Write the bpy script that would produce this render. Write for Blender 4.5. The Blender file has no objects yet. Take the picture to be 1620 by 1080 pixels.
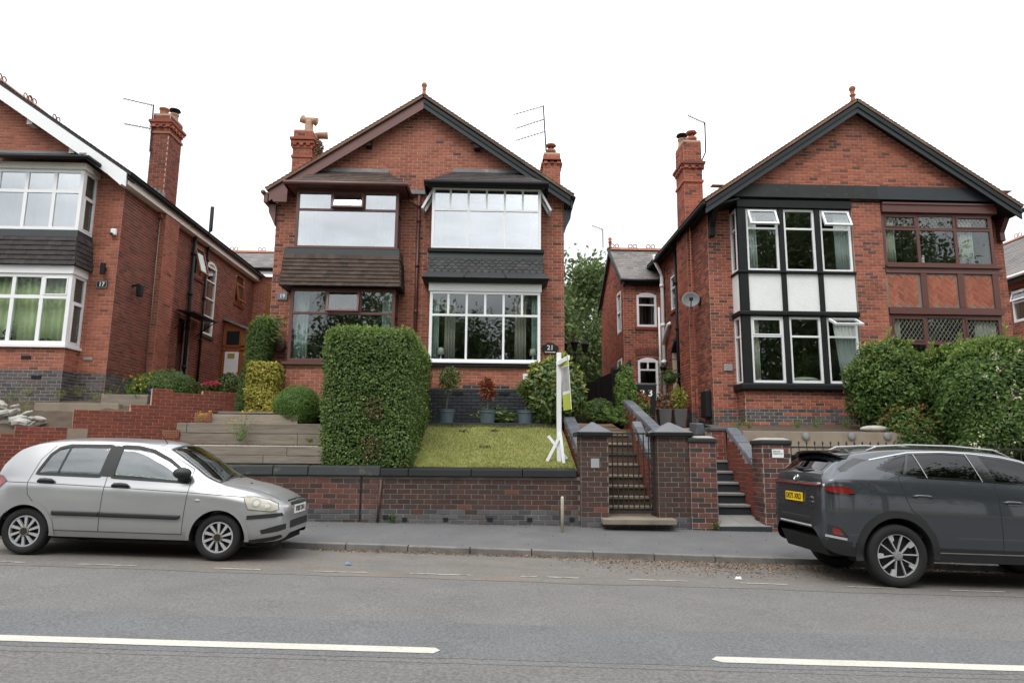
import bpy, math, random
import numpy as np
from mathutils import Vector, Matrix

SC = bpy.context.scene
COL = SC.collection
random.seed(7)
RNG = np.random.default_rng(7)
R = math.radians

# ---------------------------------------------------------------- camera
F_PX, CAM_H = 1080.0, 1.5
_n = lambda v: np.array(v, float) / np.linalg.norm(v)
_Y = _n((-35, 175, 1080)); _Z = _n((58, -6650, 1080)); _Z = _n(_Z - _Z.dot(_Y) * _Y); _X = np.cross(_Y, _Z)
_ROT = np.array([_X, _Y, _Z])                      # rows: world axes seen in camera axes (right, down, forward)
def at(px, py, Y):
    """measured photo pixel -> world point on the plane y = Y"""
    d = _ROT @ np.array([(px - 810) / F_PX, (py - 540) / F_PX, 1.0])
    t = Y / d[1]
    return (d[0] * t, Y, CAM_H + d[2] * t)
cam_d = bpy.data.cameras.new('camera'); cam = bpy.data.objects.new('camera', cam_d); COL.objects.link(cam)
cam_d.sensor_width = 36; cam_d.lens = 24.0; cam_d.clip_end = 3000; cam_d.clip_start = 0.05
_r, _d, _f = _ROT[:, 0], _ROT[:, 1], _ROT[:, 2]
cam.matrix_world = Matrix(((_r[0], -_d[0], -_f[0], 0), (_r[1], -_d[1], -_f[1], 0), (_r[2], -_d[2], -_f[2], CAM_H), (0, 0, 0, 1)))
SC.camera = cam

# ---------------------------------------------------------------- sky, sun, exposure
SUN_EL, SUN_AZ = R(52), R(205)                     # behind the photographer, a little to the left
w = bpy.data.worlds.new('World'); SC.world = w; w.use_nodes = True
nt = w.node_tree; nt.nodes.clear()
def _nd(t, k, **kw):
    n = t.nodes.new(k)
    for a, b in kw.items(): setattr(n, a, b)
    return n
sky = _nd(nt, 'ShaderNodeTexSky', sky_type='NISHITA'); sky.sun_disc = False; sky.sun_elevation = SUN_EL; sky.sun_rotation = SUN_AZ
tc = _nd(nt, 'ShaderNodeTexCoord')
sep = _nd(nt, 'ShaderNodeSeparateXYZ'); nt.links.new(tc.outputs['Generated'], sep.inputs[0])
# overcast sky: cloud deck brightening smoothly from horizon to zenith
el = _nd(nt, 'ShaderNodeMapRange'); el.inputs[1].default_value = -0.05; el.inputs[2].default_value = 1.0
el.inputs[3].default_value = 0.0; el.inputs[4].default_value = 1.0
nt.links.new(sep.outputs[2], el.inputs[0])
mp = _nd(nt, 'ShaderNodeMapping'); mp.inputs['Scale'].default_value = (1.0, 1.0, 2.6); nt.links.new(tc.outputs['Generated'], mp.inputs[0])
nz = _nd(nt, 'ShaderNodeTexNoise'); nz.inputs['Scale'].default_value = 3.2; nz.inputs['Detail'].default_value = 7; nz.inputs['Roughness'].default_value = .55
nt.links.new(mp.outputs[0], nz.inputs['Vector'])
cr = _nd(nt, 'ShaderNodeMapRange'); cr.inputs[1].default_value = .3; cr.inputs[2].default_value = .68; cr.inputs[3].default_value = .58; cr.inputs[4].default_value = 1.12
nt.links.new(nz.outputs[0], cr.inputs[0])
pw = _nd(nt, 'ShaderNodeMath', operation='POWER'); pw.inputs[1].default_value = 1.5; nt.links.new(el.outputs[0], pw.inputs[0])
ma = _nd(nt, 'ShaderNodeMath', operation='MULTIPLY_ADD'); ma.inputs[1].default_value = 20.5; ma.inputs[2].default_value = 7.7; nt.links.new(pw.outputs[0], ma.inputs[0])
mu = _nd(nt, 'ShaderNodeMath', operation='MULTIPLY'); nt.links.new(ma.outputs[0], mu.inputs[0]); nt.links.new(cr.outputs[0], mu.inputs[1])
tint = _nd(nt, 'ShaderNodeMix', data_type='RGBA'); tint.inputs[6].default_value = (.94, .965, 1.0, 1); tint.inputs[7].default_value = (1.0, 1.0, 1.0, 1)
nt.links.new(nz.outputs[0], tint.inputs[0])
vm = _nd(nt, 'ShaderNodeVectorMath', operation='SCALE'); nt.links.new(tint.outputs[2], vm.inputs[0]); nt.links.new(mu.outputs[0], vm.inputs['Scale'])
mx = _nd(nt, 'ShaderNodeMix', data_type='RGBA'); mx.inputs[0].default_value = .9
nt.links.new(sky.outputs[0], mx.inputs[6]); nt.links.new(vm.outputs[0], mx.inputs[7])
bg = _nd(nt, 'ShaderNodeBackground'); bg.inputs['Strength'].default_value = .115
nt.links.new(mx.outputs[2], bg.inputs['Color'])
nt.links.new(bg.outputs[0], _nd(nt, 'ShaderNodeOutputWorld').inputs['Surface'])
sd = bpy.data.lights.new('sun', 'SUN'); sun = bpy.data.objects.new('sun', sd); COL.objects.link(sun)
sd.energy = 1.1; sd.angle = R(25); sd.color = (1.0, .95, .88)
sun.rotation_euler = (R(90) - SUN_EL, 0, R(180) - SUN_AZ)
SC.view_settings.view_transform = 'Standard'; SC.view_settings.look = 'None'
SC.view_settings.exposure = 0.35; SC.view_settings.gamma = 1.0; SC.view_settings.use_curve_mapping = False
SC.cycles.max_bounces = 8; SC.cycles.transparent_max_bounces = 24; SC.cycles.caustics_reflective = False; SC.cycles.caustics_refractive = False
SC.cycles.use_denoising = True
SC.cycles.sample_clamp_indirect = 6

# ---------------------------------------------------------------- materials
MATS = {}
def M(name, col, rough=.6, ramp=None, noise=.12, nscale=6.0, fine=.1, fscale=60.0, bump=0.0, bscale=60.0, metal=0.0,
      coat=0.0, spec=.4, stain=None, stain_scale=1.5, stain_amt=.5, stain_lo=.52, two=None, sheen=0, vstretch=None, transl=0.0):
    """procedural principled material; ramp = colours picked per piece, stain = a second colour in noise patches"""
    m = bpy.data.materials.new(name); m.use_nodes = True; t = m.node_tree; t.nodes.clear(); MATS[name] = m
    L = t.links.new
    out = _nd(t, 'ShaderNodeOutputMaterial'); b = _nd(t, 'ShaderNodeBsdfPrincipled')
    geo = _nd(t, 'ShaderNodeNewGeometry')
    pos = geo.outputs['Position']
    if vstretch:
        mpp = _nd(t, 'ShaderNodeMapping'); mpp.inputs['Scale'].default_value = vstretch; L(pos, mpp.inputs[0]); pos = mpp.outputs[0]
    if ramp:
        oi = _nd(t, 'ShaderNodeObjectInfo'); ad = _nd(t, 'ShaderNodeMath', operation='ADD'); fr = _nd(t, 'ShaderNodeMath', operation='FRACT')
        L(oi.outputs['Random'], ad.inputs[0]); L(geo.outputs['Random Per Island'], ad.inputs[1]); L(ad.outputs[0], fr.inputs[0])
        rp = _nd(t, 'ShaderNodeValToRGB'); L(fr.outputs[0], rp.inputs[0])
        els = rp.color_ramp.elements
        while len(els) < len(ramp): els.new(.5)
        for e, (p, c) in zip(els, ramp): e.position = p; e.color = (*c, 1)
        base = rp.outputs[0]
    else:
        rg = _nd(t, 'ShaderNodeRGB'); rg.outputs[0].default_value = (*col, 1); base = rg.outputs[0]
    if stain:
        sn = _nd(t, 'ShaderNodeTexNoise'); sn.inputs['Scale'].default_value = stain_scale; sn.inputs['Detail'].default_value = 6; sn.inputs['Roughness'].default_value = .65; L(pos, sn.inputs['Vector'])
        sm = _nd(t, 'ShaderNodeMapRange'); sm.inputs[1].default_value = stain_lo; sm.inputs[2].default_value = stain_lo + .2; sm.inputs[4].default_value = stain_amt; L(sn.outputs[0], sm.inputs[0])
        mxs = _nd(t, 'ShaderNodeMix', data_type='RGBA'); mxs.inputs[7].default_value = (*stain, 1); L(sm.outputs[0], mxs.inputs[0]); L(base, mxs.inputs[6]); base = mxs.outputs[2]
    fac = None
    for amt, sc in ((noise, nscale), (fine, fscale)):
        if amt <= 0: continue
        n = _nd(t, 'ShaderNodeTexNoise'); n.inputs['Scale'].default_value = sc; n.inputs['Detail'].default_value = 4; n.inputs['Roughness'].default_value = .6; L(pos, n.inputs['Vector'])
        r = _nd(t, 'ShaderNodeMapRange'); r.inputs[1].default_value = .25; r.inputs[2].default_value = .75; r.inputs[3].default_value = 1 - amt; r.inputs[4].default_value = 1 + amt; L(n.outputs[0], r.inputs[0])
        if fac is None: fac = r.outputs[0]
        else:
            q = _nd(t, 'ShaderNodeMath', operation='MULTIPLY'); L(fac, q.inputs[0]); L(r.outputs[0], q.inputs[1]); fac = q.outputs[0]
    if fac is not None:
        v = _nd(t, 'ShaderNodeVectorMath', operation='SCALE'); L(base, v.inputs[0]); L(fac, v.inputs['Scale']); base = v.outputs[0]
    if two is not None:
        mb_ = _nd(t, 'ShaderNodeMix', data_type='RGBA'); L(geo.outputs['Backfacing'], mb_.inputs[0]); L(base, mb_.inputs[6]); mb_.inputs[7].default_value = (*two, 1); base = mb_.outputs[2]
    L(base, b.inputs['Base Color'])
    b.inputs['Roughness'].default_value = rough; b.inputs['Metallic'].default_value = metal
    b.inputs['Specular IOR Level'].default_value = spec
    if coat: b.inputs['Coat Weight'].default_value = coat; b.inputs['Coat Roughness'].default_value = .03
    if bump:
        n = _nd(t, 'ShaderNodeTexNoise'); n.inputs['Scale'].default_value = bscale; n.inputs['Detail'].default_value = 5; L(pos, n.inputs['Vector'])
        bp = _nd(t, 'ShaderNodeBump'); bp.inputs['Strength'].default_value = bump; bp.inputs['Distance'].default_value = .01; L(n.outputs[0], bp.inputs['Height']); L(bp.outputs[0], b.inputs['Normal'])
    if transl:
        tr = _nd(t, 'ShaderNodeBsdfTranslucent'); L(base, tr.inputs[0]); ms = _nd(t, 'ShaderNodeMixShader'); ms.inputs[0].default_value = transl
        L(b.outputs[0], ms.inputs[1]); L(tr.outputs[0], ms.inputs[2]); L(ms.outputs[0], out.inputs[0])
    else:
        L(b.outputs[0], out.inputs[0])
    return m
def glass(name, tint=(.9, .95, .95), refl=.14, clear=.85, wav=0.0):
    """window glass: mirror reflection over a see-through pane"""
    m = bpy.data.materials.new(name); m.use_nodes = True; t = m.node_tree; t.nodes.clear(); MATS[name] = m; L = t.links.new
    out = _nd(t, 'ShaderNodeOutputMaterial'); tr = _nd(t, 'ShaderNodeBsdfTransparent'); tr.inputs[0].default_value = (*[c * clear for c in tint], 1)
    gl = _nd(t, 'ShaderNodeBsdfGlossy'); gl.inputs['Roughness'].default_value = 0.0; gl.inputs['Color'].default_value = (.97, .985, 1, 1)
    if wav:
        n = _nd(t, 'ShaderNodeTexNoise'); n.inputs['Scale'].default_value = 2.2; n.inputs['Detail'].default_value = 1
        g = _nd(t, 'ShaderNodeNewGeometry'); L(g.outputs['Position'], n.inputs['Vector'])
        bp = _nd(t, 'ShaderNodeBump'); bp.inputs['Strength'].default_value = wav; bp.inputs['Distance'].default_value = .02; L(n.outputs[0], bp.inputs['Height']); L(bp.outputs[0], gl.inputs['Normal'])
    lw = _nd(t, 'ShaderNodeLayerWeight'); lw.inputs[0].default_value = .5
    p5 = _nd(t, 'ShaderNodeMath', operation='POWER'); p5.inputs[1].default_value = 5.0; L(lw.outputs['Facing'], p5.inputs[0])
    mr = _nd(t, 'ShaderNodeMapRange'); mr.inputs[3].default_value = refl; mr.inputs[4].default_value = 1.0; L(p5.outputs[0], mr.inputs[0])
    ms = _nd(t, 'ShaderNodeMixShader'); L(mr.outputs[0], ms.inputs[0]); L(tr.outputs[0], ms.inputs[1]); L(gl.outputs[0], ms.inputs[2]); L(ms.outputs[0], out.inputs[0])
    return m

# ---------------------------------------------------------------- object helpers
WL = {}                                            # world location of every object made here
def wl(o): return WL.get(o.name, Vector((0, 0, 0))) if o else Vector((0, 0, 0))
def tag(o, label=None, cat=None, group=None, kind=None):
    if label: o['label'] = label
    if cat: o['category'] = cat
    if group: o['group'] = group
    if kind: o['kind'] = kind
    return o
def empty(name, loc, label=None, cat=None, group=None, kind=None, rz=0.0):
    o = bpy.data.objects.new(name, None); COL.objects.link(o); o.location = loc; o.rotation_euler.z = rz
    o.empty_display_size = .2; WL[o.name] = Vector(loc)
    return tag(o, label, cat, group, kind)
def put(name, me, parent, loc):
    o = bpy.data.objects.new(name, me); COL.objects.link(o); o.parent = parent
    o.location = Vector(loc) - wl(parent); WL[o.name] = Vector(loc)
    return o
class MB:
    """collects shapes, then links them as one mesh object"""
    def __init__(s): s.v = []; s.f = []; s.m = []; s.mi = 0
    def add(s, verts, faces):
        o = len(s.v); s.v.extend([tuple(p) for p in verts]); s.f.extend([tuple(i + o for i in f) for f in faces]); s.m.extend([s.mi] * len(faces)); return s
    def box(s, x0, x1, y0, y1, z0, z1):
        return s.add([(x0, y0, z0), (x1, y0, z0), (x1, y1, z0), (x0, y1, z0), (x0, y0, z1), (x1, y0, z1), (x1, y1, z1), (x0, y1, z1)],
                     [(0, 3, 2, 1), (4, 5, 6, 7), (0, 1, 5, 4), (1, 2, 6, 5), (2, 3, 7, 6), (3, 0, 4, 7)])
    def hexa(s, b, t):                             # 4 bottom and 4 top points, both counter-clockwise from above
        return s.add(list(b) + list(t), [(0, 3, 2, 1), (4, 5, 6, 7), (0, 1, 5, 4), (1, 2, 6, 5), (2, 3, 7, 6), (3, 0, 4, 7)])
    def fbox(s, fr, a0, a1, b0, b1, c0, c1):       # box in a frame: a along, b outward, c up
        P = fr.pt
        return s.hexa([P(a0, b1, c0), P(a1, b1, c0), P(a1, b0, c0), P(a0, b0, c0)], [P(a0, b1, c1), P(a1, b1, c1), P(a1, b0, c1), P(a0, b0, c1)])
    def bar(s, p, q, w, h, up=(0, 0, 1)):          # rectangular bar from p to q
        p = Vector(p); q = Vector(q); d = (q - p).normalized(); u = Vector(up)
        if abs(d.dot(u)) > .98: u = Vector((0, 1, 0))
        a = d.cross(u).normalized() * w / 2; b = a.cross(d).normalized() * h / 2
        return s.hexa([p - a - b, p + a - b, q + a - b, q - a - b], [p - a + b, p + a + b, q + a + b, q - a + b])
    def tube(s, pts, r, n=8, cap=True):
        pts = [Vector(p) for p in pts]; rings = []; rr = r if isinstance(r, (list, tuple)) else [r] * len(pts)
        ref = Vector((0, 0, 1))
        for i, p in enumerate(pts):
            d = ((pts[min(i + 1, len(pts) - 1)] - pts[max(i - 1, 0)])).normalized()
            u = ref if abs(d.dot(ref)) < .95 else Vector((0, 1, 0))
            a = d.cross(u).normalized(); b = d.cross(a).normalized()
            rings.append([p + (a * math.cos(2 * math.pi * k / n) + b * math.sin(2 * math.pi * k / n)) * rr[i] for k in range(n)])
        vs = [q for rg in rings for q in rg]; fs = []
        for i in range(len(pts) - 1):
            for k in range(n): fs.append((i * n + k, i * n + (k + 1) % n, (i + 1) * n + (k + 1) % n, (i + 1) * n + k))
        if cap: fs += [tuple(range(n))[::-1], tuple(range((len(pts) - 1) * n, len(pts) * n))]
        return s.add(vs, fs)
    def lathe(s, c, prof, n=20, axis=2):           # prof: (radius, height) bottom to top round c
        vs = []; fs = []
        for r, h in prof:
            for k in range(n):
                a = 2 * math.pi * k / n; p = [r * math.cos(a), r * math.sin(a)]
                v = [0, 0, 0]; v[axis] = h; v[(axis + 1) % 3] = p[0]; v[(axis + 2) % 3] = p[1]
                vs.append((c[0] + v[0], c[1] + v[1], c[2] + v[2]))
        for i in range(len(prof) - 1):
            for k in range(n): fs.append((i * n + k, i * n + (k + 1) % n, (i + 1) * n + (k + 1) % n, (i + 1) * n + k))
        fs += [tuple(range(n))[::-1], tuple(range((len(prof) - 1) * n, len(prof) * n))]
        return s.add(vs, fs)
    def prism(s, poly, fn, d0, d1):                # extrude a polygon; fn(a, b, depth) -> point
        n = len(poly)
        return s.add([fn(a, b, d0) for a, b in poly] + [fn(a, b, d1) for a, b in poly],
                     [tuple(range(n))[::-1], tuple(range(n, 2 * n))] + [(i, (i + 1) % n, n + (i + 1) % n, n + i) for i in range(n)])
    def quad(s, a, b, c, d): return s.add([a, b, c, d], [(0, 1, 2, 3)])
    def sphere(s, c, r, n=12, m=8, sc=(1, 1, 1)):
        vs = [(c[0], c[1], c[2] - r * sc[2])]; fs = []
        for j in range(1, m):
            t = math.pi * j / m
            for k in range(n):
                a = 2 * math.pi * k / n; vs.append((c[0] + r * sc[0] * math.sin(t) * math.cos(a), c[1] + r * sc[1] * math.sin(t) * math.sin(a), c[2] - r * sc[2] * math.cos(t)))
        vs.append((c[0], c[1], c[2] + r * sc[2]))
        for k in range(n): fs.append((0, 1 + (k + 1) % n, 1 + k)); fs.append((len(vs) - 1, 1 + (m - 2) * n + k, 1 + (m - 2) * n + (k + 1) % n))
        for j in range(m - 2):
            for k in range(n): fs.append((1 + j * n + k, 1 + j * n + (k + 1) % n, 1 + (j + 1) * n + (k + 1) % n, 1 + (j + 1) * n + k))
        return s.add(vs, fs)
    def build(s, name, mats, parent=None, smooth=False, bevel=0, origin=None):
        v = np.array(s.v, float)
        c = (v.min(0) + v.max(0)) / 2 if origin is None else np.array(origin, float)
        me = bpy.data.meshes.new(name); me.from_pydata((v - c).tolist(), [], s.f); 
        if not isinstance(mats, (list, tuple)): mats = [mats]
        for m in mats: me.materials.append(m)
        if len(mats) > 1: me.polygons.foreach_set('material_index', s.m)
        if smooth: me.polygons.foreach_set('use_smooth', [True] * len(me.polygons))
        me.update()
        o = put(name, me, parent, c)
        if bevel:
            b = o.modifiers.new('bevel', 'BEVEL'); b.width = bevel; b.segments = 2; b.limit_method = 'ANGLE'
        return o
class Fr:
    """flat frame: a along u, b outward along n, c up"""
    def __init__(s, o, u, n, up=(0, 0, 1)): s.o = Vector(o); s.u = Vector(u).normalized(); s.n = Vector(n).normalized(); s.w = Vector(up)
    def pt(s, a, b, c): return s.o + s.u * a + s.n * b + s.w * c
FRONT = ((1, 0, 0), (0, -1, 0))                    # wall facing the street
def text_obj(s, name, parent, loc, size, mat, depth=.003, rot=(R(90), 0, 0), align='CENTER', bold=False):
    cu = bpy.data.curves.new(name, 'FONT'); cu.body = s; cu.size = size; cu.extrude = depth; cu.align_x = align; cu.align_y = 'CENTER'; cu.resolution_u = 2
    if bold: cu.offset = size * .018
    tmp = bpy.data.objects.new('t', cu); COL.objects.link(tmp)
    dg = bpy.context.evaluated_depsgraph_get(); me = bpy.data.meshes.new_from_object(tmp.evaluated_get(dg)); bpy.data.objects.remove(tmp); bpy.data.curves.remove(cu)
    me.materials.clear(); me.materials.append(mat)
    o = put(name, me, parent, loc); o.rotation_euler = rot
    return o
def sheet(name, xs, ys, zf, mat, parent=None, kind='structure'):
    nx, ny = len(xs), len(ys)
    v = [(x, y, zf(x, y)) for y in ys for x in xs]
    f = [(j * nx + i, j * nx + i + 1, (j + 1) * nx + i + 1, (j + 1) * nx + i) for j in range(ny - 1) for i in range(nx - 1)]
    b = MB(); b.add(v, f); o = b.build(name, mat, parent, smooth=True)
    if kind: o['kind'] = kind
    return o
def leaf_mesh(name, P, D, size, mat, parent=None, kind=None, asp=.5, spread=.8, fold=.25, origin=None, sizevar=.35, up=0.0, face=0.0):
    """many small folded leaves at points P, leaning along directions D, as one mesh"""
    P = np.asarray(P, float); N = len(P); D = np.asarray(D, float)
    d = D + RNG.normal(0, spread, (N, 3)); d[:, 2] += up; d /= np.linalg.norm(d, axis=1)[:, None] + 1e-9
    r = RNG.normal(0, 1, (N, 3))
    if face:                                       # blades turned to show their upper side outwards
        Dn = D / (np.linalg.norm(D, axis=1)[:, None] + 1e-9); t_ = RNG.normal(0, 1, (N, 3)); t_ -= Dn * (t_ * Dn).sum(1)[:, None]; t_ /= np.linalg.norm(t_, axis=1)[:, None] + 1e-9; t_[:, 2] -= .25
        d = t_ + Dn * .35 + RNG.normal(0, .25, (N, 3)); d /= np.linalg.norm(d, axis=1)[:, None]; r = Dn + RNG.normal(0, 1 - face, (N, 3)) * .8 + (0, 0, .35)
    s = np.cross(d, r); s /= np.linalg.norm(s, axis=1)[:, None] + 1e-9
    nn = np.cross(s, d); L = (size * (1 + RNG.uniform(-sizevar, sizevar, N)))[:, None]
    W = L * asp / 2
    c = (P.min(0) + P.max(0)) / 2 if origin is None else np.array(origin, float)
    v = np.empty((N, 4, 3)); v[:, 0] = P; v[:, 1] = P + d * L * .45 + s * W + nn * W * fold; v[:, 2] = P + d * L; v[:, 3] = P + d * L * .45 - s * W + nn * W * fold
    v = (v.reshape(-1, 3) - c).astype(np.float32)
    me = bpy.data.meshes.new(name); me.vertices.add(4 * N); me.loops.add(4 * N); me.polygons.add(N)
    me.vertices.foreach_set('co', v.ravel()); me.loops.foreach_set('vertex_index', np.arange(4 * N, dtype=np.int32))
    me.polygons.foreach_set('loop_start', np.arange(0, 4 * N, 4, dtype=np.int32)); me.polygons.foreach_set('loop_total', np.full(N, 4, np.int32))
    me.update(); me.validate(); me.materials.append(mat)
    o = put(name, me, parent, c)
    if kind: o['kind'] = kind
    return o
# ================================================================ material set
RED = [(0, (.275, .094, .062)), (.25, (.34, .118, .076)), (.5, (.395, .148, .096)), (.75, (.325, .110, .071)), (.92, (.285, .096, .064)), (1, (.22, .088, .068))]
M('red_brick', (0, 0, 0), .85, RED, noise=.14, nscale=.9, fine=.16, fscale=70, bump=.25, bscale=120, spec=.15, stain=(.20, .09, .066), stain_scale=.8, stain_amt=.55, stain_lo=.47)
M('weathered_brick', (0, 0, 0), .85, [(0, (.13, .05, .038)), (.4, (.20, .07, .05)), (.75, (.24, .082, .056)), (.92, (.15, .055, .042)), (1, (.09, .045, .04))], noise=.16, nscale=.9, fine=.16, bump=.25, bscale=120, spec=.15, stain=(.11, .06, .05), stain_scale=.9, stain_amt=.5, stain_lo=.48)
M('dull_red_brick', (0, 0, 0), .8, [(0, (.085, .034, .027)), (.5, (.14, .050, .036)), (1, (.11, .045, .035))], noise=.25, nscale=1.4, fine=.18, bump=.3, bscale=90, stain=(.05, .04, .038), stain_scale=1.6, stain_amt=.6, stain_lo=.48)
RED23 = [(0, (.24, .076, .050)), (.3, (.335, .108, .069)), (.6, (.37, .126, .079)), (.8, (.27, .086, .058)), (.9, (.15, .066, .052)), (1, (.10, .056, .048))]
M('mixed_red_brick', (0, 0, 0), .85, RED23, noise=.16, nscale=1.1, fine=.16, fscale=70, bump=.25, bscale=120, spec=.15, stain=(.13, .06, .05), stain_scale=.8, stain_amt=.5, stain_lo=.48)
M('dark_red_brick', (0, 0, 0), .8, [(0, (.11, .052, .045)), (.6, (.15, .06, .048)), (1, (.18, .068, .052))], noise=.15, nscale=2, fine=.15, bump=.25, bscale=120, spec=.2)
M('blue_brick', (0, 0, 0), .55, [(0, (.045, .048, .055)), (.4, (.075, .078, .085)), (.8, (.10, .10, .105)), (1, (.085, .07, .072))], noise=.15, nscale=2, fine=.12, bump=.2, spec=.35)
M('black_brick', (0, 0, 0), .6, [(0, (.018, .022, .026)), (1, (.032, .037, .042))], noise=.12, nscale=2, fine=.1, bump=.2)
M('sooty_brick', (0, 0, 0), .8, [(0, (.042, .025, .021)), (.3, (.068, .033, .026)), (.55, (.050, .032, .027)), (.82, (.085, .037, .028)), (.95, (.042, .038, .037)), (1, (.15, .052, .034))], noise=.2, nscale=1.2, fine=.18, fscale=60, bump=.3, bscale=90, stain=(.085, .068, .058), stain_scale=1.6, stain_amt=.35, stain_lo=.58)
M('patchy_brick', (0, 0, 0), .8, [(0, (.042, .026, .023)), (.35, (.10, .039, .029)), (.6, (.155, .056, .038)), (.8, (.055, .033, .029)), (1, (.033, .03, .03))], noise=.2, nscale=1.5, fine=.18, bump=.3, bscale=90)
M('garden_brick', (0, 0, 0), .85, [(0, (.15, .042, .029)), (.5, (.20, .054, .036)), (.85, (.17, .046, .032)), (1, (.12, .042, .032))], noise=.2, nscale=.9, fine=.14, bump=.2, bscale=90, spec=.2, stain=(.10, .045, .035), stain_scale=1.1, stain_amt=.4)
M('mortar', (.47, .36, .30), .95, noise=.2, nscale=1.2, fine=.15, spec=.1)
M('mortar_red', (.44, .29, .23), .95, noise=.2, nscale=1.2, fine=.15, spec=.1)
M('mortar_grey', (.33, .30, .27), .95, noise=.25, nscale=1.5, fine=.2, spec=.1)
M('mortar_dark', (.21, .185, .16), .95, noise=.3, nscale=1.5, fine=.2, spec=.1, stain=(.30, .28, .25), stain_scale=2.0, stain_amt=.6)
M('mortar_black', (.02, .023, .027), .7)
M('asphalt', (.134, .129, .124), .9, noise=.10, nscale=1.2, fine=.42, fscale=44, bump=.9, bscale=70, spec=.25, stain=(.105, .105, .108), stain_scale=.5, stain_amt=.6)
M('asphalt_strip', (.118, .120, .121), .88, noise=.08, nscale=1.4, fine=.45, fscale=44, bump=.9, bscale=70, spec=.25)
M('asphalt_near', (.126, .121, .116), .88, noise=.08, nscale=1.2, fine=.46, fscale=38, bump=.8, bscale=55, spec=.25)
M('asphalt_bay', (.135, .126, .116), .92, noise=.14, nscale=2.5, fine=.3, fscale=50, bump=.4, bscale=80, spec=.2, stain=(.165, .128, .095), stain_scale=1.1, stain_amt=.7, vstretch=(.5, 1, 1))
M('pavement_tar', (.108, .108, .110), .9, noise=.12, nscale=1.5, fine=.12, fscale=120, bump=.25, bscale=160, spec=.25, stain=(.135, .13, .122), stain_scale=1.4, stain_amt=.7)
M('kerb_stone', (.15, .14, .13), .9, noise=.25, nscale=4, fine=.2, bump=.3, stain=(.06, .06, .06), stain_scale=3, stain_amt=.6)
M('road_paint', (.44, .425, .375), .7, noise=.08, nscale=3, fine=.16, fscale=50, bump=.3, bscale=120, stain=(.26, .25, .23), stain_scale=11, stain_amt=.6, stain_lo=.58)
M('worn_paint', (.36, .33, .30), .8, noise=.2, nscale=8, fine=.3, stain=(.15, .13, .115), stain_scale=9, stain_amt=.9, stain_lo=.46)
M('soil', (.07, .05, .035), .95, noise=.3, nscale=3, fine=.3, bump=.6, bscale=30)
M('path_tile', (.20, .125, .085), .9, noise=.2, nscale=2, fine=.2, bump=.3, stain=(.12, .09, .06), stain_scale=1.5)
M('turf', (.19, .20, .065), .95, noise=.2, nscale=2.0, fine=.25, fscale=80, bump=.5, bscale=90, stain=(.24, .20, .075), stain_scale=1.0, stain_amt=.7)
GR = [(0, (.16, .22, .045)), (.35, (.24, .28, .065)), (.65, (.31, .315, .085)), (.85, (.38, .34, .13)), (1, (.25, .19, .09))]
M('grass_blade', (0, 0, 0), .7, GR, noise=.25, nscale=1.2, fine=0, spec=.2, transl=.25)
M('pea_gravel', (0, 0, 0), .9, [(0, (.22, .20, .18)), (.5, (.40, .36, .31)), (1, (.30, .25, .20))], noise=.1, fine=.1)
M('white_upvc', (.78, .79, .80), .35, noise=.03, nscale=1.5, fine=0, spec=.5)
M('old_white', (.70, .69, .64), .55, noise=.06, nscale=2, fine=.05, stain=(.45, .42, .36), stain_scale=3, stain_amt=.5, stain_lo=.6)
M('brown_frame', (.105, .040, .033), .4, noise=.1, nscale=2, fine=.05, spec=.5)
M('brown_board', (.15, .072, .066), .5, noise=.1, nscale=1.2, fine=.06)
M('orange_wood', (.26, .085, .026), .5, noise=.15, nscale=2, fine=.15, fscale=30)
M('black_paint', (.011, .012, .013), .55, noise=.15, nscale=2, fine=.1, bump=.12, bscale=40, spec=.22)
M('slate_paint', (.024, .030, .034), .55, noise=.15, nscale=2.5, fine=.08, bump=.1, bscale=40)
M('mossy_black', (.022, .026, .026), .7, noise=.2, nscale=3, fine=.15, bump=.3, stain=(.17, .18, .09), stain_scale=4, stain_amt=.7, stain_lo=.58)
M('lead', (.17, .175, .185), .55, noise=.2, nscale=3, fine=.1, stain=(.36, .35, .34), stain_scale=3, stain_amt=.6)
M('white_render', (.74, .75, .75), .9, noise=.04, nscale=2, fine=.04, bump=.8, bscale=45, stain=(.56, .57, .55), stain_scale=1.6, stain_amt=.35)
M('brown_tile', (0, 0, 0), .85, [(0, (.046, .031, .025)), (.5, (.075, .050, .038)), (.85, (.060, .040, .031)), (1, (.035, .029, .027))], noise=.2, nscale=2, fine=.2, bump=.3, stain=(.13, .11, .085), stain_scale=3.0, stain_amt=.35)
M('dark_tile', (0, 0, 0), .8, [(0, (.030, .026, .027)), (.6, (.050, .042, .042)), (1, (.042, .037, .036))], noise=.2, nscale=2, fine=.2, bump=.3, stain=(.16, .15, .08), stain_scale=2.4, stain_amt=.5, stain_lo=.58)
M('black_slate', (0, 0, 0), .6, [(0, (.016, .017, .019)), (.7, (.030, .031, .033)), (1, (.042, .042, .044))], noise=.15, nscale=3, fine=.12, bump=.25)
M('roof_tile', (0, 0, 0), .85, [(0, (.13, .075, .052)), (.5, (.19, .11, .075)), (1, (.10, .07, .055))], noise=.25, nscale=2, fine=.2, bump=.3, stain=(.20, .17, .10), stain_scale=2, stain_amt=.5)
M('roof_slate', (0, 0, 0), .7, [(0, (.085, .080, .080)), (.5, (.125, .112, .105)), (1, (.155, .135, .125))], noise=.2, nscale=.8, fine=.15, bump=.2)
M('terracotta', (.30, .115, .065), .85, noise=.2, nscale=5, fine=.15, stain=(.16, .11, .08), stain_scale=4, stain_amt=.6)
M('pale_clay', (.38, .23, .15), .85, noise=.2, nscale=5, fine=.15, stain=(.2, .16, .13), stain_scale=5, stain_amt=.5)
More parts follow.
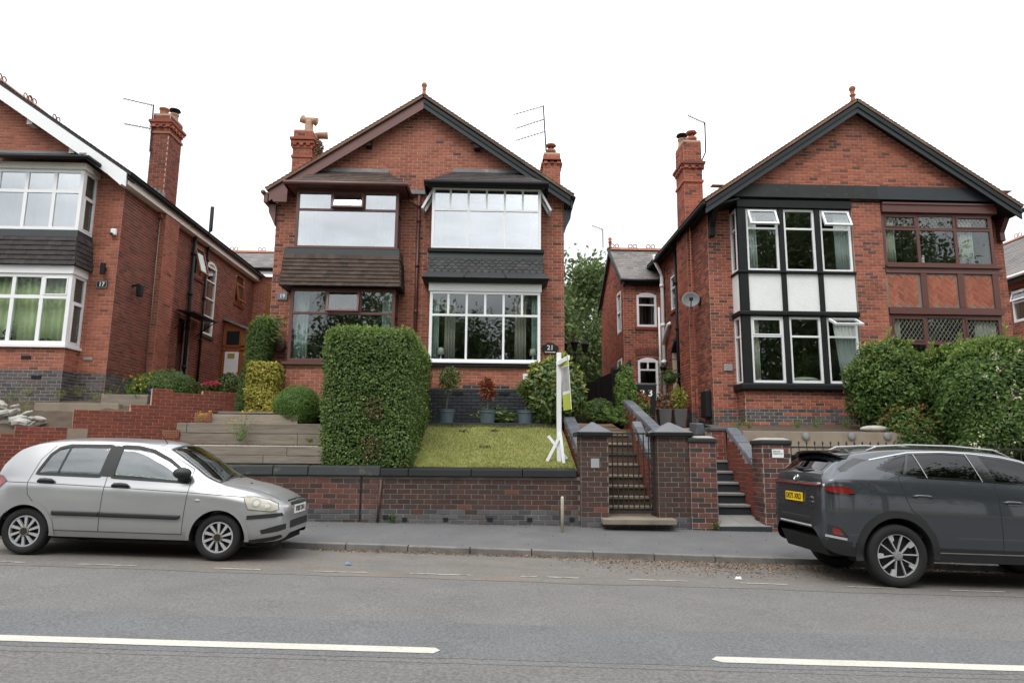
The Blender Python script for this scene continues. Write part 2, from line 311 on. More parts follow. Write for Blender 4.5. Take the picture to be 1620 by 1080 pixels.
M('metal_grey', (.33, .33, .33), .45, noise=.1, fine=0, metal=.7)
M('wrought_iron', (.022, .022, .022), .6, noise=.2, fine=.1, nscale=20, stain=(.05, .03, .02), stain_scale=12, stain_amt=.4)
M('old_pipe', (.085, .050, .040), .7, noise=.2, fine=.1)
M('timber', (.215, .185, .152), .9, noise=.22, nscale=1.5, fine=.22, fscale=14, bump=.35, bscale=25, spec=.15, stain=(.13, .105, .08), stain_scale=1.4, stain_amt=.7, vstretch=(.22, 1, 2.2))
M('concrete', (.30, .285, .26), .9, noise=.18, nscale=2, fine=.15, bump=.3, stain=(.18, .165, .135), stain_scale=1.8, stain_amt=.7)
M('old_concrete', (.24, .20, .155), .95, noise=.25, nscale=2, fine=.2, bump=.4, stain=(.14, .11, .08), stain_scale=2.0, stain_amt=.7)
M('step_stone', (.20, .17, .13), .9, noise=.2, nscale=3, fine=.2, bump=.3, stain=(.14, .12, .09), stain_scale=2.5, stain_amt=.6)
M('grey_paver', (.20, .195, .185), .9, noise=.12, nscale=2, fine=.15, bump=.2)
M('blue_coping', (0, 0, 0), .5, [(0, (.060, .066, .078)), (.6, (.085, .092, .105)), (1, (.11, .112, .118))], noise=.2, nscale=4, fine=.12, bump=.15, spec=.4, stain=(.16, .15, .13), stain_scale=3.5, stain_amt=.4, stain_lo=.6)
M('rock', (.34, .33, .30), .9, noise=.25, nscale=5, fine=.2, bump=.5, bscale=30, stain=(.16, .17, .09), stain_scale=4, stain_amt=.6)
M('curtain_white', (.80, .80, .77), .9, noise=.04, fine=0, transl=.3)
M('curtain_cream', (.72, .70, .58), .9, noise=.05, fine=0, transl=.25)
M('curtain_sage', (.58, .68, .62), .9, noise=.05, fine=0, transl=.25)
M('curtain_green', (.74, .78, .46), .9, noise=.08, nscale=2, fine=0, transl=.3)
M('curtain_taupe', (.52, .46, .39), .9, noise=.05, fine=0, transl=.2)
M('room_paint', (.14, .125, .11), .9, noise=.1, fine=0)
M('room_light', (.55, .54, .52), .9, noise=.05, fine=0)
M('plate_grey', (.30, .31, .32), .6, noise=.08, fine=.05)
M('plate_black', (.012, .012, .013), .4)
M('letter_white', (.78, .78, .76), .5, fine=0, noise=0)
M('pot_grey', (.085, .118, .135), .6, noise=.1, nscale=4, fine=.05)
M('planter_grey', (.10, .10, .105), .7, noise=.1, nscale=4, fine=.05)
M('bark', (.11, .085, .06), .9, noise=.25, nscale=9, fine=.2, bump=.5, bscale=40)
def leafmat(name, ramp, **k):
    kw = dict(noise=.18, nscale=1.6, fine=0, spec=.16, transl=.28); kw.update(k)
    return M(name, (0, 0, 0), .5, ramp, **kw)
leafmat('leaf_privet', [(0, (.050, .092, .024)), (.45, (.095, .155, .042)), (.85, (.135, .205, .058)), (1, (.21, .27, .09))])
leafmat('leaf_privet_tip', [(0, (.14, .21, .05)), (1, (.26, .34, .09))])
leafmat('leaf_conifer', [(0, (.05, .09, .028)), (.5, (.085, .14, .042)), (1, (.15, .21, .06))])
leafmat('leaf_gold', [(0, (.18, .18, .03)), (.5, (.36, .32, .06)), (.85, (.46, .40, .09)), (1, (.14, .17, .04))], noise=.12)
leafmat('leaf_box', [(0, (.055, .11, .025)), (.5, (.10, .185, .04)), (1, (.16, .26, .06))])
leafmat('leaf_laurel', [(0, (.045, .08, .022)), (.5, (.09, .15, .04)), (.85, (.16, .22, .055)), (1, (.24, .27, .08))], spec=.5)
leafmat('leaf_wild', [(0, (.032, .066, .018)), (.5, (.068, .124, .032)), (.85, (.11, .178, .045)), (1, (.18, .25, .07))])
leafmat('leaf_tree', [(0, (.06, .095, .036)), (.5, (.115, .17, .062)), (1, (.19, .245, .095))])
leafmat('leaf_fern', [(0, (.07, .13, .03)), (.6, (.13, .22, .05)), (1, (.20, .27, .08))])
leafmat('leaf_copper', [(0, (.15, .04, .02)), (.5, (.28, .085, .04)), (1, (.36, .16, .09))])
leafmat('leaf_lime', [(0, (.22, .26, .05)), (1, (.40, .38, .09))])
leafmat('leaf_dry', [(0, (.10, .058, .035)), (.5, (.18, .105, .06)), (.85, (.25, .17, .10)), (1, (.38, .30, .19))], transl=0)
leafmat('leaf_weed', [(0, (.10, .15, .04)), (.6, (.20, .24, .07)), (1, (.30, .27, .12))])
leafmat('flower_yellow', [(0, (.55, .34, .03)), (1, (.65, .45, .05))]); leafmat('flower_pink', [(0, (.55, .03, .12)), (1, (.7, .08, .2))]); leafmat('flower_cream', [(0, (.55, .52, .36)), (1, (.65, .60, .42))])
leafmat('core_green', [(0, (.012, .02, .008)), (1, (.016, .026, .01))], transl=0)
glass('pane_glass', refl=.085, clear=.93, wav=.05); glass('clear_glass', refl=.035, clear=.97); glass('bright_glass', refl=.47, clear=.88); glass('old_glass', refl=.12, clear=.85, wav=.25)

# ================================================================ road, kerb, pavement
G = .0276
def zr(x): return -G * x
XS = [-70, -40, -20, -12] + [i * .5 for i in range(-20, 21)] + [14, 20, 40, 70]
sheet('road', XS, [-30, -10, 0, 5.28], lambda x, y: zr(x), MATS['asphalt_near'])
def wav(x, a, s): return a * (math.sin(x * 1.7 + s) * .5 + math.sin(x * 4.3 + s * 2) * .3 + math.sin(x * 9.1 + s * 3) * .2)
xs2 = [-70, -40, -20] + [i * .12 for i in range(-130, 131)] + [20, 40, 70]
def band(name, f0, f1, mat, dz):
    b = MB(); v = []
    for x in xs2: v += [(x, f0(x), zr(x) + dz), (x, f1(x), zr(x) + dz)]
    b.add(v, [(2 * i, 2 * i + 2, 2 * i + 3, 2 * i + 1) for i in range(len(xs2) - 1)])
    return tag(b.build(name, mat), kind='structure')
band('road_lane', lambda x: 5.2, lambda x: 9.2, MATS['asphalt'], .002)
band('road_strip', lambda x: 5.30 + wav(x, .02, 1), lambda x: 6.36 + wav(x, .03, 2), MATS['asphalt_strip'], .004)
band('parking_lane', lambda x: 8.42 + wav(x, .05, 3), lambda x: 10.46, MATS['asphalt_bay'], .005)
def zkerb(x): return zr(x) + .095
def zpav(x, y):
    t = (y - 10.575) / (12.5 - 10.575); return zkerb(x) * (1 - t) + (.232 - .0125 * x) * t
sheet('pavement', XS, [10.575, 11, 11.5, 12, 12.62], lambda x, y: zpav(x, y), MATS['pavement_tar'])
kerb = empty('kerb', (0, 10.5, 0), kind='structure')
x = -14.0
while x < 11:
    L_ = .915; b = MB(); g_ = .006; j = random.uniform(-.004, .004)
    bt = [(x + g_, 10.452 + j, -.2 + zr(x)), (x + L_ - g_, 10.452 + j, -.2 + zr(x)), (x + L_ - g_, 10.577, -.2 + zr(x)), (x + g_, 10.577, -.2 + zr(x))]
    tp = [(x + g_, 10.462 + j, zkerb(x) + j), (x + L_ - g_, 10.462 + j, zkerb(x + L_) + j), (x + L_ - g_, 10.577, zkerb(x + L_) + .003), (x + g_, 10.577, zkerb(x) + .003)]
    b.hexa(bt, tp); b.build('kerb_stone', MATS['kerb_stone'], kerb, bevel=.012)
    x += L_
for xa, xb in ((-70, -14), (x, 70)):
    MB().hexa([(xa, 10.452, zr(xa) - .2), (xb, 10.452, zr(xb) - .2), (xb, 10.577, zr(xb) - .2), (xa, 10.577, zr(xa) - .2)],
              [(xa, 10.46, zkerb(xa)), (xb, 10.46, zkerb(xb)), (xb, 10.577, zkerb(xb)), (xa, 10.577, zkerb(xa))]).build('kerb_run', MATS['kerb_stone'], kerb)
# painted lines
lines = empty('road_marking', (0, 5.5, 0), kind='structure')
def dash(x0, x1, y0, y1, mat, dz, tip0=0, tip1=0, n=10):
    b = MB(); v = []
    for i in range(n + 1):
        x_ = x0 + (x1 - x0) * i / n; e = random.uniform(-.004, .004)
        v += [(x_, y0 + e, zr(x_) + dz), (x_, y1 + e, zr(x_) + dz)]
    f = [(2 * i, 2 * i + 2, 2 * i + 3, 2 * i + 1) for i in range(n)]
    ym = (y0 + y1) / 2
    if tip1: v.append((x1 + tip1, ym, zr(x1) + dz)); f.append((2 * n, len(v) - 1, 2 * n + 1))
    if tip0: v.append((x0 - tip0, ym, zr(x0) + dz)); f.append((0, 1, len(v) - 1))
    b.add(v, f); o = b.build('centre_dash' if y0 < 6 else 'bay_dash', mat, lines)
    return o
dash(-4.55, -.40, 5.415, 5.565, MATS['road_paint'], .008, 0, .045)
dash(1.77, 6.0, 5.395, 5.545, MATS['road_paint'], .008, .06, 0)
dash(-10.8, -6.6, 5.42, 5.57, MATS['road_paint'], .008); dash(8.2, 12.4, 5.38, 5.53, MATS['road_paint'], .008)
for xa, xb, yy in ((-3.30, -2.74, 8.645), (-2.12, -1.46, 8.66), (-.95, -.22, 8.72), (.40, .60, 8.76), (.72, 1.12, 8.765), (1.74, 2.49, 8.79), (3.14, 3.74, 8.785), (4.48, 5.12, 8.77), (5.78, 6.48, 8.745), (7.1, 7.8, 8.74), (-4.9, -4.2, 8.63), (-6.2, -5.5, 8.62)):
    dash(xa, xb, yy - .022, yy + .022, MATS['worn_paint'], .010)
# leaf litter along the gutter
n = 4200; px = RNG.uniform(-2.6, 8.5, n); py = 10.44 - np.abs(RNG.normal(0, .13, n)) * (0.6 + .8 * (px > 1))
m2 = 1900; cx = RNG.choice([1.7, 2.3, 2.9, 3.3, 4.0, 4.6, 3.6], m2); px2 = cx + RNG.normal(0, .30, m2); py2 = RNG.choice([9.95, 9.6, 10.15, 9.3], m2, p=[.4, .25, .25, .1]) + RNG.normal(0, .10, m2)
ax = np.concatenate([px, px2]); ay = np.minimum(np.concatenate([py, py2]), 10.445)
Pt = np.stack([ax, ay, -G * ax + .008 + RNG.uniform(0, .012, len(ax))], 1)
D_ = RNG.normal(0, 1, (len(ax), 3)); D_[:, 2] *= .12
leaf_mesh('leaf_litter', Pt, D_, .026, MATS['leaf_dry'], kind='stuff', spread=.05, fold=.4)
n = 700; ax = RNG.uniform(-4, 7, n); ay = np.where(RNG.uniform(0, 1, n) < .55, 12.45 - np.abs(RNG.normal(0, .07, n)), RNG.uniform(10.6, 12.4, n))
D_ = RNG.normal(0, 1, (n, 3)); D_[:, 2] *= .12
leaf_mesh('pavement_litter', np.stack([ax, ay, [zpav(a, b) + .006 for a, b in zip(ax, ay)]], 1), D_, .022, MATS['leaf_dry'], kind='stuff', spread=.05)
# ================================================================ house building kit
CAMV = Vector((0, 0, CAM_H))
BRICK_MESH = {}
def unit_brick(matname, w_, h_, d_):
    k = (matname, round(w_, 3), round(h_, 3))
    if k not in BRICK_MESH:
        x, z = w_ / 2, h_ / 2; c = min(.004, z * .2)
        v = [(-x, 0, -z), (x, 0, -z), (x, 0, z), (-x, 0, z), (-x + c, -d_, -z + c), (x - c, -d_, -z + c), (x - c, -d_, z - c), (-x + c, -d_, z - c)]
        me = bpy.data.meshes.new('brick'); me.from_pydata(v, [], [(4, 5, 6, 7), (0, 1, 5, 4), (1, 2, 6, 5), (2, 3, 7, 6), (3, 0, 4, 7)])
        me.materials.append(MATS[matname]); BRICK_MESH[k] = me
    return BRICK_MESH[k]
class Building:
    def __init__(s, root, quota=300): s.root = root; s.rec = []; s.quota = quota
    def finish(s):
        """the largest-looking bricks become single objects, the rest one mesh per wall"""
        pick = sorted([r for r in s.rec if r[7] and r[6]], key=lambda r: r[8])[:s.quota]
        ids = set(id(r) for r in pick)
        for r in pick:
            wall, fr, a, c, mat, (bw, bh), full, _, _ = r
            p = fr.pt(a, random.uniform(-.0015, .0015), c)
            o = put('brick', unit_brick(mat, bw, bh, .008), wall, p)
            o.rotation_euler.z = math.atan2(fr.u.y, fr.u.x)
        groups = {}
        for r in s.rec:
            if id(r) in ids: continue
            groups.setdefault((r[0].name, r[4]), []).append(r)
        for (wn, mat), rs in groups.items():
            b = MB()
            for wall, fr, a, c, m_, (bw, bh), _, _, _ in rs:
                j = random.uniform(-.0015, .002); P = fr.pt; x0, x1, z0, z1 = a - bw / 2, a + bw / 2, c - bh / 2, c + bh / 2; e = .008 + j; q = .003
                b.add([P(x0, 0, z0), P(x1, 0, z0), P(x1, 0, z1), P(x0, 0, z1), P(x0 + q, e, z0 + q), P(x1 - q, e, z0 + q), P(x1 - q, e, z1 - q), P(x0 + q, e, z1 - q)],
                      [(4, 5, 6, 7), (0, 1, 5, 4), (1, 2, 6, 5), (2, 3, 7, 6), (3, 0, 4, 7)])
            b.build('brickwork', MATS[mat], rs[0][0])['kind'] = 'stuff'
def brick_wall(B, name, fr, L, z0, z1, mats, holes=(), mortar='mortar', course=.081, pitch=.231, lim=None, gable=None, pick=True, parent=None, thick=.22, joint=.012, half=False, topfn=None, m0=0, m1=0):
    """a wall L long: recessed mortar body with every brick laid on its face. holes: (a0,a1,z0,z1); lim(z) -> (a0,a1)"""
    b = MB()
    if topfn is None:
        A = sorted(set([m0, L - m1] + [min(max(t, m0), L - m1) for h in holes for t in h[:2]])); Z = sorted(set([z0, z1] + [min(max(t, z0), z1) for h in holes for t in h[2:]]))
        for i in range(len(A) - 1):
            for j in range(len(Z) - 1):
                am, zm = (A[i] + A[i + 1]) / 2, (Z[j] + Z[j + 1]) / 2
                if A[i + 1] - A[i] < 1e-4 or Z[j + 1] - Z[j] < 1e-4: continue
                if any(h[0] < am < h[1] and h[2] < zm < h[3] for h in holes): continue
                b.fbox(fr, A[i], A[i + 1], -thick, 0, Z[j], Z[j + 1])
    if gable: b.prism(gable, lambda p, q, d: fr.pt(p, d, q), -thick, 0)
    wall = b.build(name, MATS[mortar], parent or B.root)
    z_top = max([z1] + [q for _, q in gable]) if gable else z1
    r = 0; zc = z0
    n_rows = int((z_top - z0) / course + .5)
    fn = mats if callable(mats) else (lambda a, z: mats)
    for r in range(n_rows):
        za, zb = z0 + r * course + joint / 2, z0 + (r + 1) * course - joint / 2; zm = (za + zb) / 2
        l0, l1 = (0, L) if lim is None else lim(zm)
        l0, l1 = max(l0, 0), min(l1, L)
        if l1 - l0 < .05: continue
        off = (0 if (r % 2 == 0) else pitch / 2)
        if half: pt = pitch / 2
        a = -off + math.floor(l0 / pitch) * pitch
        spans = []
        while a < l1:
            spans.append((max(a, l0), min(a + pitch, l1), a >= l0 and a + pitch <= l1)); a += pitch
        for s0, s1, full in spans:
            if topfn is not None and zm > topfn((s0 + s1) / 2): continue
            parts = [(s0 + joint / 2, s1 - joint / 2)]
            for h in holes:
                if h[2] < zm < h[3]:
                    nx = []
                    for p0, p1 in parts:
                        if h[1] <= p0 or h[0] >= p1: nx.append((p0, p1)); continue
                        if h[0] > p0: nx.append((p0, h[0]))
                        if h[1] < p1: nx.append((h[1], p1))
                    parts = nx
            for p0, p1 in parts:
                if p1 - p0 < .03: continue
                am = (p0 + p1) / 2; fl = full and abs((p1 - p0) - (pitch - joint)) < 1e-3
                p = fr.pt(am, 0, zm); vd = CAMV - p
                dist = vd.length / max(.15, vd.normalized().dot(fr.n)) if vd.dot(fr.n) > 0 else 1e6
                B.rec.append((wall, fr, am, zm, fn(am, zm), (p1 - p0, zb - za), fl, pick, dist))
    return wall
def window(H, fr, w_, z0, z1, cols, zt=None, tops=None, mat='white_upvc', fw=.06, mw=.05, b0=-.07, b1=.0, gl='pane_glass', name='window', opens=(), sashes=(), label=None, bead=.0, sill=True, pane_b=-.03):
    """framed window: outer bars, mullions at cols, a transom at zt with its own mullions tops; each pane a piece of glass"""
    f = MB()
    f.fbox(fr, 0, w_, b0, b1, z0, z0 + fw); f.fbox(fr, 0, w_, b0, b1, z1 - fw, z1)
    f.fbox(fr, 0, fw, b0, b1, z0 + fw, z1 - fw); f.fbox(fr, w_ - fw, w_, b0, b1, z0 + fw, z1 - fw)
    rows = [(z0, z1, cols)] if zt is None else [(z0, zt, cols), (zt, z1, tops or cols)]
    if zt is not None: f.fbox(fr, fw, w_ - fw, b0, b1 - .003, zt - mw / 2, zt + mw / 2)
    glass_rects = []
    for ri, (ra, rb, cs) in enumerate(rows):
        lo = ra + (fw if ri == 0 else mw / 2); hi = rb - (fw if ri == len(rows) - 1 else mw / 2)
        edges = [0] + list(cs) + [1]
        for ci in range(len(edges) - 1):
            x0 = fw if ci == 0 else edges[ci] * w_ + mw / 2; x1 = w_ - fw if ci == len(edges) - 2 else edges[ci + 1] * w_ - mw / 2
            glass_rects.append((ri, ci, x0, x1, lo, hi))
            if ci > 0: f.fbox(fr, edges[ci] * w_ - mw / 2, edges[ci] * w_ + mw / 2, b0, b1 - .005, lo, hi)
    for (ri, ci, x0, x1, lo, hi) in glass_rects:   # slim beads for closed opening lights
        if (ri, ci) in sashes:
            g = .032
            for q in ((x0, x1, lo, lo + g), (x0, x1, hi - g, hi), (x0, x0 + g, lo + g, hi - g), (x1 - g, x1, lo + g, hi - g)): f.fbox(fr, q[0], q[1], -.02, b1 + .012, q[2], q[3])
    win = f.build(name, MATS[mat], H, bevel=.004)
    if label: win['label'] = label
    oset = dict(opens)
    for (ri, ci, x0, x1, lo, hi) in glass_rects:
        if (ri, ci) in oset:
            ang = oset[(ri, ci)]; up = Vector((0, 0, 1)) * math.cos(ang) - fr.n * math.sin(ang); nn = fr.n * math.cos(ang) + Vector((0, 0, 1)) * math.sin(ang)
            f2 = Fr(fr.pt(0, b1 + .005, hi + .015), fr.u, nn, up); g = .052; hh = hi - lo + .03; c = MB()
            for q in ((x0 - .015, x1 + .015, -hh, -hh + g), (x0 - .015, x1 + .015, -g, 0), (x0 - .015, x0 + g - .015, -hh + g, -g), (x1 - g + .015, x1 + .015, -hh + g, -g)): c.fbox(f2, q[0], q[1], -.03, .03, q[2], q[3])
            c.build('casement', MATS[mat], win, bevel=.004)
            p = MB(); p.fbox(f2, x0 + g - .017, x1 - g + .017, -.004, .004, -hh + g - .002, -g + .002); p.build('pane', MATS[gl], win)
        else:
            p = MB(); p.fbox(fr, x0 - .004, x1 + .004, pane_b - .003, pane_b + .003, lo - .004, hi + .004); p.build('pane', MATS[gl], win)
    return win, glass_rects
def room(H, x0, x1, y0, y1, z0, z1, mat='room_paint'):
    v = [(x0, y0, z0), (x1, y0, z0), (x1, y1, z0), (x0, y1, z0), (x0, y0, z1), (x1, y0, z1), (x1, y1, z1), (x0, y1, z1)]
    b = MB(); b.add(v, [(0, 1, 2, 3), (7, 6, 5, 4), (1, 5, 6, 2), (2, 6, 7, 3), (3, 7, 4, 0)])
    return b.build('room', MATS[mat], H)
NCUR = 0
def curtain(x0, x1, y, z0, z1, mat, label, group, folds=6, amp=.03, pull=0.0, axis=0):
    """hanging cloth in folds; pull gathers the foot sideways"""
    n = folds * 8; v = []; zs = [z0, z0 + (z1 - z0) * .35, z0 + (z1 - z0) * .7, z1]
    for j, z in enumerate(zs):
        k = 1 - j / 3
        for i in range(n + 1):
            t = i / n; a = x0 + (x1 - x0) * t + pull * k * (1 - t if pull > 0 else t)
            d = amp * math.sin(t * folds * 2 * math.pi + .3 * j) * (1 + .3 * math.sin(t * 17 + j))
            v.append((a, y + d, z) if axis == 0 else (y + d, a, z))
    m = n + 1; f = [(j * m + i, j * m + i + 1, (j + 1) * m + i + 1, (j + 1) * m + i) for j in range(3) for i in range(n)]
    b = MB(); b.add(v, f); o = b.build('curtain', MATS[mat], smooth=True)
    s = o.modifiers.new('cloth', 'SOLIDIFY'); s.thickness = .004
    return tag(o, label, 'curtain', group)
def tiles_slope(H, name, mat, e0, e1, r0, r1, rows, cols, th=.014, lift=.012, backing='wood', jit=.003):
    """roof slope of overlapping tiles from the eave edge e0-e1 up to r0-r1"""
    e0, e1, r0, r1 = map(Vector, (e0, e1, r0, r1)); nrm = (e1 - e0).cross(r0 - e0).normalized()
    if nrm.z < 0: nrm = -nrm
    s = MB(); s.hexa([e0 - nrm * .05, e1 - nrm * .05, r1 - nrm * .05, r0 - nrm * .05], [e0, e1, r1, r0]); slab = s.build(name, MATS[mat], H)
    b = MB()
    P = lambda u, v: (e0 * (1 - u) + e1 * u) * (1 - v) + (r0 * (1 - u) + r1 * u) * v
    for j in range(rows):
        v0, v1 = j / rows, min(1, (j + 1.35) / rows); off = .5 if j % 2 else 0
        for i in range(cols + (1 if off else 0)):
            u0, u1 = max(0, (i - off) / cols), min(1, (i + 1 - off) / cols)
            g = .003 if cols > 1 else 0; du = g / max(.1, (e1 - e0).length); J = random.uniform(0, jit)
            a, bb, c, d = P(u0 + du, v0), P(u1 - du, v0), P(u1 - du, v1), P(u0 + du, v1)
            n0 = nrm * (lift + J); n1 = nrm * .001
            b.hexa([a + n0, bb + n0, c + n1, d + n1], [a + n0 + nrm * th, bb + n0 + nrm * th, c + n1 + nrm * th, d + n1 + nrm * th])
    o = b.build('tile' if False else 'roof_tiles', MATS[mat], slab); o['kind'] = 'stuff'
    return slab
def crest(H, p, u, n, mat='terracotta', step=1.0, r=.055, rings=True, tile=.3):
    """ridge: half-round tiles along p + u*k with a pair of ring crests on every second one"""
    u = Vector(u).normalized(); p = Vector(p); w_ = u.cross(Vector((0, 0, 1))).normalized()
    for k in range(n):
        b = MB(); c = p + u * (k * tile)
        for t in (0,):
            b.hexa([c - w_ * .13 - Vector((0, 0, .075)), c + u * (tile - .01) - w_ * .13 - Vector((0, 0, .075)), c + u * (tile - .01) + w_ * .13 - Vector((0, 0, .075)), c + w_ * .13 - Vector((0, 0, .075))],
                   [c - w_ * .03 + Vector((0, 0, .03)), c + u * (tile - .01) - w_ * .03 + Vector((0, 0, .03)), c + u * (tile - .01) + w_ * .03 + Vector((0, 0, .03)), c + w_ * .03 + Vector((0, 0, .03))])
        if rings and k % 2 == 0:
            for q in (.08, .08 + 2 * r + .03):
                cc = c + u * q + Vector((0, 0, .03 + r)); pts = [cc + u * (r * math.cos(a)) + Vector((0, 0, r * math.sin(a))) for a in [2 * math.pi * i / 10 for i in range(11)]]
                b.tube(pts, .016, 6, cap=False)
        b.build('ridge_tile', MATS[mat], H)
def gable_roof(H, xa, za, half, drop, y0, y1, mat, rows=34, thick=.05):
    """two slopes meeting at x = xa, z = za; half span and drop to the eaves"""
    for sgn in (-1, 1):
        tiles_slope(H, 'roof', mat, (xa + sgn * half, y0, za - drop), (xa + sgn * half, y1, za - drop), (xa, y0, za), (xa, y1, za), rows, 1, th=.018, lift=.028)
def barge(H, name, mat, p, q, depth, y, th=.04, moulded=False, foot=None):
    b = MB(); p = Vector(p); q = Vector(q)
    b.hexa([p + Vector((0, 0, -depth)), q + Vector((0, 0, -depth)), q + Vector((0, th, -depth)), p + Vector((0, th, -depth))],
           [p, q, q + Vector((0, th, 0)), p + Vector((0, th, 0))])
    if moulded:
        b.hexa([p + Vector((0, -.03, -depth * .45)), q + Vector((0, -.03, -depth * .45)), q + Vector((0, .0, -depth * .45)), p + Vector((0, .0, -depth * .45))],
               [p + Vector((0, -.045, -.015)), q + Vector((0, -.045, -.015)), q + Vector((0, .0, -.015)), p + Vector((0, 0, -.015))])
    if foot: b.prism(foot, lambda a, c, d: (a, d, c), y - .002, y + th)
    return b.build(name, MATS[mat], H)
def gutter(H, pts, mat, r=.055, name='gutter'):
    b = MB(); b.tube(pts, r, 8); return b.build(name, MATS[mat], H, smooth=True)
def pipe(H, pts, mat, r=.038, name='downpipe', collars=()):
    b = MB(); b.tube(pts, r, 10)
    for c in collars: b.tube([Vector(c) - Vector((0, 0, .05)), Vector(c) + Vector((0, 0, .05))], r * 1.35, 10)
    return b.build(name, MATS[mat], H, smooth=True)
def chimney(B, x0, x1, y0, y1, z0, z1, mats, pots, bands=((.80, .03), (.86, .05), (.90, .08)), top_in=.03, mortar='mortar_red', string=.62):
    """brick stack with a projecting string course and corbelled head; pots: (x, y, kind)"""
    H = B.root; c = MB(); hgt = z1 - z0
    c.box(x0, x1, y0, y1, z0, z1); ch = c.build('chimney', MATS[mortar], H)
    for fr, L in ((Fr((x0, y0, 0), (1, 0, 0), (0, -1, 0)), x1 - x0), (Fr((x1, y0, 0), (0, 1, 0), (1, 0, 0)), y1 - y0), (Fr((x0, y1, 0), (0, -1, 0), (-1, 0, 0)), y1 - y0)):
        r = 0; z = z0
        while z + .081 <= z1 + .001:
            off = 0 if r % 2 else .115; a = -off
            while a < L:
                p0, p1 = max(a, 0) + .005, min(a + .231, L) - .005; a += .231
                if p1 - p0 > .03: B.rec.append((ch, fr, (p0 + p1) / 2, z + .0405, mats, (p1 - p0, .071), False, False, 1e6))
            z += .081; r += 1
    cb = MB()
    for zz, e, h in [(z0 + hgt * string, .035, .07)] + [(z0 + hgt * t, e_, .075) for t, e_ in bands]:
        cb.box(x0 - e, x1 + e, y0 - e, y1 + e, zz, zz + h)
    zz = z0 + hgt * bands[1][0]
    k = 0; xx = x0                                   # dentil bricks under the head
    while xx < x1 - .05: cb.box(xx, xx + .11, y0 - .075, y0, zz - .075, zz - .002); xx += .2
    for sx in (x0 - .075, x1):
        yy = y0
        while yy < y1 - .05: cb.box(sx, sx + .075, yy, yy + .11, zz - .075, zz - .002); yy += .2
    cb.build('corbel_course', MATS['mixed_red_brick'], ch)
    fl = MB(); fl.hexa([(x0 + .01, y0 + .01, z1), (x1 - .01, y0 + .01, z1), (x1 - .01, y1 - .01, z1), (x0 + .01, y1 - .01, z1)], [(x0 + .12, y0 + .12, z1 + .06), (x1 - .12, y0 + .12, z1 + .06), (x1 - .12, y1 - .12, z1 + .06), (x0 + .12, y1 - .12, z1 + .06)]); fl.build('flaunching', MATS['old_concrete'], ch)
    for (px_, py_, kind) in pots:
        p = MB()
        if kind == 'horn':
            p.lathe((px_, py_, z1), [(.15, 0), (.13, .06), (.12, .35), (.12, .42)], 16)
            a = [(px_ - .17, py_, z1 + .46), (px_ + .17, py_, z1 + .40)]; p.tube([(px_ - .22, py_, z1 + .50), (px_ - .12, py_, z1 + .44), (px_ + .12, py_, z1 + .44), (px_ + .22, py_, z1 + .40)], [.13, .10, .10, .13], 14); p.build('chimney_pot', MATS['pale_clay'], ch, smooth=True)
        elif kind == 'short':
            p.lathe((px_, py_, z1), [(.14, 0), (.12, .05), (.115, .18), (.14, .2), (.14, .24), (.10, .24)], 16); p.build('chimney_pot', MATS['terracotta'], ch, smooth=True)
        elif kind == 'side':
            p.lathe((px_, py_, z1), [(.11, 0), (.10, .2)], 12); p.tube([(px_, py_, z1 + .15), (px_ + .3, py_, z1 + .16), (px_ + .34, py_, z1 + .16)], [.10, .11, .13], 12); p.build('chimney_pot', MATS['pale_clay'], ch, smooth=True)
        elif kind == 'cowl':
            p.lathe((px_, py_, z1), [(.13, 0), (.115, .05), (.11, .2), (.13, .22), (.13, .25), (.09, .25)], 16); pot = p.build('chimney_pot', MATS['pale_clay'], ch, smooth=True)
            q = MB(); q.lathe((px_, py_, z1 + .25), [(.02, 0), (.02, .10), (.17, .10), (.15, .15), (.05, .19)], 18); q.build('cowl', MATS['black_paint'], ch, smooth=True)
        elif kind == 'redcowl':
            p.lathe((px_, py_, z1), [(.14, 0), (.13, .1)], 16); p.build('chimney_pot', MATS['pale_clay'], ch, smooth=True)
            q = MB(); q.lathe((px_, py_, z1 + .1), [(.15, 0), (.16, .10), (.10, .12)], 18)
            for a in range(4): q.tube([(px_ + .08 * math.cos(a * 1.57), py_ + .08 * math.sin(a * 1.57), z1 + .2), (px_ + .08 * math.cos(a * 1.57), py_ + .08 * math.sin(a * 1.57), z1 + .32)], .012, 5)
            q.lathe((px_, py_, z1 + .31), [(.12, 0), (.17, .04), (.14, .09), (.05, .12)], 18); q.build('cowl', MATS['terracotta'], ch, smooth=True)
    return ch
def lead_lattice(win, fr, rects, sp=.105, asp=1.45, r=.005, b=-.024):
    for (x0, x1, z0, z1) in rects:
        m = MB(); sx, sz = sp, sp * asp; W_, H_ = x1 - x0, z1 - z0
        for s_ in (1, -1):
            k = -int(W_ / sx + H_ / sz) - 2
            while k < int(W_ / sx + H_ / sz) + 3:
                # line: (x/sx) + s*(z/sz) = k
                pts = []
                for xx in (0, W_):
                    zz = (k - xx / sx) * s_ * sz
                    if 0 <= zz <= H_: pts.append((xx, zz))
                for zz in (0, H_):
                    xx = (k - s_ * zz / sz) * sx
                    if 0 < xx < W_: pts.append((xx, zz))
                if len(pts) >= 2 and (abs(pts[0][0] - pts[1][0]) + abs(pts[0][1] - pts[1][1])) > .01:
                    m.bar(fr.pt(x0 + pts[0][0], b, z0 + pts[0][1]), fr.pt(x0 + pts[1][0], b, z0 + pts[1][1]), .008, .006)
                k += 1
        if m.v: m.build('lead_lattice', MATS['concrete'], win)
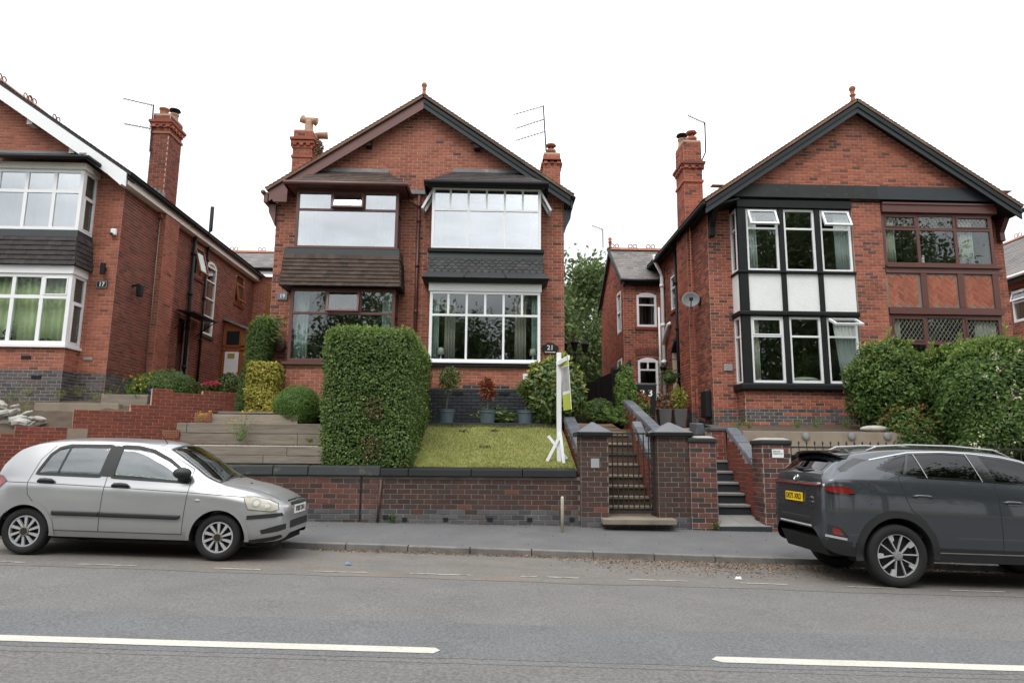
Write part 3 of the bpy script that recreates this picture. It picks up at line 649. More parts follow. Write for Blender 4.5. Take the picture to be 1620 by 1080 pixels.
def digits(H, s, x, y, z, w_, h_, plate, txt, size, name='number_plate', border=None):
    b = MB(); b.box(x - w_ / 2, x + w_ / 2, y - .02, y, z - h_ / 2, z + h_ / 2); p = b.build(name, MATS[plate], H, bevel=.006)
    if border:
        bb = MB()
        for q in ((-w_ / 2 + .008, w_ / 2 - .008, h_ / 2 - .02, h_ / 2 - .008), (-w_ / 2 + .008, w_ / 2 - .008, -h_ / 2 + .008, -h_ / 2 + .02)): bb.box(x + q[0], x + q[1], y - .024, y - .0205, z + q[2], z + q[3])
        for q in (-w_ / 2 + .008, w_ / 2 - .02): bb.box(x + q, x + q + .012, y - .024, y - .0205, z - h_ / 2 + .021, z + h_ / 2 - .021)
        bb.build('rim', MATS[border], p)
    text_obj(s, 'numeral', p, (x, y - .0215, z), size, MATS[txt], depth=.002, bold=True)
    return p
YW = 17.1                                           # main front walls
# ================================================================ houses 19 and 21
HA = empty('semi_detached_house', (-1.88, 17.1, 2.2), 'pair of red brick semi-detached houses with one bay framed in brown and one in white', 'house')
BA = Building(HA, 300)
AX0, AX1, AAX, AAZ = -5.60, 1.85, -1.87, 10.66      # walls, apex of the bargeboards
def gab(z, ax=AAX, az=AAZ - .13, k=.675):
    h = (az - z) / k; return ax - h, ax + h
def matA(a, z):
    x = a + AX0
    if z < 2.62 and x < -2: return 'blue_brick'
    r = int(z / .081)
    if x < -5.45 and r % 5 in (0, 2): return 'dark_red_brick'
    if x > 1.60 and r % 6 in (0,): return 'dark_red_brick'
    return 'dark_red_brick' if random.random() < .03 else 'red_brick'
frA = Fr((AX0, YW, 0), *FRONT)
B19 = (-4.93, -2.38); B21 = (-1.54, 1.21)
brick_wall(BA, 'front_wall', frA, AX1 - AX0, 1.8, 8.02, matA, holes=[(B19[0] - AX0 + .04, B19[1] - AX0 - .04, 3.6, 7.98), (B21[0] - AX0 + .04, B21[1] - AX0 - .04, 3.6, 8.0)])
gz = 8.02
g0, g1 = gab(gz)
brick_wall(BA, 'gable_wall', Fr((AX0, YW, 0), *FRONT), AX1 - AX0, gz, gz + .001, matA, gable=[(max(g0 - AX0, 0), gz), (min(g1 - AX0, AX1 - AX0), gz), (AAX - AX0, AAZ - .13)], lim=lambda z: (gab(z)[0] - AX0, gab(z)[1] - AX0), pick=False)
# right and left side walls
brick_wall(BA, 'side_wall', Fr((AX1, YW, 0), (0, 1, 0), (1, 0, 0)), 9.5, 1.8, 8.0, matA, pick=False, m0=.22, m1=.2)
brick_wall(BA, 'side_wall', Fr((AX0, YW + 9.5, 0), (0, -1, 0), (-1, 0, 0)), 9.5, 1.8, 8.0, matA, pick=False, m1=.22, m0=.2)
b = MB(); b.box(AX0, AX1, YW + 9.3, YW + 9.5, 1.8, 8.0); b.build('rear_wall', MATS['mortar_red'], HA)
gable_roof(HA, AAX, AAZ + .10, 3.94, 3.94 * .682, 16.74, 26.9, 'roof_tile', rows=40)
crest(HA, (AAX, 16.8, AAZ + .12), (0, 1, 0), 16, rings=False, tile=.45)
b = MB(); b.lathe((AAX, 16.86, AAZ + .12), [(.11, 0), (.05, .06), (.04, .16), (.055, .19), (.035, .21), (.065, .27), (.075, .31), (.05, .36), (.01, .38)], 14); b.build('finial', MATS['terracotta'], HA, smooth=True)
ez = AAZ - 3.86 * .680
barge(HA, 'bargeboard', 'brown_board', (AAX - 3.86, 16.80, ez), (AAX, 16.80, AAZ), .27, 16.8, foot=[(AAX - 3.86, ez), (AAX - 3.74, ez - .28), (AAX - 3.40, ez - .28), (AAX - 3.40, ez + .2)])
barge(HA, 'bargeboard', 'slate_paint', (AAX, 16.80, AAZ), (AAX + 3.86, 16.80, ez), .24, 16.8, moulded=True)
for sx in (-1, 1):                                  # soffits, purlin ends
    s = MB(); s.hexa([(AAX, 16.84, AAZ - .10), (AAX + sx * 3.84, 16.84, ez - .10), (AAX + sx * 3.84, 17.1, ez - .10), (AAX, 17.1, AAZ - .10)], [(AAX, 16.84, AAZ - .07), (AAX + sx * 3.84, 16.84, ez - .07), (AAX + sx * 3.84, 17.1, ez - .07), (AAX, 17.1, AAZ - .07)]); s.build('soffit', MATS['black_paint'], HA)
    for t in (.36, .72):
        s = MB(); s.box(AAX + sx * 3.94 * t - .07, AAX + sx * 3.94 * t + .07, 16.845, 17.12, AAZ - 3.94 * t * .68 - .34, AAZ - 3.94 * t * .68 - .12); s.build('purlin_end', MATS['black_paint'], HA)
    s = MB(); xo = AX0 - .22 if sx < 0 else AX1 + .16
    s.box(xo - .05 * (sx < 0), xo + .05, 16.84, 26.8, ez - .28, ez - .02); s.build('eaves_board', MATS['brown_board' if sx < 0 else 'slate_paint'], HA)
    gutter(HA, [(xo + sx * .07, 16.8, ez - .02), (xo + sx * .07, 26.8, ez - .02)], 'brown_frame' if sx < 0 else 'black_paint')
    c = MB(); xw = AX0 if sx < 0 else AX1           # shaped bracket under the eaves corner
    c.prism([(0, ez - .28), (sx * .2, ez - .28), (sx * .17, ez - .5), (0, ez - .85)], lambda a, z, d: (xw + a, d, z), 17.0, 17.12); c.build('eaves_bracket', MATS['brown_board' if sx < 0 else 'slate_paint'], HA)
chimney(BA, -5.97, -5.42, 19.3, 20.2, 8.0, 10.95, 'mixed_red_brick', [(-5.62, 19.6, 'horn'), (-5.5, 20.0, 'side')], bands=((.80, .03), (.85, .06), (.885, .09)), string=.70)
b = MB(); P_ = []; D_ = []
for i in range(900):
    y_ = random.uniform(19.35, 20.2); z_ = random.uniform(9.7, 10.8); P_.append((-5.39 + random.uniform(0, .10), y_, z_)); D_.append((1, 0, .3))
lf = leaf_mesh('climbing_plant', P_, D_, .07, MATS['leaf_dry'], spread=.6); tag(lf, 'dry climbing plant clinging to the chimney with the horn-shaped clay pot', 'climbing plant')
chimney(BA, 1.55, 2.06, 20.0, 20.7, 8.0, 10.72, 'red_brick', [(1.80, 20.3, 'redcowl')], bands=((.86, .02), (.885, .035), (.9, .02)), mortar='mortar', string=.885)
# lead valley and downpipe between the bays
b = MB(); b.box(-2.28, -1.60, 16.98, 17.095, 8.11, 8.22); b.build('lead_valley', MATS['lead'], HA)
pipe(HA, [(-1.93, 17.03, 8.1), (-1.93, 17.03, 3.0)], 'brown_frame', .04, collars=[(-1.93, 17.03, z) for z in (7.4, 6.2, 5.0, 3.9)])
for xg in (-2.17, -1.72): pipe(HA, [(xg, 16.96, 8.12), (xg, 16.98, 7.9), (-1.93, 17.0, 7.75)], 'brown_frame', .035)

def hip_bay_roof(H, x0, x1, yf, yb, ze, zr_, inset, mat, gmat, rows=7):
    """small hipped roof over a bay: front slope and two hips"""
    tiles_slope(H, 'bay_roof', mat, (x0, yf, ze), (x1, yf, ze), (x0 + inset, yb, zr_), (x1 - inset, yb, zr_), rows, 16, th=.012, lift=.01)
    tiles_slope(H, 'bay_roof', mat, (x1, yf, ze), (x1, yb, ze), (x1 - inset, yb, zr_), (x1 - inset, yb + .001, zr_), rows, 5, th=.012, lift=.01)
    tiles_slope(H, 'bay_roof', mat, (x0, yb, ze), (x0, yf, ze), (x0 + inset, yb + .001, zr_), (x0 + inset, yb, zr_), rows, 5, th=.012, lift=.01)
    f = MB(); f.box(x0 + inset - .05, x1 - inset + .05, yb - .06, yb - .012, zr_ - .04, zr_ + .07); f.build('lead_flashing', MATS['lead'], H)
    gutter(H, [(x0 - .04, yb, ze - .03), (x0 - .04, yf - .05, ze - .03), (x1 + .04, yf - .05, ze - .03), (x1 + .04, yb, ze - .03)], gmat, .06)
    s = MB(); s.box(x0 + .02, x1 - .02, yf + .02, yb, ze - .075, ze - .055); s.build('bay_soffit', MATS[gmat], H)
# ---- bay of 19
x0, x1 = B19
hip_bay_roof(HA, -5.14, -2.18, 16.26, 17.1, 8.07, 8.72, .62, 'brown_tile', 'brown_frame')
b = MB(); b.box(x0 - .03, x1 + .03, 16.44, 17.1, 7.98, 8.02); b.build('fascia', MATS['brown_frame'], HA)
frf = lambda a0: Fr((a0, 16.5, 0), *FRONT)
frR = lambda a1, yf=16.572: Fr((a1, yf, 0), (0, 1, 0), (1, 0, 0))
frL = lambda a0, yb=17.1: Fr((a0, yb, 0), (0, -1, 0), (-1, 0, 0))
window(HA, frf(x0), x1 - x0, 6.45, 7.98, [], 7.46, [.345, .665], 'brown_frame', .075, .06, gl='bright_glass', opens=(((1, 1), R(14)),), label='upper bay window of 19 with its small middle light ajar')
window(HA, frR(x1), .525, 6.45, 7.98, [], 7.46, None, 'brown_frame', .07, .06); window(HA, frL(x0), .525, 6.45, 7.98, [], 7.46, None, 'brown_frame', .07, .06)
room(HA, x0 + .05, x1 - .05, 17.35, 20.4, 5.9, 8.0, 'room_light')
for za, zb in ((6.35, 6.44), (7.955, 7.978)): b = MB(); b.box(x0 + .05, x1 - .05, 16.58, 17.34, za, zb); b.build('bay_lining', MATS['room_light'], HA)
# tile-hung apron
def apron(H, x0t, x1t, x0b, x1b, yft, yfb, yb, zt, zb, rows, tw, mat, flash, fmat='slate_paint', shape='plain', sides=(True, True)):
    b = MB(); b.hexa([(x0b, yfb + .03, zb), (x1b, yfb + .03, zb), (x1b, yb, zb), (x0b, yb, zb)], [(x0t, yft + .02, zt), (x1t, yft + .02, zt), (x1t, yb, zt), (x0t, yb, zt)]); ap = b.build('hung_apron', MATS['black_paint'], H)
    f = MB(); f.hexa([(x0t - .03, yft - .035, zt - flash), (x1t + .03, yft - .035, zt - flash), (x1t + .03, yb, zt - flash), (x0t - .03, yb, zt - flash)], [(x0t - .01, yft - .01, zt + .015), (x1t + .01, yft - .01, zt + .015), (x1t + .01, yb, zt + .015), (x0t - .01, yb, zt + .015)]); f.build('lead_flashing', MATS[fmat], ap)
    zz = zt - flash + .02; hrow = (zz - zb) / rows; cache = {}
    tl = hrow * 1.45
    def tile_mesh(w_):
        k = round(w_, 3)
        if k not in cache:
            m = MB()
            if shape == 'plain': m.hexa([(-w_ / 2, -.036, 0), (w_ / 2, -.036, 0), (w_ / 2, -.018, 0), (-w_ / 2, -.018, 0)], [(-w_ / 2, -.006, tl), (w_ / 2, -.006, tl), (w_ / 2, .004, tl), (-w_ / 2, .004, tl)])
            else:
                h_ = w_ / 2; poly = [(-h_, hrow * .55), (-h_ * .55, hrow * .16), (0, 0), (h_ * .55, hrow * .16), (h_, hrow * .55), (h_, tl), (-h_, tl)]
                m.prism(poly, lambda a, c, d: (a, d - .016 * (1 - c / tl), c), -.008, .004)
            me = bpy.data.meshes.new('tile'); me.from_pydata(m.v, [], m.f); me.materials.append(MATS[mat]); cache[k] = me
        return cache[k]
    for r in range(rows):
        z_ = zb + r * hrow; t = (z_ - zb) / (zt - zb); xa = x0b * (1 - t) + x0t * t; xb = x1b * (1 - t) + x1t * t; yf_ = yfb * (1 - t) + yft * t; tilt = math.atan2(yft - yfb, zt - zb)
        runs = [('f', xa, xb)] + ([('r', yf_, yb)] if sides[1] else []) + ([('l', yf_, yb)] if sides[0] else [])
        for kind, a0, a1 in runs:
            n_ = max(2, round((a1 - a0) / tw)); w_ = (a1 - a0) / n_; off = w_ / 2 if r % 2 else 0
            for i in range(n_ + (1 if off else 0)):
                p0, p1 = max(a0, a0 + i * w_ - off), min(a1, a0 + (i + 1) * w_ - off)
                if p1 - p0 < .03: continue
                c = (p0 + p1) / 2; o_ = random.uniform(-.003, .003)
                if kind == 'f': o = put('tile', tile_mesh(p1 - p0 - .003), ap, (c, yf_ + o_, z_ + random.uniform(-.003, .003))); o.rotation_euler = (-tilt, 0, 0)
                elif kind == 'r': o = put('tile', tile_mesh(p1 - p0 - .003), ap, (xb + o_, c, z_)); o.rotation_euler = (-tilt * .6, 0, R(90))
                else: o = put('tile', tile_mesh(p1 - p0 - .003), ap, (xa + o_, c, z_)); o.rotation_euler = (-tilt * .6, 0, R(-90))
    return ap
apron(HA, -5.10, -2.32, -5.14, -2.25, 16.40, 16.28, 17.09, 6.42, 5.45, 8, .168, 'brown_tile', .20)
b = MB(); b.box(x0 - .12, x1 + .04, 16.38, 17.09, 6.425, 6.455); b.build('window_sill', MATS['brown_frame'], HA)
window(HA, frf(x0), x1 - x0, 3.62, 5.44, [], 4.82, [.345, .665], 'brown_frame', .075, .06, gl='pane_glass', opens=(((1, 1), R(12)),), label='lower bay window of 19 with its middle top light tilted open')
window(HA, frR(x1), .525, 3.62, 5.44, [], 4.82, None, 'brown_frame', .07, .06); window(HA, frL(x0), .525, 3.62, 5.44, [], 4.82, None, 'brown_frame', .07, .06)
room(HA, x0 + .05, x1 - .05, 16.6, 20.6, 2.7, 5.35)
b = MB(); b.box(x0 - .1, x1 + .08, 16.42, 17.09, 3.545, 3.615); b.build('window_sill', MATS['brown_frame'], HA)
frb = Fr((x0, 16.52, 0), *FRONT)
brick_wall(BA, 'bay_wall', frb, x1 - x0, 1.8, 3.54, lambda a, z: 'blue_brick' if z < 2.62 else 'red_brick')
brick_wall(BA, 'bay_wall', Fr((x1, 16.52, 0), (0, 1, 0), (1, 0, 0)), .58, 1.8, 3.54, lambda a, z: 'blue_brick' if z < 2.62 else 'red_brick', pick=False, m0=.22)
M('plate_slate', (.16, .175, .19), .6, noise=.08, fine=0)
digits(HA, '19', *at(447, 468.5, 17.08), .25, .20, 'plate_slate', 'letter_white', .145)
b = MB(); c = at(441, 546, 17.08); b.lathe((c[0], 17.09, c[2]), [(.01, 0), (.17, 0), (.19, -.02), (.19, -.07), (.15, -.09)][::-1], 24, axis=1); b.build('wall_vent', MATS['brown_board'], HA, smooth=True)
# ---- bay of 21
x0, x1 = B21
hip_bay_roof(HA, -1.68, 1.33, 16.28, 17.1, 8.17, 8.78, .66, 'dark_tile', 'black_paint')
b = MB(); b.box(x0 - .06, x1 + .06, 16.43, 17.1, 8.13, 8.16); b.build('fascia', MATS['black_paint'], HA)
window(HA, frf(x0), x1 - x0, 6.49, 8.13, [.333, .667], 7.52, [.167, .333, .5, .667, .833], 'white_upvc', .07, .05, gl='bright_glass', label='upper bay window of 21 with six small lights over three large panes')
window(HA, frR(x1), .525, 6.49, 8.13, [], 7.52, None, 'white_upvc', .06, .05, opens=(((1, 0), R(28)),)); window(HA, frL(x0), .525, 6.49, 8.13, [], 7.52, None, 'white_upvc', .06, .05, opens=(((1, 0), R(28)),))
room(HA, x0 + .05, x1 - .05, 17.35, 20.4, 5.9, 8.1, 'room_light')
for za, zb in ((6.38, 6.48), (8.10, 8.128)): b = MB(); b.box(x0 + .05, x1 - .05, 16.58, 17.34, za, zb); b.build('bay_lining', MATS['room_light'], HA)
b = MB(); b.box(x0 - .07, x1 + .07, 16.38, 17.09, 6.40, 6.485); b.build('window_sill', MATS['black_paint'], HA)
apron(HA, x0 - .03, x1 + .03, x0 - .05, x1 + .05, 16.45, 16.40, 17.09, 6.395, 5.87, 5, .165, 'black_slate', .16, shape='fish', sides=(False, True))
b = MB(); xa, xb = x0 - .19, x1 + .19            # rolled lead lip over the lower window
b.hexa([(xa, 16.20, 5.70), (xb, 16.20, 5.70), (xb, 17.09, 5.70), (xa, 17.09, 5.70)], [(x0 - .04, 16.42, 5.92), (x1 + .04, 16.42, 5.92), (x1 + .04, 17.09, 5.92), (x0 - .04, 17.09, 5.92)])
for t in (.33, .66): b.tube([(xa + (xb - xa) * t, 16.20, 5.715), (x0 + (x1 - x0) * t, 16.41, 5.925)], .018, 8)
b.build('lead_lip', MATS['black_slate'], HA, bevel=.02)
b = MB(); b.hexa([(xa + .16, 16.36, 5.62), (xb - .16, 16.36, 5.62), (xb - .16, 17.09, 5.62), (xa + .16, 17.09, 5.62)], [(xa + .01, 16.22, 5.698), (xb - .01, 16.22, 5.698), (xb - .01, 17.09, 5.698), (xa + .01, 17.09, 5.698)]); b.build('lip_soffit', MATS['black_paint'], HA)
b = MB(); b.box(x0 - .02, x1 + .02, 16.47, 17.09, 5.42, 5.618); b.build('fascia', MATS['white_upvc'], HA)
window(HA, frf(x0 + .01), x1 - x0 - .02, 3.66, 5.42, [.333, .667], 4.82, [.167, .333, .5, .667, .833], 'white_upvc', .07, .055, gl='pane_glass', label='lower bay window of 21 with six small lights over three large panes')
window(HA, frR(x1 - .01), .525, 3.66, 5.42, [], 4.82, None, 'white_upvc', .06, .05); window(HA, frL(x0 + .01), .525, 3.66, 5.42, [], 4.82, None, 'white_upvc', .06, .05)
room(HA, x0 + .05, x1 - .05, 16.6, 20.6, 2.7, 5.4)
b = MB(); b.box(x0 - .06, x1 + .06, 16.40, 17.09, 3.625, 3.658); b.build('window_board', MATS['white_upvc'], HA)
b = MB(); b.box(x0 - .05, x1 + .05, 16.43, 17.09, 3.545, 3.622); b.build('window_sill', MATS['black_paint'], HA)
frb = Fr((x0 + .04, 16.52, 0), *FRONT)
def mat21(a, z): return 'black_brick' if z < 2.98 + .10 * math.sin(a / 2.67 * math.pi) else 'red_brick'
brick_wall(BA, 'bay_wall', frb, x1 - x0 - .08, 1.8, 3.54, mat21, mortar='mortar_red')
b = MB(); b.box(x0 + .05, x1 - .05, 16.517, 16.60, 1.8, 3.0); b.build('painted_plinth', MATS['black_paint'], HA)
for sx, m_0, fr_ in ((x1 - .04, .22, Fr((x1 - .04, 16.52, 0), (0, 1, 0), (1, 0, 0))), (x0 + .04, 0, Fr((x0 + .04, 17.1, 0), (0, -1, 0), (-1, 0, 0)))): brick_wall(BA, 'bay_wall', fr_, .58, 1.8, 3.54, lambda a, z: 'black_brick' if z < 3.0 else 'red_brick', pick=False, m0=m_0, m1=.22 - m_0)
c = at(831, 596, 16.5); b = MB(); b.box(c[0] - .06, c[0] + .06, 16.47, 16.51, c[2] - .07, c[2] + .07); b.build('outdoor_socket', MATS['white_upvc'], HA, bevel=.008)
for px_ in (725, 797):
    c = at(px_, 622, 16.5); b = MB(); b.box(c[0] - .12, c[0] + .12, 16.495, 16.51, c[2] - .035, c[2] + .035); b.build('air_brick', MATS['black_paint'], HA)
c = at(870.5, 551, 17.08)                            # oval black number sign
b = MB(); poly = [(-.19, -.05), (-.22, 0), (-.19, .07), (-.12, .09), (-.08, .14), (.08, .14), (.12, .09), (.19, .07), (.22, 0), (.19, -.05), (.15, -.13), (-.15, -.13)]
b.prism(poly, lambda a, z, d: (c[0] + a, d, c[2] + z), 17.06, 17.09); pl = b.build('number_plate', MATS['plate_black'], HA)
text_obj('21', 'numeral', pl, (c[0], 17.057, c[2] + .015), .17, MATS['letter_white'], bold=True)
b = MB()
for i in range(8): b.box(c[0] - .135 + i * .034, c[0] - .135 + i * .034 + .022, 17.054, 17.0585, c[2] - .112, c[2] - .084)
b.build('name_strip', MATS['letter_white'], pl)
BA.finish()

# curtains, lamps and ornaments in the windows of 19 and 21
cw = 'white net curtains in the upper window of 19'
curtain(-4.85, -4.30, 16.68, 6.5, 7.95, 'curtain_white', 'white net curtain at the left of the brown-framed upper window', cw, 6)
curtain(-2.95, -2.45, 16.68, 6.5, 7.95, 'curtain_white', 'white net curtain at the right of the brown-framed upper window', cw, 6)
cw = 'pale green curtains in the lower window of 19'
curtain(-4.84, -4.52, 16.70, 3.66, 5.40, 'curtain_sage', 'pale green curtain at the left of the brown-framed lower window', cw, 4)
curtain(-2.72, -2.45, 16.70, 3.66, 5.40, 'curtain_sage', 'pale green curtain at the right of the brown-framed lower window', cw, 4)
cw = 'taupe curtains in the lower window of 21'
curtain(-1.16, -.90, 16.70, 3.67, 5.38, 'curtain_taupe', 'taupe curtain beside the left table lamp in the white lower bay', cw, 4)
curtain(.58, .86, 16.70, 3.67, 5.38, 'curtain_taupe', 'taupe curtain beside the right table lamp in the white lower bay', cw, 4)
cw = 'pale blinds at the sides of the lower window of 21'
curtain(-1.46, -1.30, 16.68, 3.67, 5.38, 'curtain_sage', 'pale green drape at the far left of the white lower bay', cw, 3); curtain(1.0, 1.14, 16.68, 3.67, 5.38, 'curtain_sage', 'pale green drape at the far right of the white lower bay', cw, 3)
cw = 'curtains in the upper window of 21'
curtain(-1.45, -1.28, 16.72, 6.5, 8.1, 'curtain_white', 'white curtain at the left of the white upper bay window', cw, 3); curtain(.96, 1.14, 16.72, 6.5, 8.1, 'curtain_taupe', 'taupe curtain at the right of the white upper bay window', cw, 3)
for px_, lb in ((697, 'white table lamp in front of the left taupe curtain'), (843, 'white table lamp in front of the right taupe curtain')):
    c = at(px_, 574, 16.64); L_ = empty('table_lamp', (c[0], 16.64, 3.66), lb, 'lamp', 'table lamps in the bay window of 21')
    b = MB(); b.lathe((c[0], 16.64, 3.66), [(.05, 0), (.05, .015), (.015, .03), (.035, .08), (.018, .13), (.02, .2), (.008, .25)], 12); b.build('base', MATS['white_upvc'], L_, smooth=True)
    b = MB(); b.lathe((c[0], 16.64, 3.66), [(.085, .2), (.06, .36)], 16); b.build('lamp_shade', MATS['curtain_cream'], L_, smooth=True)
c = at(771, 394, 16.66); f = MB(); f.lathe((c[0], 16.66, 6.49), [(.06, 0), (.05, .05), (.02, .08), (.025, .11), (.012, .15)], 10); f.sphere((c[0], 16.66, 6.66), .02)
for s_ in (-1, 1): f.bar((c[0], 16.66, 6.60), (c[0] + s_ * .07, 16.66, 6.54), .02, .05)
tag(f.build('figurine', MATS['white_upvc'], smooth=True), 'small white angel figurine standing on the sill of the white upper bay', 'figurine')
# ================================================================ house 17
H7 = empty('end_house', (-13.25, 17.1, 2.7), 'red brick house with white bay windows, white bargeboard and green curtains', 'house')
B7 = Building(H7, 300)
SX0, SX1, SAX, SAZ = -17.0, -9.52, -13.25, 11.06
def mat7(a, z):
    if z < 3.33: return 'blue_brick'
    return 'dark_red_brick' if random.random() < .02 else 'red_brick'
K7 = .672
gab7 = lambda z: (SAX - (SAZ - .18 - z) / K7, SAX + (SAZ - .18 - z) / K7)
bay7 = (-12.98, -10.22)
brick_wall(B7, 'front_wall', Fr((SX0, YW, 0), *FRONT), SX1 - SX0, 1.8, 8.38, mat7, holes=[(bay7[0] - SX0 + .04, bay7[1] - SX0 - .04, 3.9, 8.35)], mortar='mortar_red')
brick_wall(B7, 'gable_wall', Fr((SX0, YW, 0), *FRONT), SX1 - SX0, 8.38, 8.381, mat7, gable=[(max(gab7(8.38)[0] - SX0, 0), 8.38), (min(gab7(8.38)[1], SX1) - SX0, 8.38), (SAX - SX0, SAZ - .18)], lim=lambda z: (gab7(z)[0] - SX0, gab7(z)[1] - SX0), pick=False, mortar='mortar_red')
# long right-hand side wall, chimney breast, windows, door
side = Fr((SX1, YW, 0), (0, 1, 0), (1, 0, 0))
ws = [(4.18, 5.0, 6.98, 8.0), (5.28, 6.1, 5.28, 7.78), (7.85, 8.75, 6.9, 8.05), (3.62, 4.5, 1.8, 5.55)]
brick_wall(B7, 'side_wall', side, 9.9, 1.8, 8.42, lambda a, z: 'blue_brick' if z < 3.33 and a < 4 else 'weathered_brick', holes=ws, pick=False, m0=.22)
brick_wall(B7, 'chimney_breast', Fr((SX1, 19.0, 0), *FRONT), .19, 1.8, 8.42, mat7, pick=False, mortar='mortar_red', thick=.8)
brick_wall(B7, 'chimney_breast', Fr((SX1 + .19, 19.0, 0), (0, 1, 0), (1, 0, 0)), .82, 1.8, 8.42, mat7, pick=False, thick=.1, m0=.01)
b = MB(); b.box(SX0, SX0 + .2, YW + .23, 27, 1.8, 8.3); b.build('side_wall', MATS['mortar_red'], H7)
b = MB(); b.box(SX0, SX1 - .22, 26.8, 27, 1.8, 8.3); b.build('rear_wall', MATS['mortar_red'], H7)
gable_roof(H7, SAX, SAZ + .06, 4.06, 4.06 * K7, 16.72, 27.4, 'dark_tile', rows=40)
crest(H7, (SAX + 1.2, 16.80, SAZ - .70), (0, 1, 0), 3, rings=True, tile=.5, r=.07)
crest(H7, (SAX + .35, 16.80, SAZ - .10), (0, 1, 0), 3, rings=True, tile=.5, r=.07)
ez7 = SAZ - 3.95 * K7
for sg in (-1, 1):
    xf = SAX + sg * 3.95
    barge(H7, 'bargeboard', 'white_upvc', *(((xf, 16.70, ez7), (SAX, 16.70, SAZ)) if sg < 0 else ((SAX, 16.70, SAZ), (xf, 16.70, ez7))), .36, 16.70, foot=[(xf, ez7), (xf, ez7 - .2), (xf - sg * .12, ez7 - .33), (xf - sg * .5, ez7 - .02), (xf - sg * .3, ez7 + .19)])
    s = MB(); s.box(min(xf, xf - sg * .24), max(xf, xf - sg * .24), 16.82, 27.0, ez7 - .26, ez7 - .22); s.build('soffit', MATS['old_white'], H7)
    s = MB(); s.box(min(xf - sg * .01, xf - sg * .035), max(xf - sg * .01, xf - sg * .035), 16.825, 27.3, ez7 - .215, ez7 - .02); s.build('eaves_board', MATS['old_white'], H7)
    gutter(H7, [(xf + sg * .06, 16.76, ez7 - .03), (xf + sg * .06, 27.2, ez7 - .05)], 'black_paint', .06)
    s = MB(); s.hexa([(SAX, 16.82, SAZ - .14), (xf, 16.82, ez7 - .14), (xf, 17.1, ez7 - .14), (SAX, 17.1, SAZ - .14)], [(SAX, 16.82, SAZ - .10), (xf, 16.82, ez7 - .10), (xf, 17.1, ez7 - .10), (SAX, 17.1, SAZ - .10)]); s.build('soffit', MATS['black_paint'], H7)
for t in (.33, .62):
    x_ = SAX + 3.95 * t; s = MB(); s.box(x_ - .08, x_ + .06, 16.83, 17.1, SAZ - 3.95 * t * K7 - .46, SAZ - 3.95 * t * K7 - .24); s.build('purlin_end', MATS['old_white'], H7)
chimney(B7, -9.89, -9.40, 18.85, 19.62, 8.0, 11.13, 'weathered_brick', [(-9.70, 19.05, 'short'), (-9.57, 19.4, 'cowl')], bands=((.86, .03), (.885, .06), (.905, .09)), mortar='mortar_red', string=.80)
s = MB()
for k in range(5): s.box(-9.93 + k * .12, -9.83 + k * .12, 18.82, 18.85, 8.55 + .06 * (4 - k), 8.72 + .06 * (4 - k))
s.build('stepped_flashing', MATS['lead'], H7)
# white bay
x0, x1 = bay7
tr = tiles_slope(H7, 'bay_roof', 'dark_tile', (x0 - .2, 16.26, 8.62), (x1 + .2, 16.26, 8.62), (x0 + .3, 17.1, 9.02), (x1 - .45, 17.1, 9.02), 7, 16)
tiles_slope(H7, 'bay_roof', 'dark_tile', (x1 + .2, 16.26, 8.62), (x1 + .2, 17.1, 8.62), (x1 - .45, 17.1, 9.02), (x1 - .45, 17.101, 9.02), 7, 5)
b = MB(); b.hexa([(x1 - .55, 17.02, 9.03), (x1 - .42, 17.02, 9.03), (x1 + .12, 16.30, 8.70), (x1 - .02, 16.30, 8.70)], [(x1 - .55, 17.02, 9.06), (x1 - .42, 17.02, 9.06), (x1 + .12, 16.30, 8.74), (x1 - .02, 16.30, 8.74)]); b.box(x0, x1 - .5, 17.03, 17.09, 9.0, 9.09); b.build('lead_flashing', MATS['lead'], H7)
gutter(H7, [(x0, 16.21, 8.58), (x1 + .24, 16.21, 8.58), (x1 + .24, 17.1, 8.58)], 'black_paint', .06)
b = MB(); b.box(x0 - .05, x1 + .05, 16.44, 17.09, 8.37, 8.53); b.build('fascia', MATS['old_white'], H7)
window(H7, Fr((x0, 16.5, 0), *FRONT), x1 - x0, 6.80, 8.37, [.25, .5, .75], 7.80, None, 'white_upvc', .085, .085, gl='bright_glass', label='upper white bay window of 17')
window(H7, frR(x1), .525, 6.80, 8.37, [], 7.72, None, 'white_upvc', .07, .06, sashes=((0, 0),))
room(H7, x0 + .05, x1 - .05, 16.7, 20.4, 6.3, 8.4)
apron(H7, x0 - .02, x1 + .02, x0 - .05, x1 + .09, 16.46, 16.40, 17.09, 6.78, 5.90, 6, .168, 'dark_tile', .17, sides=(False, True))
b = MB(); b.box(x0 - .03, x1 + .03, 16.46, 17.09, 5.70, 5.90); b.build('fascia', MATS['white_upvc'], H7)
window(H7, Fr((x0, 16.5, 0), *FRONT), x1 - x0, 3.95, 5.70, [.25, .5, .75], 5.12, None, 'white_upvc', .09, .09, gl='clear_glass', sashes=((1, 3),), label='lower white bay window of 17 with green curtains')
window(H7, frR(x1), .525, 3.95, 5.70, [], 5.02, None, 'white_upvc', .07, .06, sashes=((0, 0),))
room(H7, x0 + .05, x1 - .05, 16.6, 20.4, 3.2, 5.7)
b = MB(); b.box(x0 - .06, x1 + .06, 16.42, 17.09, 3.88, 3.945); b.build('window_sill', MATS['white_upvc'], H7)
brick_wall(B7, 'bay_wall', Fr((x0, 16.52, 0), *FRONT), x1 - x0, 1.8, 3.87, mat7)
brick_wall(B7, 'bay_wall', Fr((x1, 16.52, 0), (0, 1, 0), (1, 0, 0)), .58, 1.8, 3.87, mat7, pick=False, m0=.22)
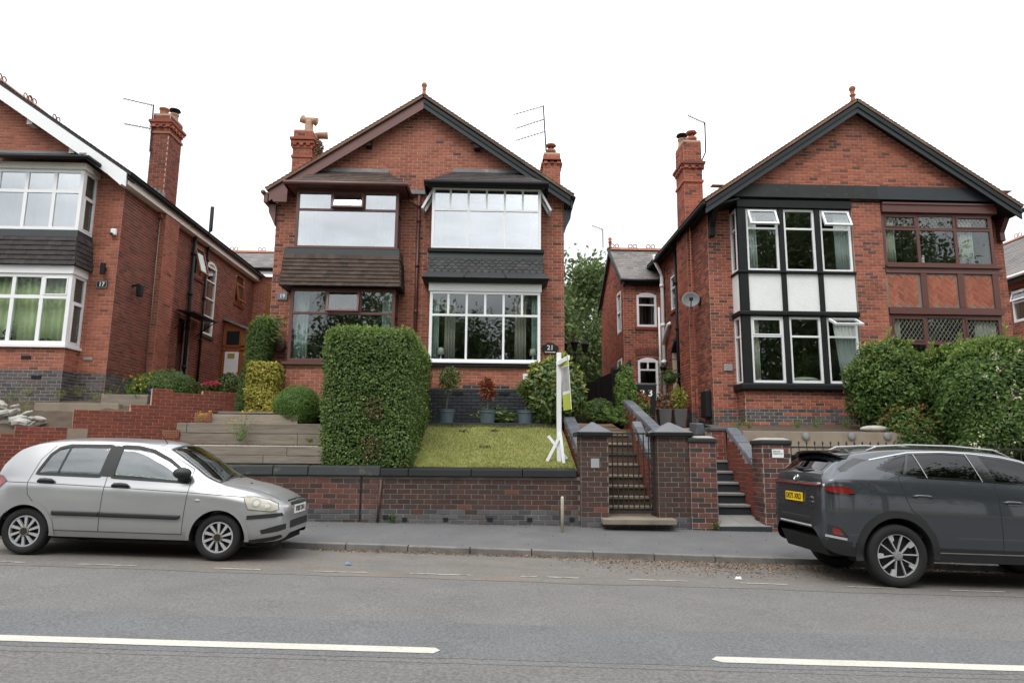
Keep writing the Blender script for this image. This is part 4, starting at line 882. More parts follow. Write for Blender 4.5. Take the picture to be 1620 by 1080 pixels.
for p_, y_ in (((41, 565), 16.5), ((57, 596), 16.5), ((139, 567), 17.08)):
    c = at(*p_, y_); b = MB(); b.box(c[0] - .11, c[0] + .11, y_ - .01, y_ + .03, c[2] - .035, c[2] + .035); b.build('air_brick', MATS['black_paint' if y_ < 17 else 'concrete'], H7)
digits(H7, '17', *at(161.5, 450, 17.08), .27, .19, 'plate_black', 'letter_white', .15, border='metal_grey')
# side openings
def arch_bars(fr, w_, z0, z1, rise, f, t, b0, b1, n=8):
    pts = [(w_ * i / n, z1 - rise + rise * math.sin(math.pi * i / n) ** .8) for i in range(n + 1)]
    for i in range(n):
        (a0, c0), (a1, c1) = pts[i], pts[i + 1]
        f.hexa([fr.pt(a0, b1, c0 - t), fr.pt(a1, b1, c1 - t), fr.pt(a1, b0, c1 - t), fr.pt(a0, b0, c0 - t)], [fr.pt(a0, b1, c0), fr.pt(a1, b1, c1), fr.pt(a1, b0, c1), fr.pt(a0, b0, c0)])
f_ = Fr((SX1, YW + ws[0][0], 0), (0, 1, 0), (1, 0, 0)); window(H7, f_, .82, 6.98, 8.0, [], None, None, 'orange_wood', .09, .05, opens=(((0, 0), R(16)),)); room(H7, SX1 - 1.5, SX1 - .3, YW + 4.0, YW + 5.2, 6.8, 8.1)
f_ = Fr((SX1, YW + ws[2][0], 0), (0, 1, 0), (1, 0, 0)); window(H7, f_, .9, 6.9, 8.05, [], 7.65, None, 'orange_wood', .10, .06, opens=(((0, 0), R(10)),)); room(H7, SX1 - 1.5, SX1 - .3, YW + 7.7, YW + 8.9, 6.8, 8.15)
f_ = Fr((SX1, YW + ws[1][0], 0), (0, 1, 0), (1, 0, 0)); win_, rects_ = window(H7, f_, .82, 5.28, 7.62, [], None, None, 'old_white', .07, .04, b0=-.05, b1=.02)
b = MB(); arch_bars(f_, .82, 0, 7.78, .17, b, .09, -.05, .021)
b.build('arched_head', MATS['old_white'], win_)
for zb in (5.9, 6.5, 7.1): b = MB(); b.fbox(f_, .07, .75, -.05, .018, zb - .02, zb + .02); b.build('glazing_bar', MATS['old_white'], win_)
room(H7, SX1 - 1.5, SX1 - .3, YW + 5.2, YW + 6.2, 5.1, 7.9)
for a0, a1, zz in ((4.12, 5.06, 6.96), (7.8, 8.8, 6.88), (5.2, 6.2, 5.25)): b = MB(); b.fbox(side, a0, a1, -.05, .05, zz - .09, zz); b.build('window_sill', MATS['garden_brick' if zz > 6 else 'mossy_black'], H7)
b = MB(); b.fbox(side, 3.64, 4.48, -.30, -.24, 1.8, 4.75); b.fbox(side, 3.66, 4.46, -.33, -.28, 4.8, 5.5); d_ = b.build('door', MATS['brown_frame'], H7)
b = MB(); b.fbox(side, 3.95, 4.2, -.235, -.225, 3.3, 4.6); b.build('door_glass', MATS['old_glass'], d_)
# glass canopy on iron brackets over the door
b = MB(); b.hexa([side.pt(3.3, .05, 5.62), side.pt(3.3, .62, 5.55), side.pt(5.0, .62, 5.55), side.pt(5.0, .05, 5.62)], [side.pt(3.3, .05, 5.66), side.pt(3.3, .62, 5.59), side.pt(5.0, .62, 5.59), side.pt(5.0, .05, 5.66)])
for a_ in (3.4, 4.9): b.tube([side.pt(a_, .02, 5.1), side.pt(a_, .3, 5.35), side.pt(a_, .6, 5.56)], .015, 6)
b.build('door_canopy', MATS['black_paint'], H7)
pipe(H7, [side.pt(4.05, .09, 8.35), side.pt(4.05, .09, 3.0)], 'black_paint', .055, collars=[side.pt(4.05, .09, z) for z in (7.6, 6.3, 5.2, 4.0)], name='soil_pipe')
pipe(H7, [side.pt(4.4, .32, 8.3), side.pt(4.6, .32, 8.55), side.pt(4.6, .32, 9.35)], 'black_paint', .06, name='vent_pipe')
pipe(H7, [side.pt(5.12, .07, 8.25), side.pt(5.12, .07, 3.0)], 'black_paint', .04, collars=[side.pt(5.12, .07, z) for z in (7.7, 6.4, 5.0)])
pipe(H7, [side.pt(1.88, .03, 8.3), side.pt(1.88, .03, 3.0)], 'mortar_grey', .012, name='cable', )
# rear wing with slate roof
WY = 26.9
brick_wall(B7, 'wing_wall', Fr((SX1, WY, 0), *FRONT), 4.0, 1.8, 8.35, lambda a, z: 'red_brick', pick=False, holes=[(.52, 1.3, 6.5, 8.1)])
b = MB(); b.box(SX1 - .2, SX1 + 4.3, WY - .28, WY - .24, 8.40, 8.55); b.build('eaves_board', MATS['old_white'], H7)
gutter(H7, [(SX1 - .2, WY - .34, 8.60), (SX1 + 4.3, WY - .34, 8.60)], 'black_paint', .06)
f_ = Fr((SX1 + .52, WY, 0), *FRONT); window(H7, f_, .78, 6.5, 8.1, [], 7.5, None, 'orange_wood', .16, .08); room(H7, SX1 + .4, SX1 + 1.4, WY + .3, WY + 2, 6.3, 8.2)
tiles_slope(H7, 'roof', 'roof_slate', (SX1 - 3.0, WY - .35, 8.56), (SX1 + 4.3, WY - .35, 8.56), (SX1 - 3.0, WY + 1.9, 9.9), (SX1 + 4.3, WY + 1.9, 9.9), 13, 26, th=.006, lift=.006)
crest(H7, (SX1 - 3, WY + 1.9, 9.95), (1, 0, 0), 12, tile=.6, r=.075)
# orange timber porch under its lean-to roof
pf = Fr((-9.50, 24.2, 0), *FRONT); b = MB(); b.fbox(pf, -.0, .76, -1.2, 0, 2.2, 4.97); b.prism([(0, 4.97), (.76, 4.97), (.76, 5.76), (0, 6.04)], lambda a, z, d: pf.pt(a, d, z), -1.2, 0); po = b.build('porch', MATS['orange_wood'], H7)
b = MB(); b.hexa([pf.pt(.0, .15, 6.05), pf.pt(.92, .15, 5.69), pf.pt(.92, -1.2, 5.69), pf.pt(.0, -1.2, 6.05)], [pf.pt(.0, .15, 6.13), pf.pt(.92, .15, 5.77), pf.pt(.92, -1.2, 5.77), pf.pt(.0, -1.2, 6.13)]); b.build('porch_roof', MATS['lead'], po)
for q in ((0, .76, 5.09, 5.14), (0, .76, 4.94, 4.99), (.0, .07, 2.2, 5.7), (.62, .76, 2.2, 5.5)): b = MB(); b.fbox(pf, q[0], q[1], .001, .03, q[2], q[3]); b.build('frame_rail', MATS['orange_wood'], po)
b = MB(); b.fbox(pf, .12, .56, .002, .02, 5.18, 5.66); b.build('vent', MATS['black_paint'], po)
b = MB(); b.fbox(pf, .10, .58, .002, .025, 3.75, 4.92); dd = b.build('door_panel', MATS['white_upvc'], po)
b = MB(); b.fbox(pf, .20, .44, .026, .03, 4.68, 4.86); b.build('notice', MATS['leaf_gold'], dd)
b = MB(); b.fbox(pf, .3, .75, -.4, .3, 2.2, 3.60); b.build('porch_step', MATS['old_concrete'], po)
B7.finish()
cw = 'green curtains in the lower window of 17'
curtain(-12.9, -11.62, 16.72, 3.98, 5.68, 'curtain_green', 'green curtain behind the dark statue in the white bay', cw, 9, .025)
curtain(-11.62, -10.32, 16.72, 3.98, 5.68, 'curtain_green', 'green curtain behind the small potted succulents in the white bay', cw, 8, .025)
curtain(-12.8, -10.3, 16.74, 6.82, 8.35, 'curtain_white', 'white net curtain across the upper white bay window', None, 14, .02)
c = at(12, 540, 16.62); s = MB(); z_ = 4.0
s.lathe((c[0], 16.62, z_), [(.07, 0), (.075, .03), (.05, .06)], 10)
s.sphere((c[0], 16.62, z_ + .14), .07, sc=(1, .8, 1.2)); s.sphere((c[0] + .01, 16.62, z_ + .30), .055, sc=(.9, .8, 1.3)); s.sphere((c[0] + .02, 16.61, z_ + .44), .05)
for q in (-1, 1): s.tube([(c[0] + q * .05, 16.61, z_ + .34), (c[0] + q * .10, 16.58, z_ + .24), (c[0] + q * .04, 16.56, z_ + .18)], .02, 6); s.tube([(c[0] + q * .05, 16.61, z_ + .12), (c[0] + q * .12, 16.57, z_ + .10), (c[0] + q * .08, 16.55, z_ + .02)], .03, 6)
s.tube([(c[0] + .02, 16.62, z_ + .47), (c[0] + .0, 16.62, z_ + .56), (c[0] + .09, 16.62, z_ + .50)], [.03, .025, .01], 6)
tag(s.build('statue', MATS['wrought_iron'], smooth=True), 'dark seated figure statue on the sill before the green curtain', 'statue')
for px_, lb, mt in ((66, 'tiny round succulent in a terracotta bowl on the bay sill', 'leaf_fern'), (76.5, 'tiny dark succulent in a terracotta bowl on the bay sill', 'leaf_laurel')):
    c = at(px_, 541, 16.62); o = empty('potted_succulent', (c[0], 16.62, 4.0), lb, 'plant', 'succulents on the sill of 17')
    s = MB(); s.lathe((c[0], 16.62, 4.0), [(.04, 0), (.06, .05), (.05, .05)], 12); s.build('pot', MATS['terracotta'], o, smooth=True)
    P_ = RNG.normal(0, .02, (60, 3)) + (c[0], 16.62, 4.06); leaf_mesh('foliage', P_, np.tile((0, 0, 1.), (60, 1)), .05, MATS[mt], o, spread=.8)

# ================================================================ houses 23 and 25
HB = empty('semi_detached_house', (9.6, 17.1, 2.2), 'pair of brick semi-detached houses with black and white panelled bay and leaded brown bay', 'house')
BB = Building(HB, 300)
BX0, BX1, BAX, BAZ = 5.64, 13.58, 9.45, 10.57
YB = 16.6
KB = .690
def matB(a, z): return 'blue_brick' if z < 2.62 and (int(z / .081) % 3 or random.random() < .5) else 'mixed_red_brick'
pier = (9.24, 10.01); b23 = (6.26, 9.22); b25 = (10.03, 12.94)
brick_wall(BB, 'front_wall', Fr((BX0, YW, 0), *FRONT), BX1 - BX0, 1.8, 7.95, matB, holes=[(b23[0] - BX0 + .04, b25[1] - BX0 - .04, 3.1, 7.9)])
gabB = lambda z: (BAX - (BAZ - .14 - z) / KB, BAX + (BAZ - .14 - z) / KB)
brick_wall(BB, 'gable_wall', Fr((BX0, YB - .04, 0), *FRONT), BX1 - BX0, 8.36, 8.361, lambda a, z: 'mixed_red_brick' if random.random() < .5 else 'red_brick', gable=[(max(gabB(8.36)[0] - BX0, 0), 8.36), (min(gabB(8.36)[1], BX1) - BX0, 8.36), (BAX - BX0, BAZ - .14)], lim=lambda z: (gabB(z)[0] - BX0, gabB(z)[1] - BX0), mortar='mortar_red', pick=False)
brick_wall(BB, 'pier', Fr((pier[0], YB - .02, 0), *FRONT), pier[1] - pier[0], 1.8, 8.33, matB, thick=.5)
lside = Fr((BX0, 27.0, 0), (0, -1, 0), (-1, 0, 0)); L9 = 27.0 - YW
hs = [(L9 - 3.75, L9 - 3.2, 5.9, 7.05), (L9 - 3.8, L9 - 2.75, 1.8, 4.95)]
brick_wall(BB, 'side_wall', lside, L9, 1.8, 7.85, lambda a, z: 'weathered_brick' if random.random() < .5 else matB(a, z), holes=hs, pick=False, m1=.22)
brick_wall(BB, 'chimney_breast', Fr((BX0 - .18, 18.37, 0), *FRONT), .18, 1.8, 7.8, matB, pick=False, thick=.9, mortar='mortar_red')
brick_wall(BB, 'chimney_breast', Fr((BX0 - .18, 19.4, 0), (0, -1, 0), (-1, 0, 0)), 1.03, 1.8, 7.8, matB, pick=False, thick=.1, m1=.01)
b = MB(); b.hexa([(BX0 - .19, 18.36, 7.8), (BX0 - .005, 18.36, 7.8), (BX0 - .005, 19.4, 7.8), (BX0 - .19, 19.4, 7.8)], [(BX0 - .05, 18.36, 8.0), (BX0 - .005, 18.36, 8.0), (BX0 - .005, 19.4, 8.0), (BX0 - .05, 19.4, 8.0)]); b.build('lead_cap', MATS['lead'], HB)
b = MB(); b.box(BX1 - .2, BX1, YW + .23, 27, 1.8, 7.85); b.build('side_wall', MATS['mortar_red'], HB)
b = MB(); b.box(BX0 + .23, BX1 - .21, 26.8, 27, 1.8, 7.85); b.build('rear_wall', MATS['mortar_red'], HB)
gable_roof(HB, BAX, BAZ + .10, 4.12, 4.12 * KB, 16.26, 27.2, 'roof_tile', rows=42)
crest(HB, (BAX, 16.36, BAZ + .10), (0, 1, 0), 14, rings=False, tile=.45)
b = MB(); b.lathe((BAX - .04, 16.40, BAZ + .08), [(.085, 0), (.055, .06), (.048, .15), (.08, .18), (.08, .20), (.048, .22), (.06, .31), (.08, .34), (.085, .39), (.055, .43)], 14); b.build('finial', MATS['terracotta'], HB, smooth=True)
ezB = BAZ - 4.08 * KB
for sg in (-1, 1):
    xf = BAX + sg * 4.08
    barge(HB, 'bargeboard', 'slate_paint', *(((xf, 16.3, ezB), (BAX, 16.3, BAZ)) if sg < 0 else ((BAX, 16.3, BAZ), (xf, 16.3, ezB))), .26, 16.3, moulded=True)
    xw = BX0 if sg < 0 else BX1
    s = MB(); s.hexa([(xf - sg * .02, 16.35, ezB - .10), (xw + sg * .0 - sg * .6, 16.35, ezB - .10 + .6 * .4), (xw - sg * .6, 27, ezB - .10 + .6 * .4), (xf - sg * .02, 27, ezB - .10)][:: (1 if sg < 0 else -1)], [(xf - sg * .02, 16.35, ezB - .06), (xw - sg * .6, 16.35, ezB - .06 + .24), (xw - sg * .6, 27, ezB - .06 + .24), (xf - sg * .02, 27, ezB - .06)][:: (1 if sg < 0 else -1)]); s.build('eaves_soffit', MATS['black_paint'], HB)
    gutter(HB, [(xf + sg * .05, 16.28, ezB - .02), (xf + sg * .05, 27, ezB - .02)], 'black_paint', .06)
    c = MB(); c.prism([(0, ezB - .2), (-sg * .62, ezB - .2), (-sg * .62, ezB - .3), (-sg * .5, ezB - .3), (-sg * .5, ezB - .36)][:0] or [(YB - .05, 7.9), (YW, 7.9), (YW, 7.12), (YW - .16, 7.12), (YW - .14, 7.35), (YW - .36, 7.66), (YB - .05, 7.76)], lambda a, z, d: (d, a, z), xw - sg * .10 - .07, xw - sg * .10 + .07); c.build('eaves_bracket', MATS['black_paint' if sg < 0 else 'brown_frame'], HB, bevel=.01)
s = MB(); s.box(BX0 - .2, BX1 + .2, YB - .03, YW - .005, 7.955, 8.0); s.build('jetty_soffit', MATS['black_paint'], HB)
s = MB(); s.prism([(5.72, 8.02), (9.9, 8.02), (9.9, 8.37), (6.15, 8.37)], lambda a, z, d: (a, d, z), YB - .13, YB - .03); s.build('tie_beam', MATS['mossy_black'], HB)
s = MB(); s.prism([(9.903, 8.02), (13.35, 8.02), (12.85, 8.37), (9.903, 8.37)], lambda a, z, d: (a, d, z), YB - .13, YB - .03); s.build('tie_beam', MATS['slate_paint'], HB)
chimney(BB, 5.46, 5.98, 18.4, 19.2, 7.9, 10.46, 'mixed_red_brick', [(5.80, 18.7, 'redcowl'), (5.58, 18.9, 'cowl')], bands=((.66, .03), (.69, .06), (.71, .09)), string=.50)
# ---- bay of 23: black posts, white render, white windows
x0, x1 = b23
def post(xc, w_, z0, z1, y=YB - .05, mat='black_paint', nm='timber_post'):
    b = MB(); b.box(xc - w_ / 2, xc + w_ / 2, y, y + .12, z0, z1); return b.build(nm, MATS[mat], HB, bevel=.008)
b = MB(); b.box(x0 - .02, x1 + .0, YB - .09, YW - .006, 7.76, 7.95); b.build('bay_head', MATS['black_paint'], HB)
xs_ = [x0 + .07, x0 + .07 + 1.02, x0 + .07 + 1.98]
for k, xc in enumerate((x0 + .10, x0 + 1.12, x0 + 2.07)):
    wq = .22 if k == 0 else .13
    post(xc, wq, 6.10, 7.758); post(xc, wq, 5.06, 6.03); post(xc, wq, 3.24, 4.93)
opens_up = {0: (((1, 0), R(24)),), 1: (), 2: (((1, 0), R(24)),)}; opens_lo = {0: (), 1: (), 2: (((1, 0), R(62)),)}
for k, (wa, wb) in enumerate(((x0 + .215, x0 + 1.05), (x0 + 1.19, x0 + 2.0), (x0 + 2.14, x0 + 2.94))):
    window(HB, Fr((wa, YB, 0), *FRONT), wb - wa, 6.10, 7.74, [], 7.22, None, 'white_upvc', .06, .05, opens=opens_up[k], label=['upper bay window of 23 next to the side return, top light open', 'middle upper bay window of 23, shut', 'upper bay window of 23 next to the brick pier, top light open'][k])
    window(HB, Fr((wa, YB, 0), *FRONT), wb - wa, 3.25, 4.92, [], 4.42, None, 'white_upvc', .06, .05, opens=opens_lo[k], sashes=((1, 0),) if k == 0 else (), label=['lower bay window of 23 next to the side return, shut', 'middle lower bay window of 23, shut', 'lower bay window of 23 next to the brick pier, top light wide open'][k])
    b = MB(); b.box(wa - .01, wb + .01, YB - .01, YB + .1, 5.065, 6.025); b.build('render_panel', MATS['white_render'], HB)
b = MB(); b.box(x0 - .02, x0 + .06, YB + .075, YW - .01, 5.065, 6.025); b.build('render_panel', MATS['white_render'], HB)
b = MB(); b.box(x0 - .06, x1 + .02, YB - .09, YW - .01, 6.032, 6.095); b.build('sill_band', MATS['black_paint'], HB, bevel=.015)
b = MB(); b.box(x0 - .08, x1 + .03, YB - .10, YW - .01, 4.935, 5.055); b.build('sill_band', MATS['black_paint'], HB, bevel=.03)
b = MB(); b.box(x0 - .12, x1 + .0, YB - .14, YW - .01, 3.06, 3.235); b.build('window_sill', MATS['black_paint'], HB, bevel=.04)
for za, zb, zt in ((6.10, 7.755, 7.22), (3.24, 4.93, 4.42)): window(HB, frL(x0 - .02, YW - .01), .42, za, zb, [], zt, None, 'white_upvc', .06, .05)
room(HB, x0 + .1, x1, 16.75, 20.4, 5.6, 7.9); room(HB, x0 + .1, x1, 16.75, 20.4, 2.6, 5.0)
brick_wall(BB, 'bay_wall', Fr((x0, YB, 0), *FRONT), x1 - x0 + .02, 1.8, 3.06, matB)
brick_wall(BB, 'bay_wall', Fr((x0, YW, 0), (0, -1, 0), (-1, 0, 0)), .5, 1.8, 3.06, matB, pick=False, m1=.22)
# ---- bay of 25: brown frames with leaded lights, herringbone brick panels
x0, x1 = b25
b = MB(); b.box(x0 - .0, x1 + .30, YB - .12, YB + .2, 7.90, 7.95); b.build('bay_head', MATS['brown_frame'], HB)
b = MB(); b.box(x0 - .0, x1 + .10, YB - .09, YB + .2, 7.70, 7.897); b.build('fascia', MATS['brown_frame'], HB)
wn, rc = window(HB, Fr((x0, YB, 0), *FRONT), x1 - x0, 6.30, 7.70, [.32, .66], 7.28, None, 'brown_frame', .08, .08, label='upper brown bay window of 25 with leaded diamond top lights', sashes=((1, 0), (1, 2)))
lead_lattice(wn, Fr((x0, YB, 0), *FRONT), [r[2:] for r in rc if r[0] == 1])
wn, rc = window(HB, Fr((x0, YB, 0), *FRONT), x1 - x0, 3.25, 5.02, [.32, .66], 4.30, None, 'brown_frame', .08, .08, label='lower brown bay window of 25 with leaded diamond top lights', sashes=((1, 0), (1, 2)))
lead_lattice(wn, Fr((x0, YB, 0), *FRONT), [r[2:] for r in rc if r[0] == 1])
b = MB(); b.box(x0, x1 + .12, YB - .10, YB + .1, 6.235, 6.295); b.build('window_sill', MATS['brown_frame'], HB)
b = MB(); b.box(x0, x1 + .02, YB - .045, YB + .1, 6.10, 6.23); b.build('panel_rail', MATS['brown_board'], HB)
b = MB(); b.box(x0, x1 + .04, YB - .06, YB + .1, 5.03, 5.20); b.build('panel_rail', MATS['brown_frame'], HB)
for xc in (x0 + .96, x0 + 1.92, x1 - .08): post(xc, .16, 5.205, 6.095, YB - .04, 'brown_frame', 'panel_post')
def herring(xa, xb, za, zb):
    p = MB(); p.box(xa, xb, YB + .0, YB + .1, za, zb); pn = p.build('brick_panel', MATS['mortar_dark'], HB)
    W_ = .060; m = MB(); cx, cz = (xa + xb) / 2, (za + zb) / 2; n_ = 3
    for i in range(-26, 27):
        for k in range(-5, 6):
            for o in (0, 1):
                r = (i + 2 * n_ * k, i + 2 * n_ * k + n_, i, i + 1) if o == 0 else (i + 2 * n_ * k, i + 2 * n_ * k + 1, i - 2 * n_ + 1, i - n_ + 1)
                r = [t * W_ for t in r]
                q = .004; cs = [(r[0] + q, r[2] + q), (r[1] - q, r[2] + q), (r[1] - q, r[3] - q), (r[0] + q, r[3] - q)]
                cs = [(cx + (u - v) * .7071, cz + (u + v) * .7071) for u, v in cs]
                mx_ = sum(c[0] for c in cs) / 4; mz_ = sum(c[1] for c in cs) / 4
                if not (xa + .03 < mx_ < xb - .03 and za + .03 < mz_ < zb - .03): continue
                cs = [(min(max(u, xa + .004), xb - .004), min(max(v, za + .004), zb - .004)) for u, v in cs]
                m.prism(cs, lambda a, z, d: (a, d, z), YB - .008, YB + .001)
    m.build('herringbone_brick', MATS['red_brick'], pn)['kind'] = 'stuff'
herring(x0, x0 + .88, 5.205, 6.095); herring(x0 + 1.04, x0 + 1.84, 5.205, 6.095); herring(x0 + 2.0, x1 - .16, 5.205, 6.095)
b = MB(); b.box(x0, x1 + .06, YB - .10, YB + .1, 3.12, 3.245); b.build('window_sill', MATS['brown_frame'], HB)
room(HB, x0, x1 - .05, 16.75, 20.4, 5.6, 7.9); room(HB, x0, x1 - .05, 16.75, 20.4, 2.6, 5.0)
brick_wall(BB, 'bay_wall', Fr((x0, YB, 0), *FRONT), x1 - x0, 1.8, 3.12, matB)
b = MB(); b.box(x1 + .002, x1 + .05, YB + .1, YW - .01, 3.0, 7.95); b.build('bay_return', MATS['brown_frame'], HB)
# ---- side details of 23
pipe(HB, [lside.pt(L9 - 2.85, .08, 7.6), lside.pt(L9 - 2.85, .08, 2.2)], 'black_paint', .045, collars=[lside.pt(L9 - 2.85, .08, z) for z in (6.6, 5.2, 3.8)])
pipe(HB, [(5.42, 17.9, 7.8), (5.42, 17.9, 2.4)], 'mixed_red_brick', .012, name='cable')
f_ = Fr((BX0, 27 - hs[0][0], 0), (0, -1, 0), (-1, 0, 0)); window(HB, f_, .55, 5.9, 7.0, [], 6.6, None, 'white_upvc', .06, .05); room(HB, BX0 + .3, BX0 + 1.6, 20.2, 21.0, 5.7, 7.2)
b = MB(); b.fbox(f_, -.06, .61, -.05, .05, 5.8, 5.89); b.build('window_sill', MATS['garden_brick'], HB)
f_ = Fr((BX0, 27 - hs[1][0], 0), (0, -1, 0), (-1, 0, 0)); b = MB(); b.fbox(f_, .0, 1.05, -.40, -.34, 1.8, 4.95); d_ = b.build('door', MATS['black_paint'], HB)
for a_, z_ in ((.15, 3.0), (.6, 3.0), (.15, 3.9), (.6, 3.9)): b = MB(); b.fbox(f_, a_, a_ + .32, -.335, -.325, z_, z_ + .75); b.build('door_panel', MATS['slate_paint'], d_)
b = MB(); arch_bars(f_, 1.05, 0, 5.02, .3, b, .12, -.2, .03); b.build('door_arch', MATS['slate_paint'], HB)
# soil pipes (white)
pipe(HB, [(5.30, 21.55, 7.95), (5.32, 21.55, 7.75), (5.52, 21.55, 7.35), (5.54, 21.55, 7.2), (5.54, 21.55, 2.3)], 'white_upvc', .06, name='soil_pipe', collars=[(5.54, 21.55, z) for z in (6.9, 5.6, 4.4)])
pipe(HB, [(5.44, 21.62, 6.2), (5.44, 21.62, 3.5)], 'white_upvc', .035, name='waste_pipe')
pipe(HB, [(5.54, 21.50, 5.0), (5.56, 20.95, 5.52), (5.62, 20.9, 5.55)], 'white_upvc', .06, name='waste_pipe')
M('dish_grey', (.16, .17, .18), .6, noise=.08, fine=0)
c = at(1100, 476, 17.9)                              # dish on the side wall
ds = empty('satellite_dish', c, 'grey satellite dish fixed to the side wall of the black and white house', 'satellite dish')
b = MB(); ring = []
dn = Vector((-.25, -.95, .18)).normalized(); du = dn.cross(Vector((0, 0, 1))).normalized(); dv = du.cross(dn)
cc = Vector((5.36, 17.85, c[2])); vs = []; fs = []
for i in range(6):
    r_ = .235 * i / 5
    for k in range(24):
        a = 2 * math.pi * k / 24; vs.append(cc + du * (r_ * 1.0 * math.cos(a)) + dv * (r_ * .92 * math.sin(a)) + dn * (.07 * (i / 5) ** 2))
for i in range(5):
    for k in range(24): fs.append((i * 24 + k, i * 24 + (k + 1) % 24, (i + 1) * 24 + (k + 1) % 24, (i + 1) * 24 + k))
b.add(vs, fs); d_ = b.build('dish', MATS['dish_grey'], ds, smooth=True); d_.modifiers.new('s', 'SOLIDIFY').thickness = .008
b = MB(); b.bar(cc - dv * .25 + dn * .04, cc - dv * .12 + dn * .36, .025, .025); b.box(*sum([[q - .04, q + .04] for q in (cc - dv * .12 + dn * .38)], [])); b.build('feed_arm', MATS['black_paint'], ds)
b = MB(); b.bar(cc, (5.63, 17.9, c[2] - .02), .04, .04); b.box(5.60, 5.637, 17.82, 17.98, c[2] - .1, c[2] + .08); b.build('bracket', MATS['black_paint'], ds)
digits(HB, '23', *at(1152, 581, 17.08), .22, .17, 'plate_grey', 'mortar_grey', .12)
c = at(1117, 639, 17.6); b = MB(); b.box(5.60 - .12, 5.638, 17.25, 17.7, c[2] - .36, c[2] + .33); mb_ = b.build('meter_box', MATS['black_paint'], HB, bevel=.03)
b = MB(); c2 = at(1117, 690, 17.7); b.box(5.40, 5.63, 17.3, 17.6, 2.1, c[2] - .45); b.build('air_vent', MATS['black_paint'], HB)
# ---- rear wing of 23 facing the street
W3 = 21.9; WX0 = 4.33
wf = Fr((WX0, W3, 0), *FRONT)
brick_wall(BB, 'wing_wall', wf, BX0 - WX0, 1.8, 7.15, matB, pick=False, holes=[(.45, 1.09, 5.6, 6.73), (.45, 1.12, 3.3, 4.56)])
for z0_, z1_, tp in ((5.6, 6.73, 6.33), (3.3, 4.56, 4.18)):
    f_ = Fr((WX0 + .44, W3, 0), *FRONT); wn, _ = window(HB, f_, .66, z0_, z1_ - .06, [], tp, [.5] if z0_ < 4 else None, 'white_upvc', .075, .05, b1=.02)
    b = MB(); arch_bars(f_, .66, 0, z1_ + .02, .10, b, .09, -.05, .021); b.build('arched_head', MATS['white_upvc'], wn)
    v = MB()                                         # brick arch of upright headers
    for i in range(10):
        t = (i + .5) / 10; a = (t - .5) * 1.0; p0 = f_.pt(.33 + a * .72, .012, z1_ + .06 + .06 * math.cos(a * 2.4)); p1 = f_.pt(.33 + a * .92, .012, z1_ + .27 + .07 * math.cos(a * 2.4)); v.bar(p0, p1, .06, .04, up=(0, 1, 0))
    o = v.build('arch_brick', MATS['dark_red_brick'], HB); o['kind'] = 'stuff'
    b = MB(); b.fbox(f_, -.08, .74, -.05, .05, z0_ - .10, z0_ - .005); b.build('window_sill', MATS['garden_brick' if z0_ > 5 else 'old_white'], HB)
    room(HB, WX0 + .3, BX0 - .1, W3 + .3, W3 + 2, z0_ - .2, z1_ + .1)
gl_ = Fr((WX0, 26.3, 0), (0, -1, 0), (-1, 0, 0)); GA = (26.3 - 23.9, 8.75)
brick_wall(BB, 'wing_gable', gl_, 26.3 - W3, 1.8, 7.15, matB, holes=[(3.36, 4.05, 5.5, 6.9)], pick=False, m1=.22)
brick_wall(BB, 'wing_gable', gl_, 26.3 - W3, 7.15, 7.151, matB, gable=[(.2, 7.15), (26.3 - W3, 7.15), GA], lim=lambda z: (.2 + (z - 7.15) * 1.3, 26.3 - W3 - (z - 7.15) * 1.22), pick=False)
f_ = Fr((WX0, 26.3 - 3.36, 0), (0, -1, 0), (-1, 0, 0)); window(HB, f_, .69, 5.5, 6.9, [], 6.2, None, 'white_upvc', .07, .05, b1=.02)
window(HB, f_, .69, 3.6, 4.6, [], None, None, 'white_upvc', .07, .05, b0=-.01, b1=.03, pane_b=.012)
tiles_slope(HB, 'roof', 'roof_slate', (WX0 - .08, W3 - .22, 7.12), (BX0 + 2.6, W3 - .22, 7.12), (WX0 - .08, 23.9, 8.8), (BX0 + 2.6, 23.9, 8.8), 15, 18, th=.006, lift=.006)
tiles_slope(HB, 'roof', 'roof_slate', (WX0 - .08, 26.4, 7.1), (BX0 + 2.6, 26.4, 7.1), (WX0 - .08, 23.9, 8.8), (BX0 + 2.6, 23.9, 8.8), 12, 1, th=.01, lift=.01)
b = MB(); b.bar((WX0 - .10, W3 - .24, 7.05), (WX0 - .10, 23.9, 8.74), .04, .16); b.bar((WX0 - .10, 23.9, 8.74), (WX0 - .10, 26.5, 7.0), .04, .16); b.build('bargeboard', MATS['black_paint'], HB)
gutter(HB, [(WX0 - .1, W3 - .26, 7.10), (BX0 + .1, W3 - .26, 7.10)], 'black_paint', .055); b = MB(); b.box(WX0, BX0, W3 - .2, W3 - .01, 7.0, 7.08); b.build('eaves_board', MATS['black_paint'], HB)
crest(HB, (WX0 - .05, 23.9, 8.86), (1, 0, 0), 11, tile=.33, r=.07)
b = MB(); b.lathe((WX0 - .05, 23.9, 8.85), [(.09, 0), (.05, .08), (.05, .22), (.08, .25), (.04, .28), (.07, .36), (.02, .44)], 10); b.build('finial', MATS['terracotta'], HB, smooth=True)
c = at(1058, 522, 21.8)
BB.finish()
cw = 'curtains in the bay windows of 23'
curtain(6.50, 6.78, 16.70, 6.15, 7.7, 'curtain_white', 'white curtain at the left of the upper black and white bay', cw, 4); curtain(8.82, 9.16, 16.70, 6.15, 7.7, 'curtain_white', 'white curtain at the right of the upper black and white bay', cw, 5)
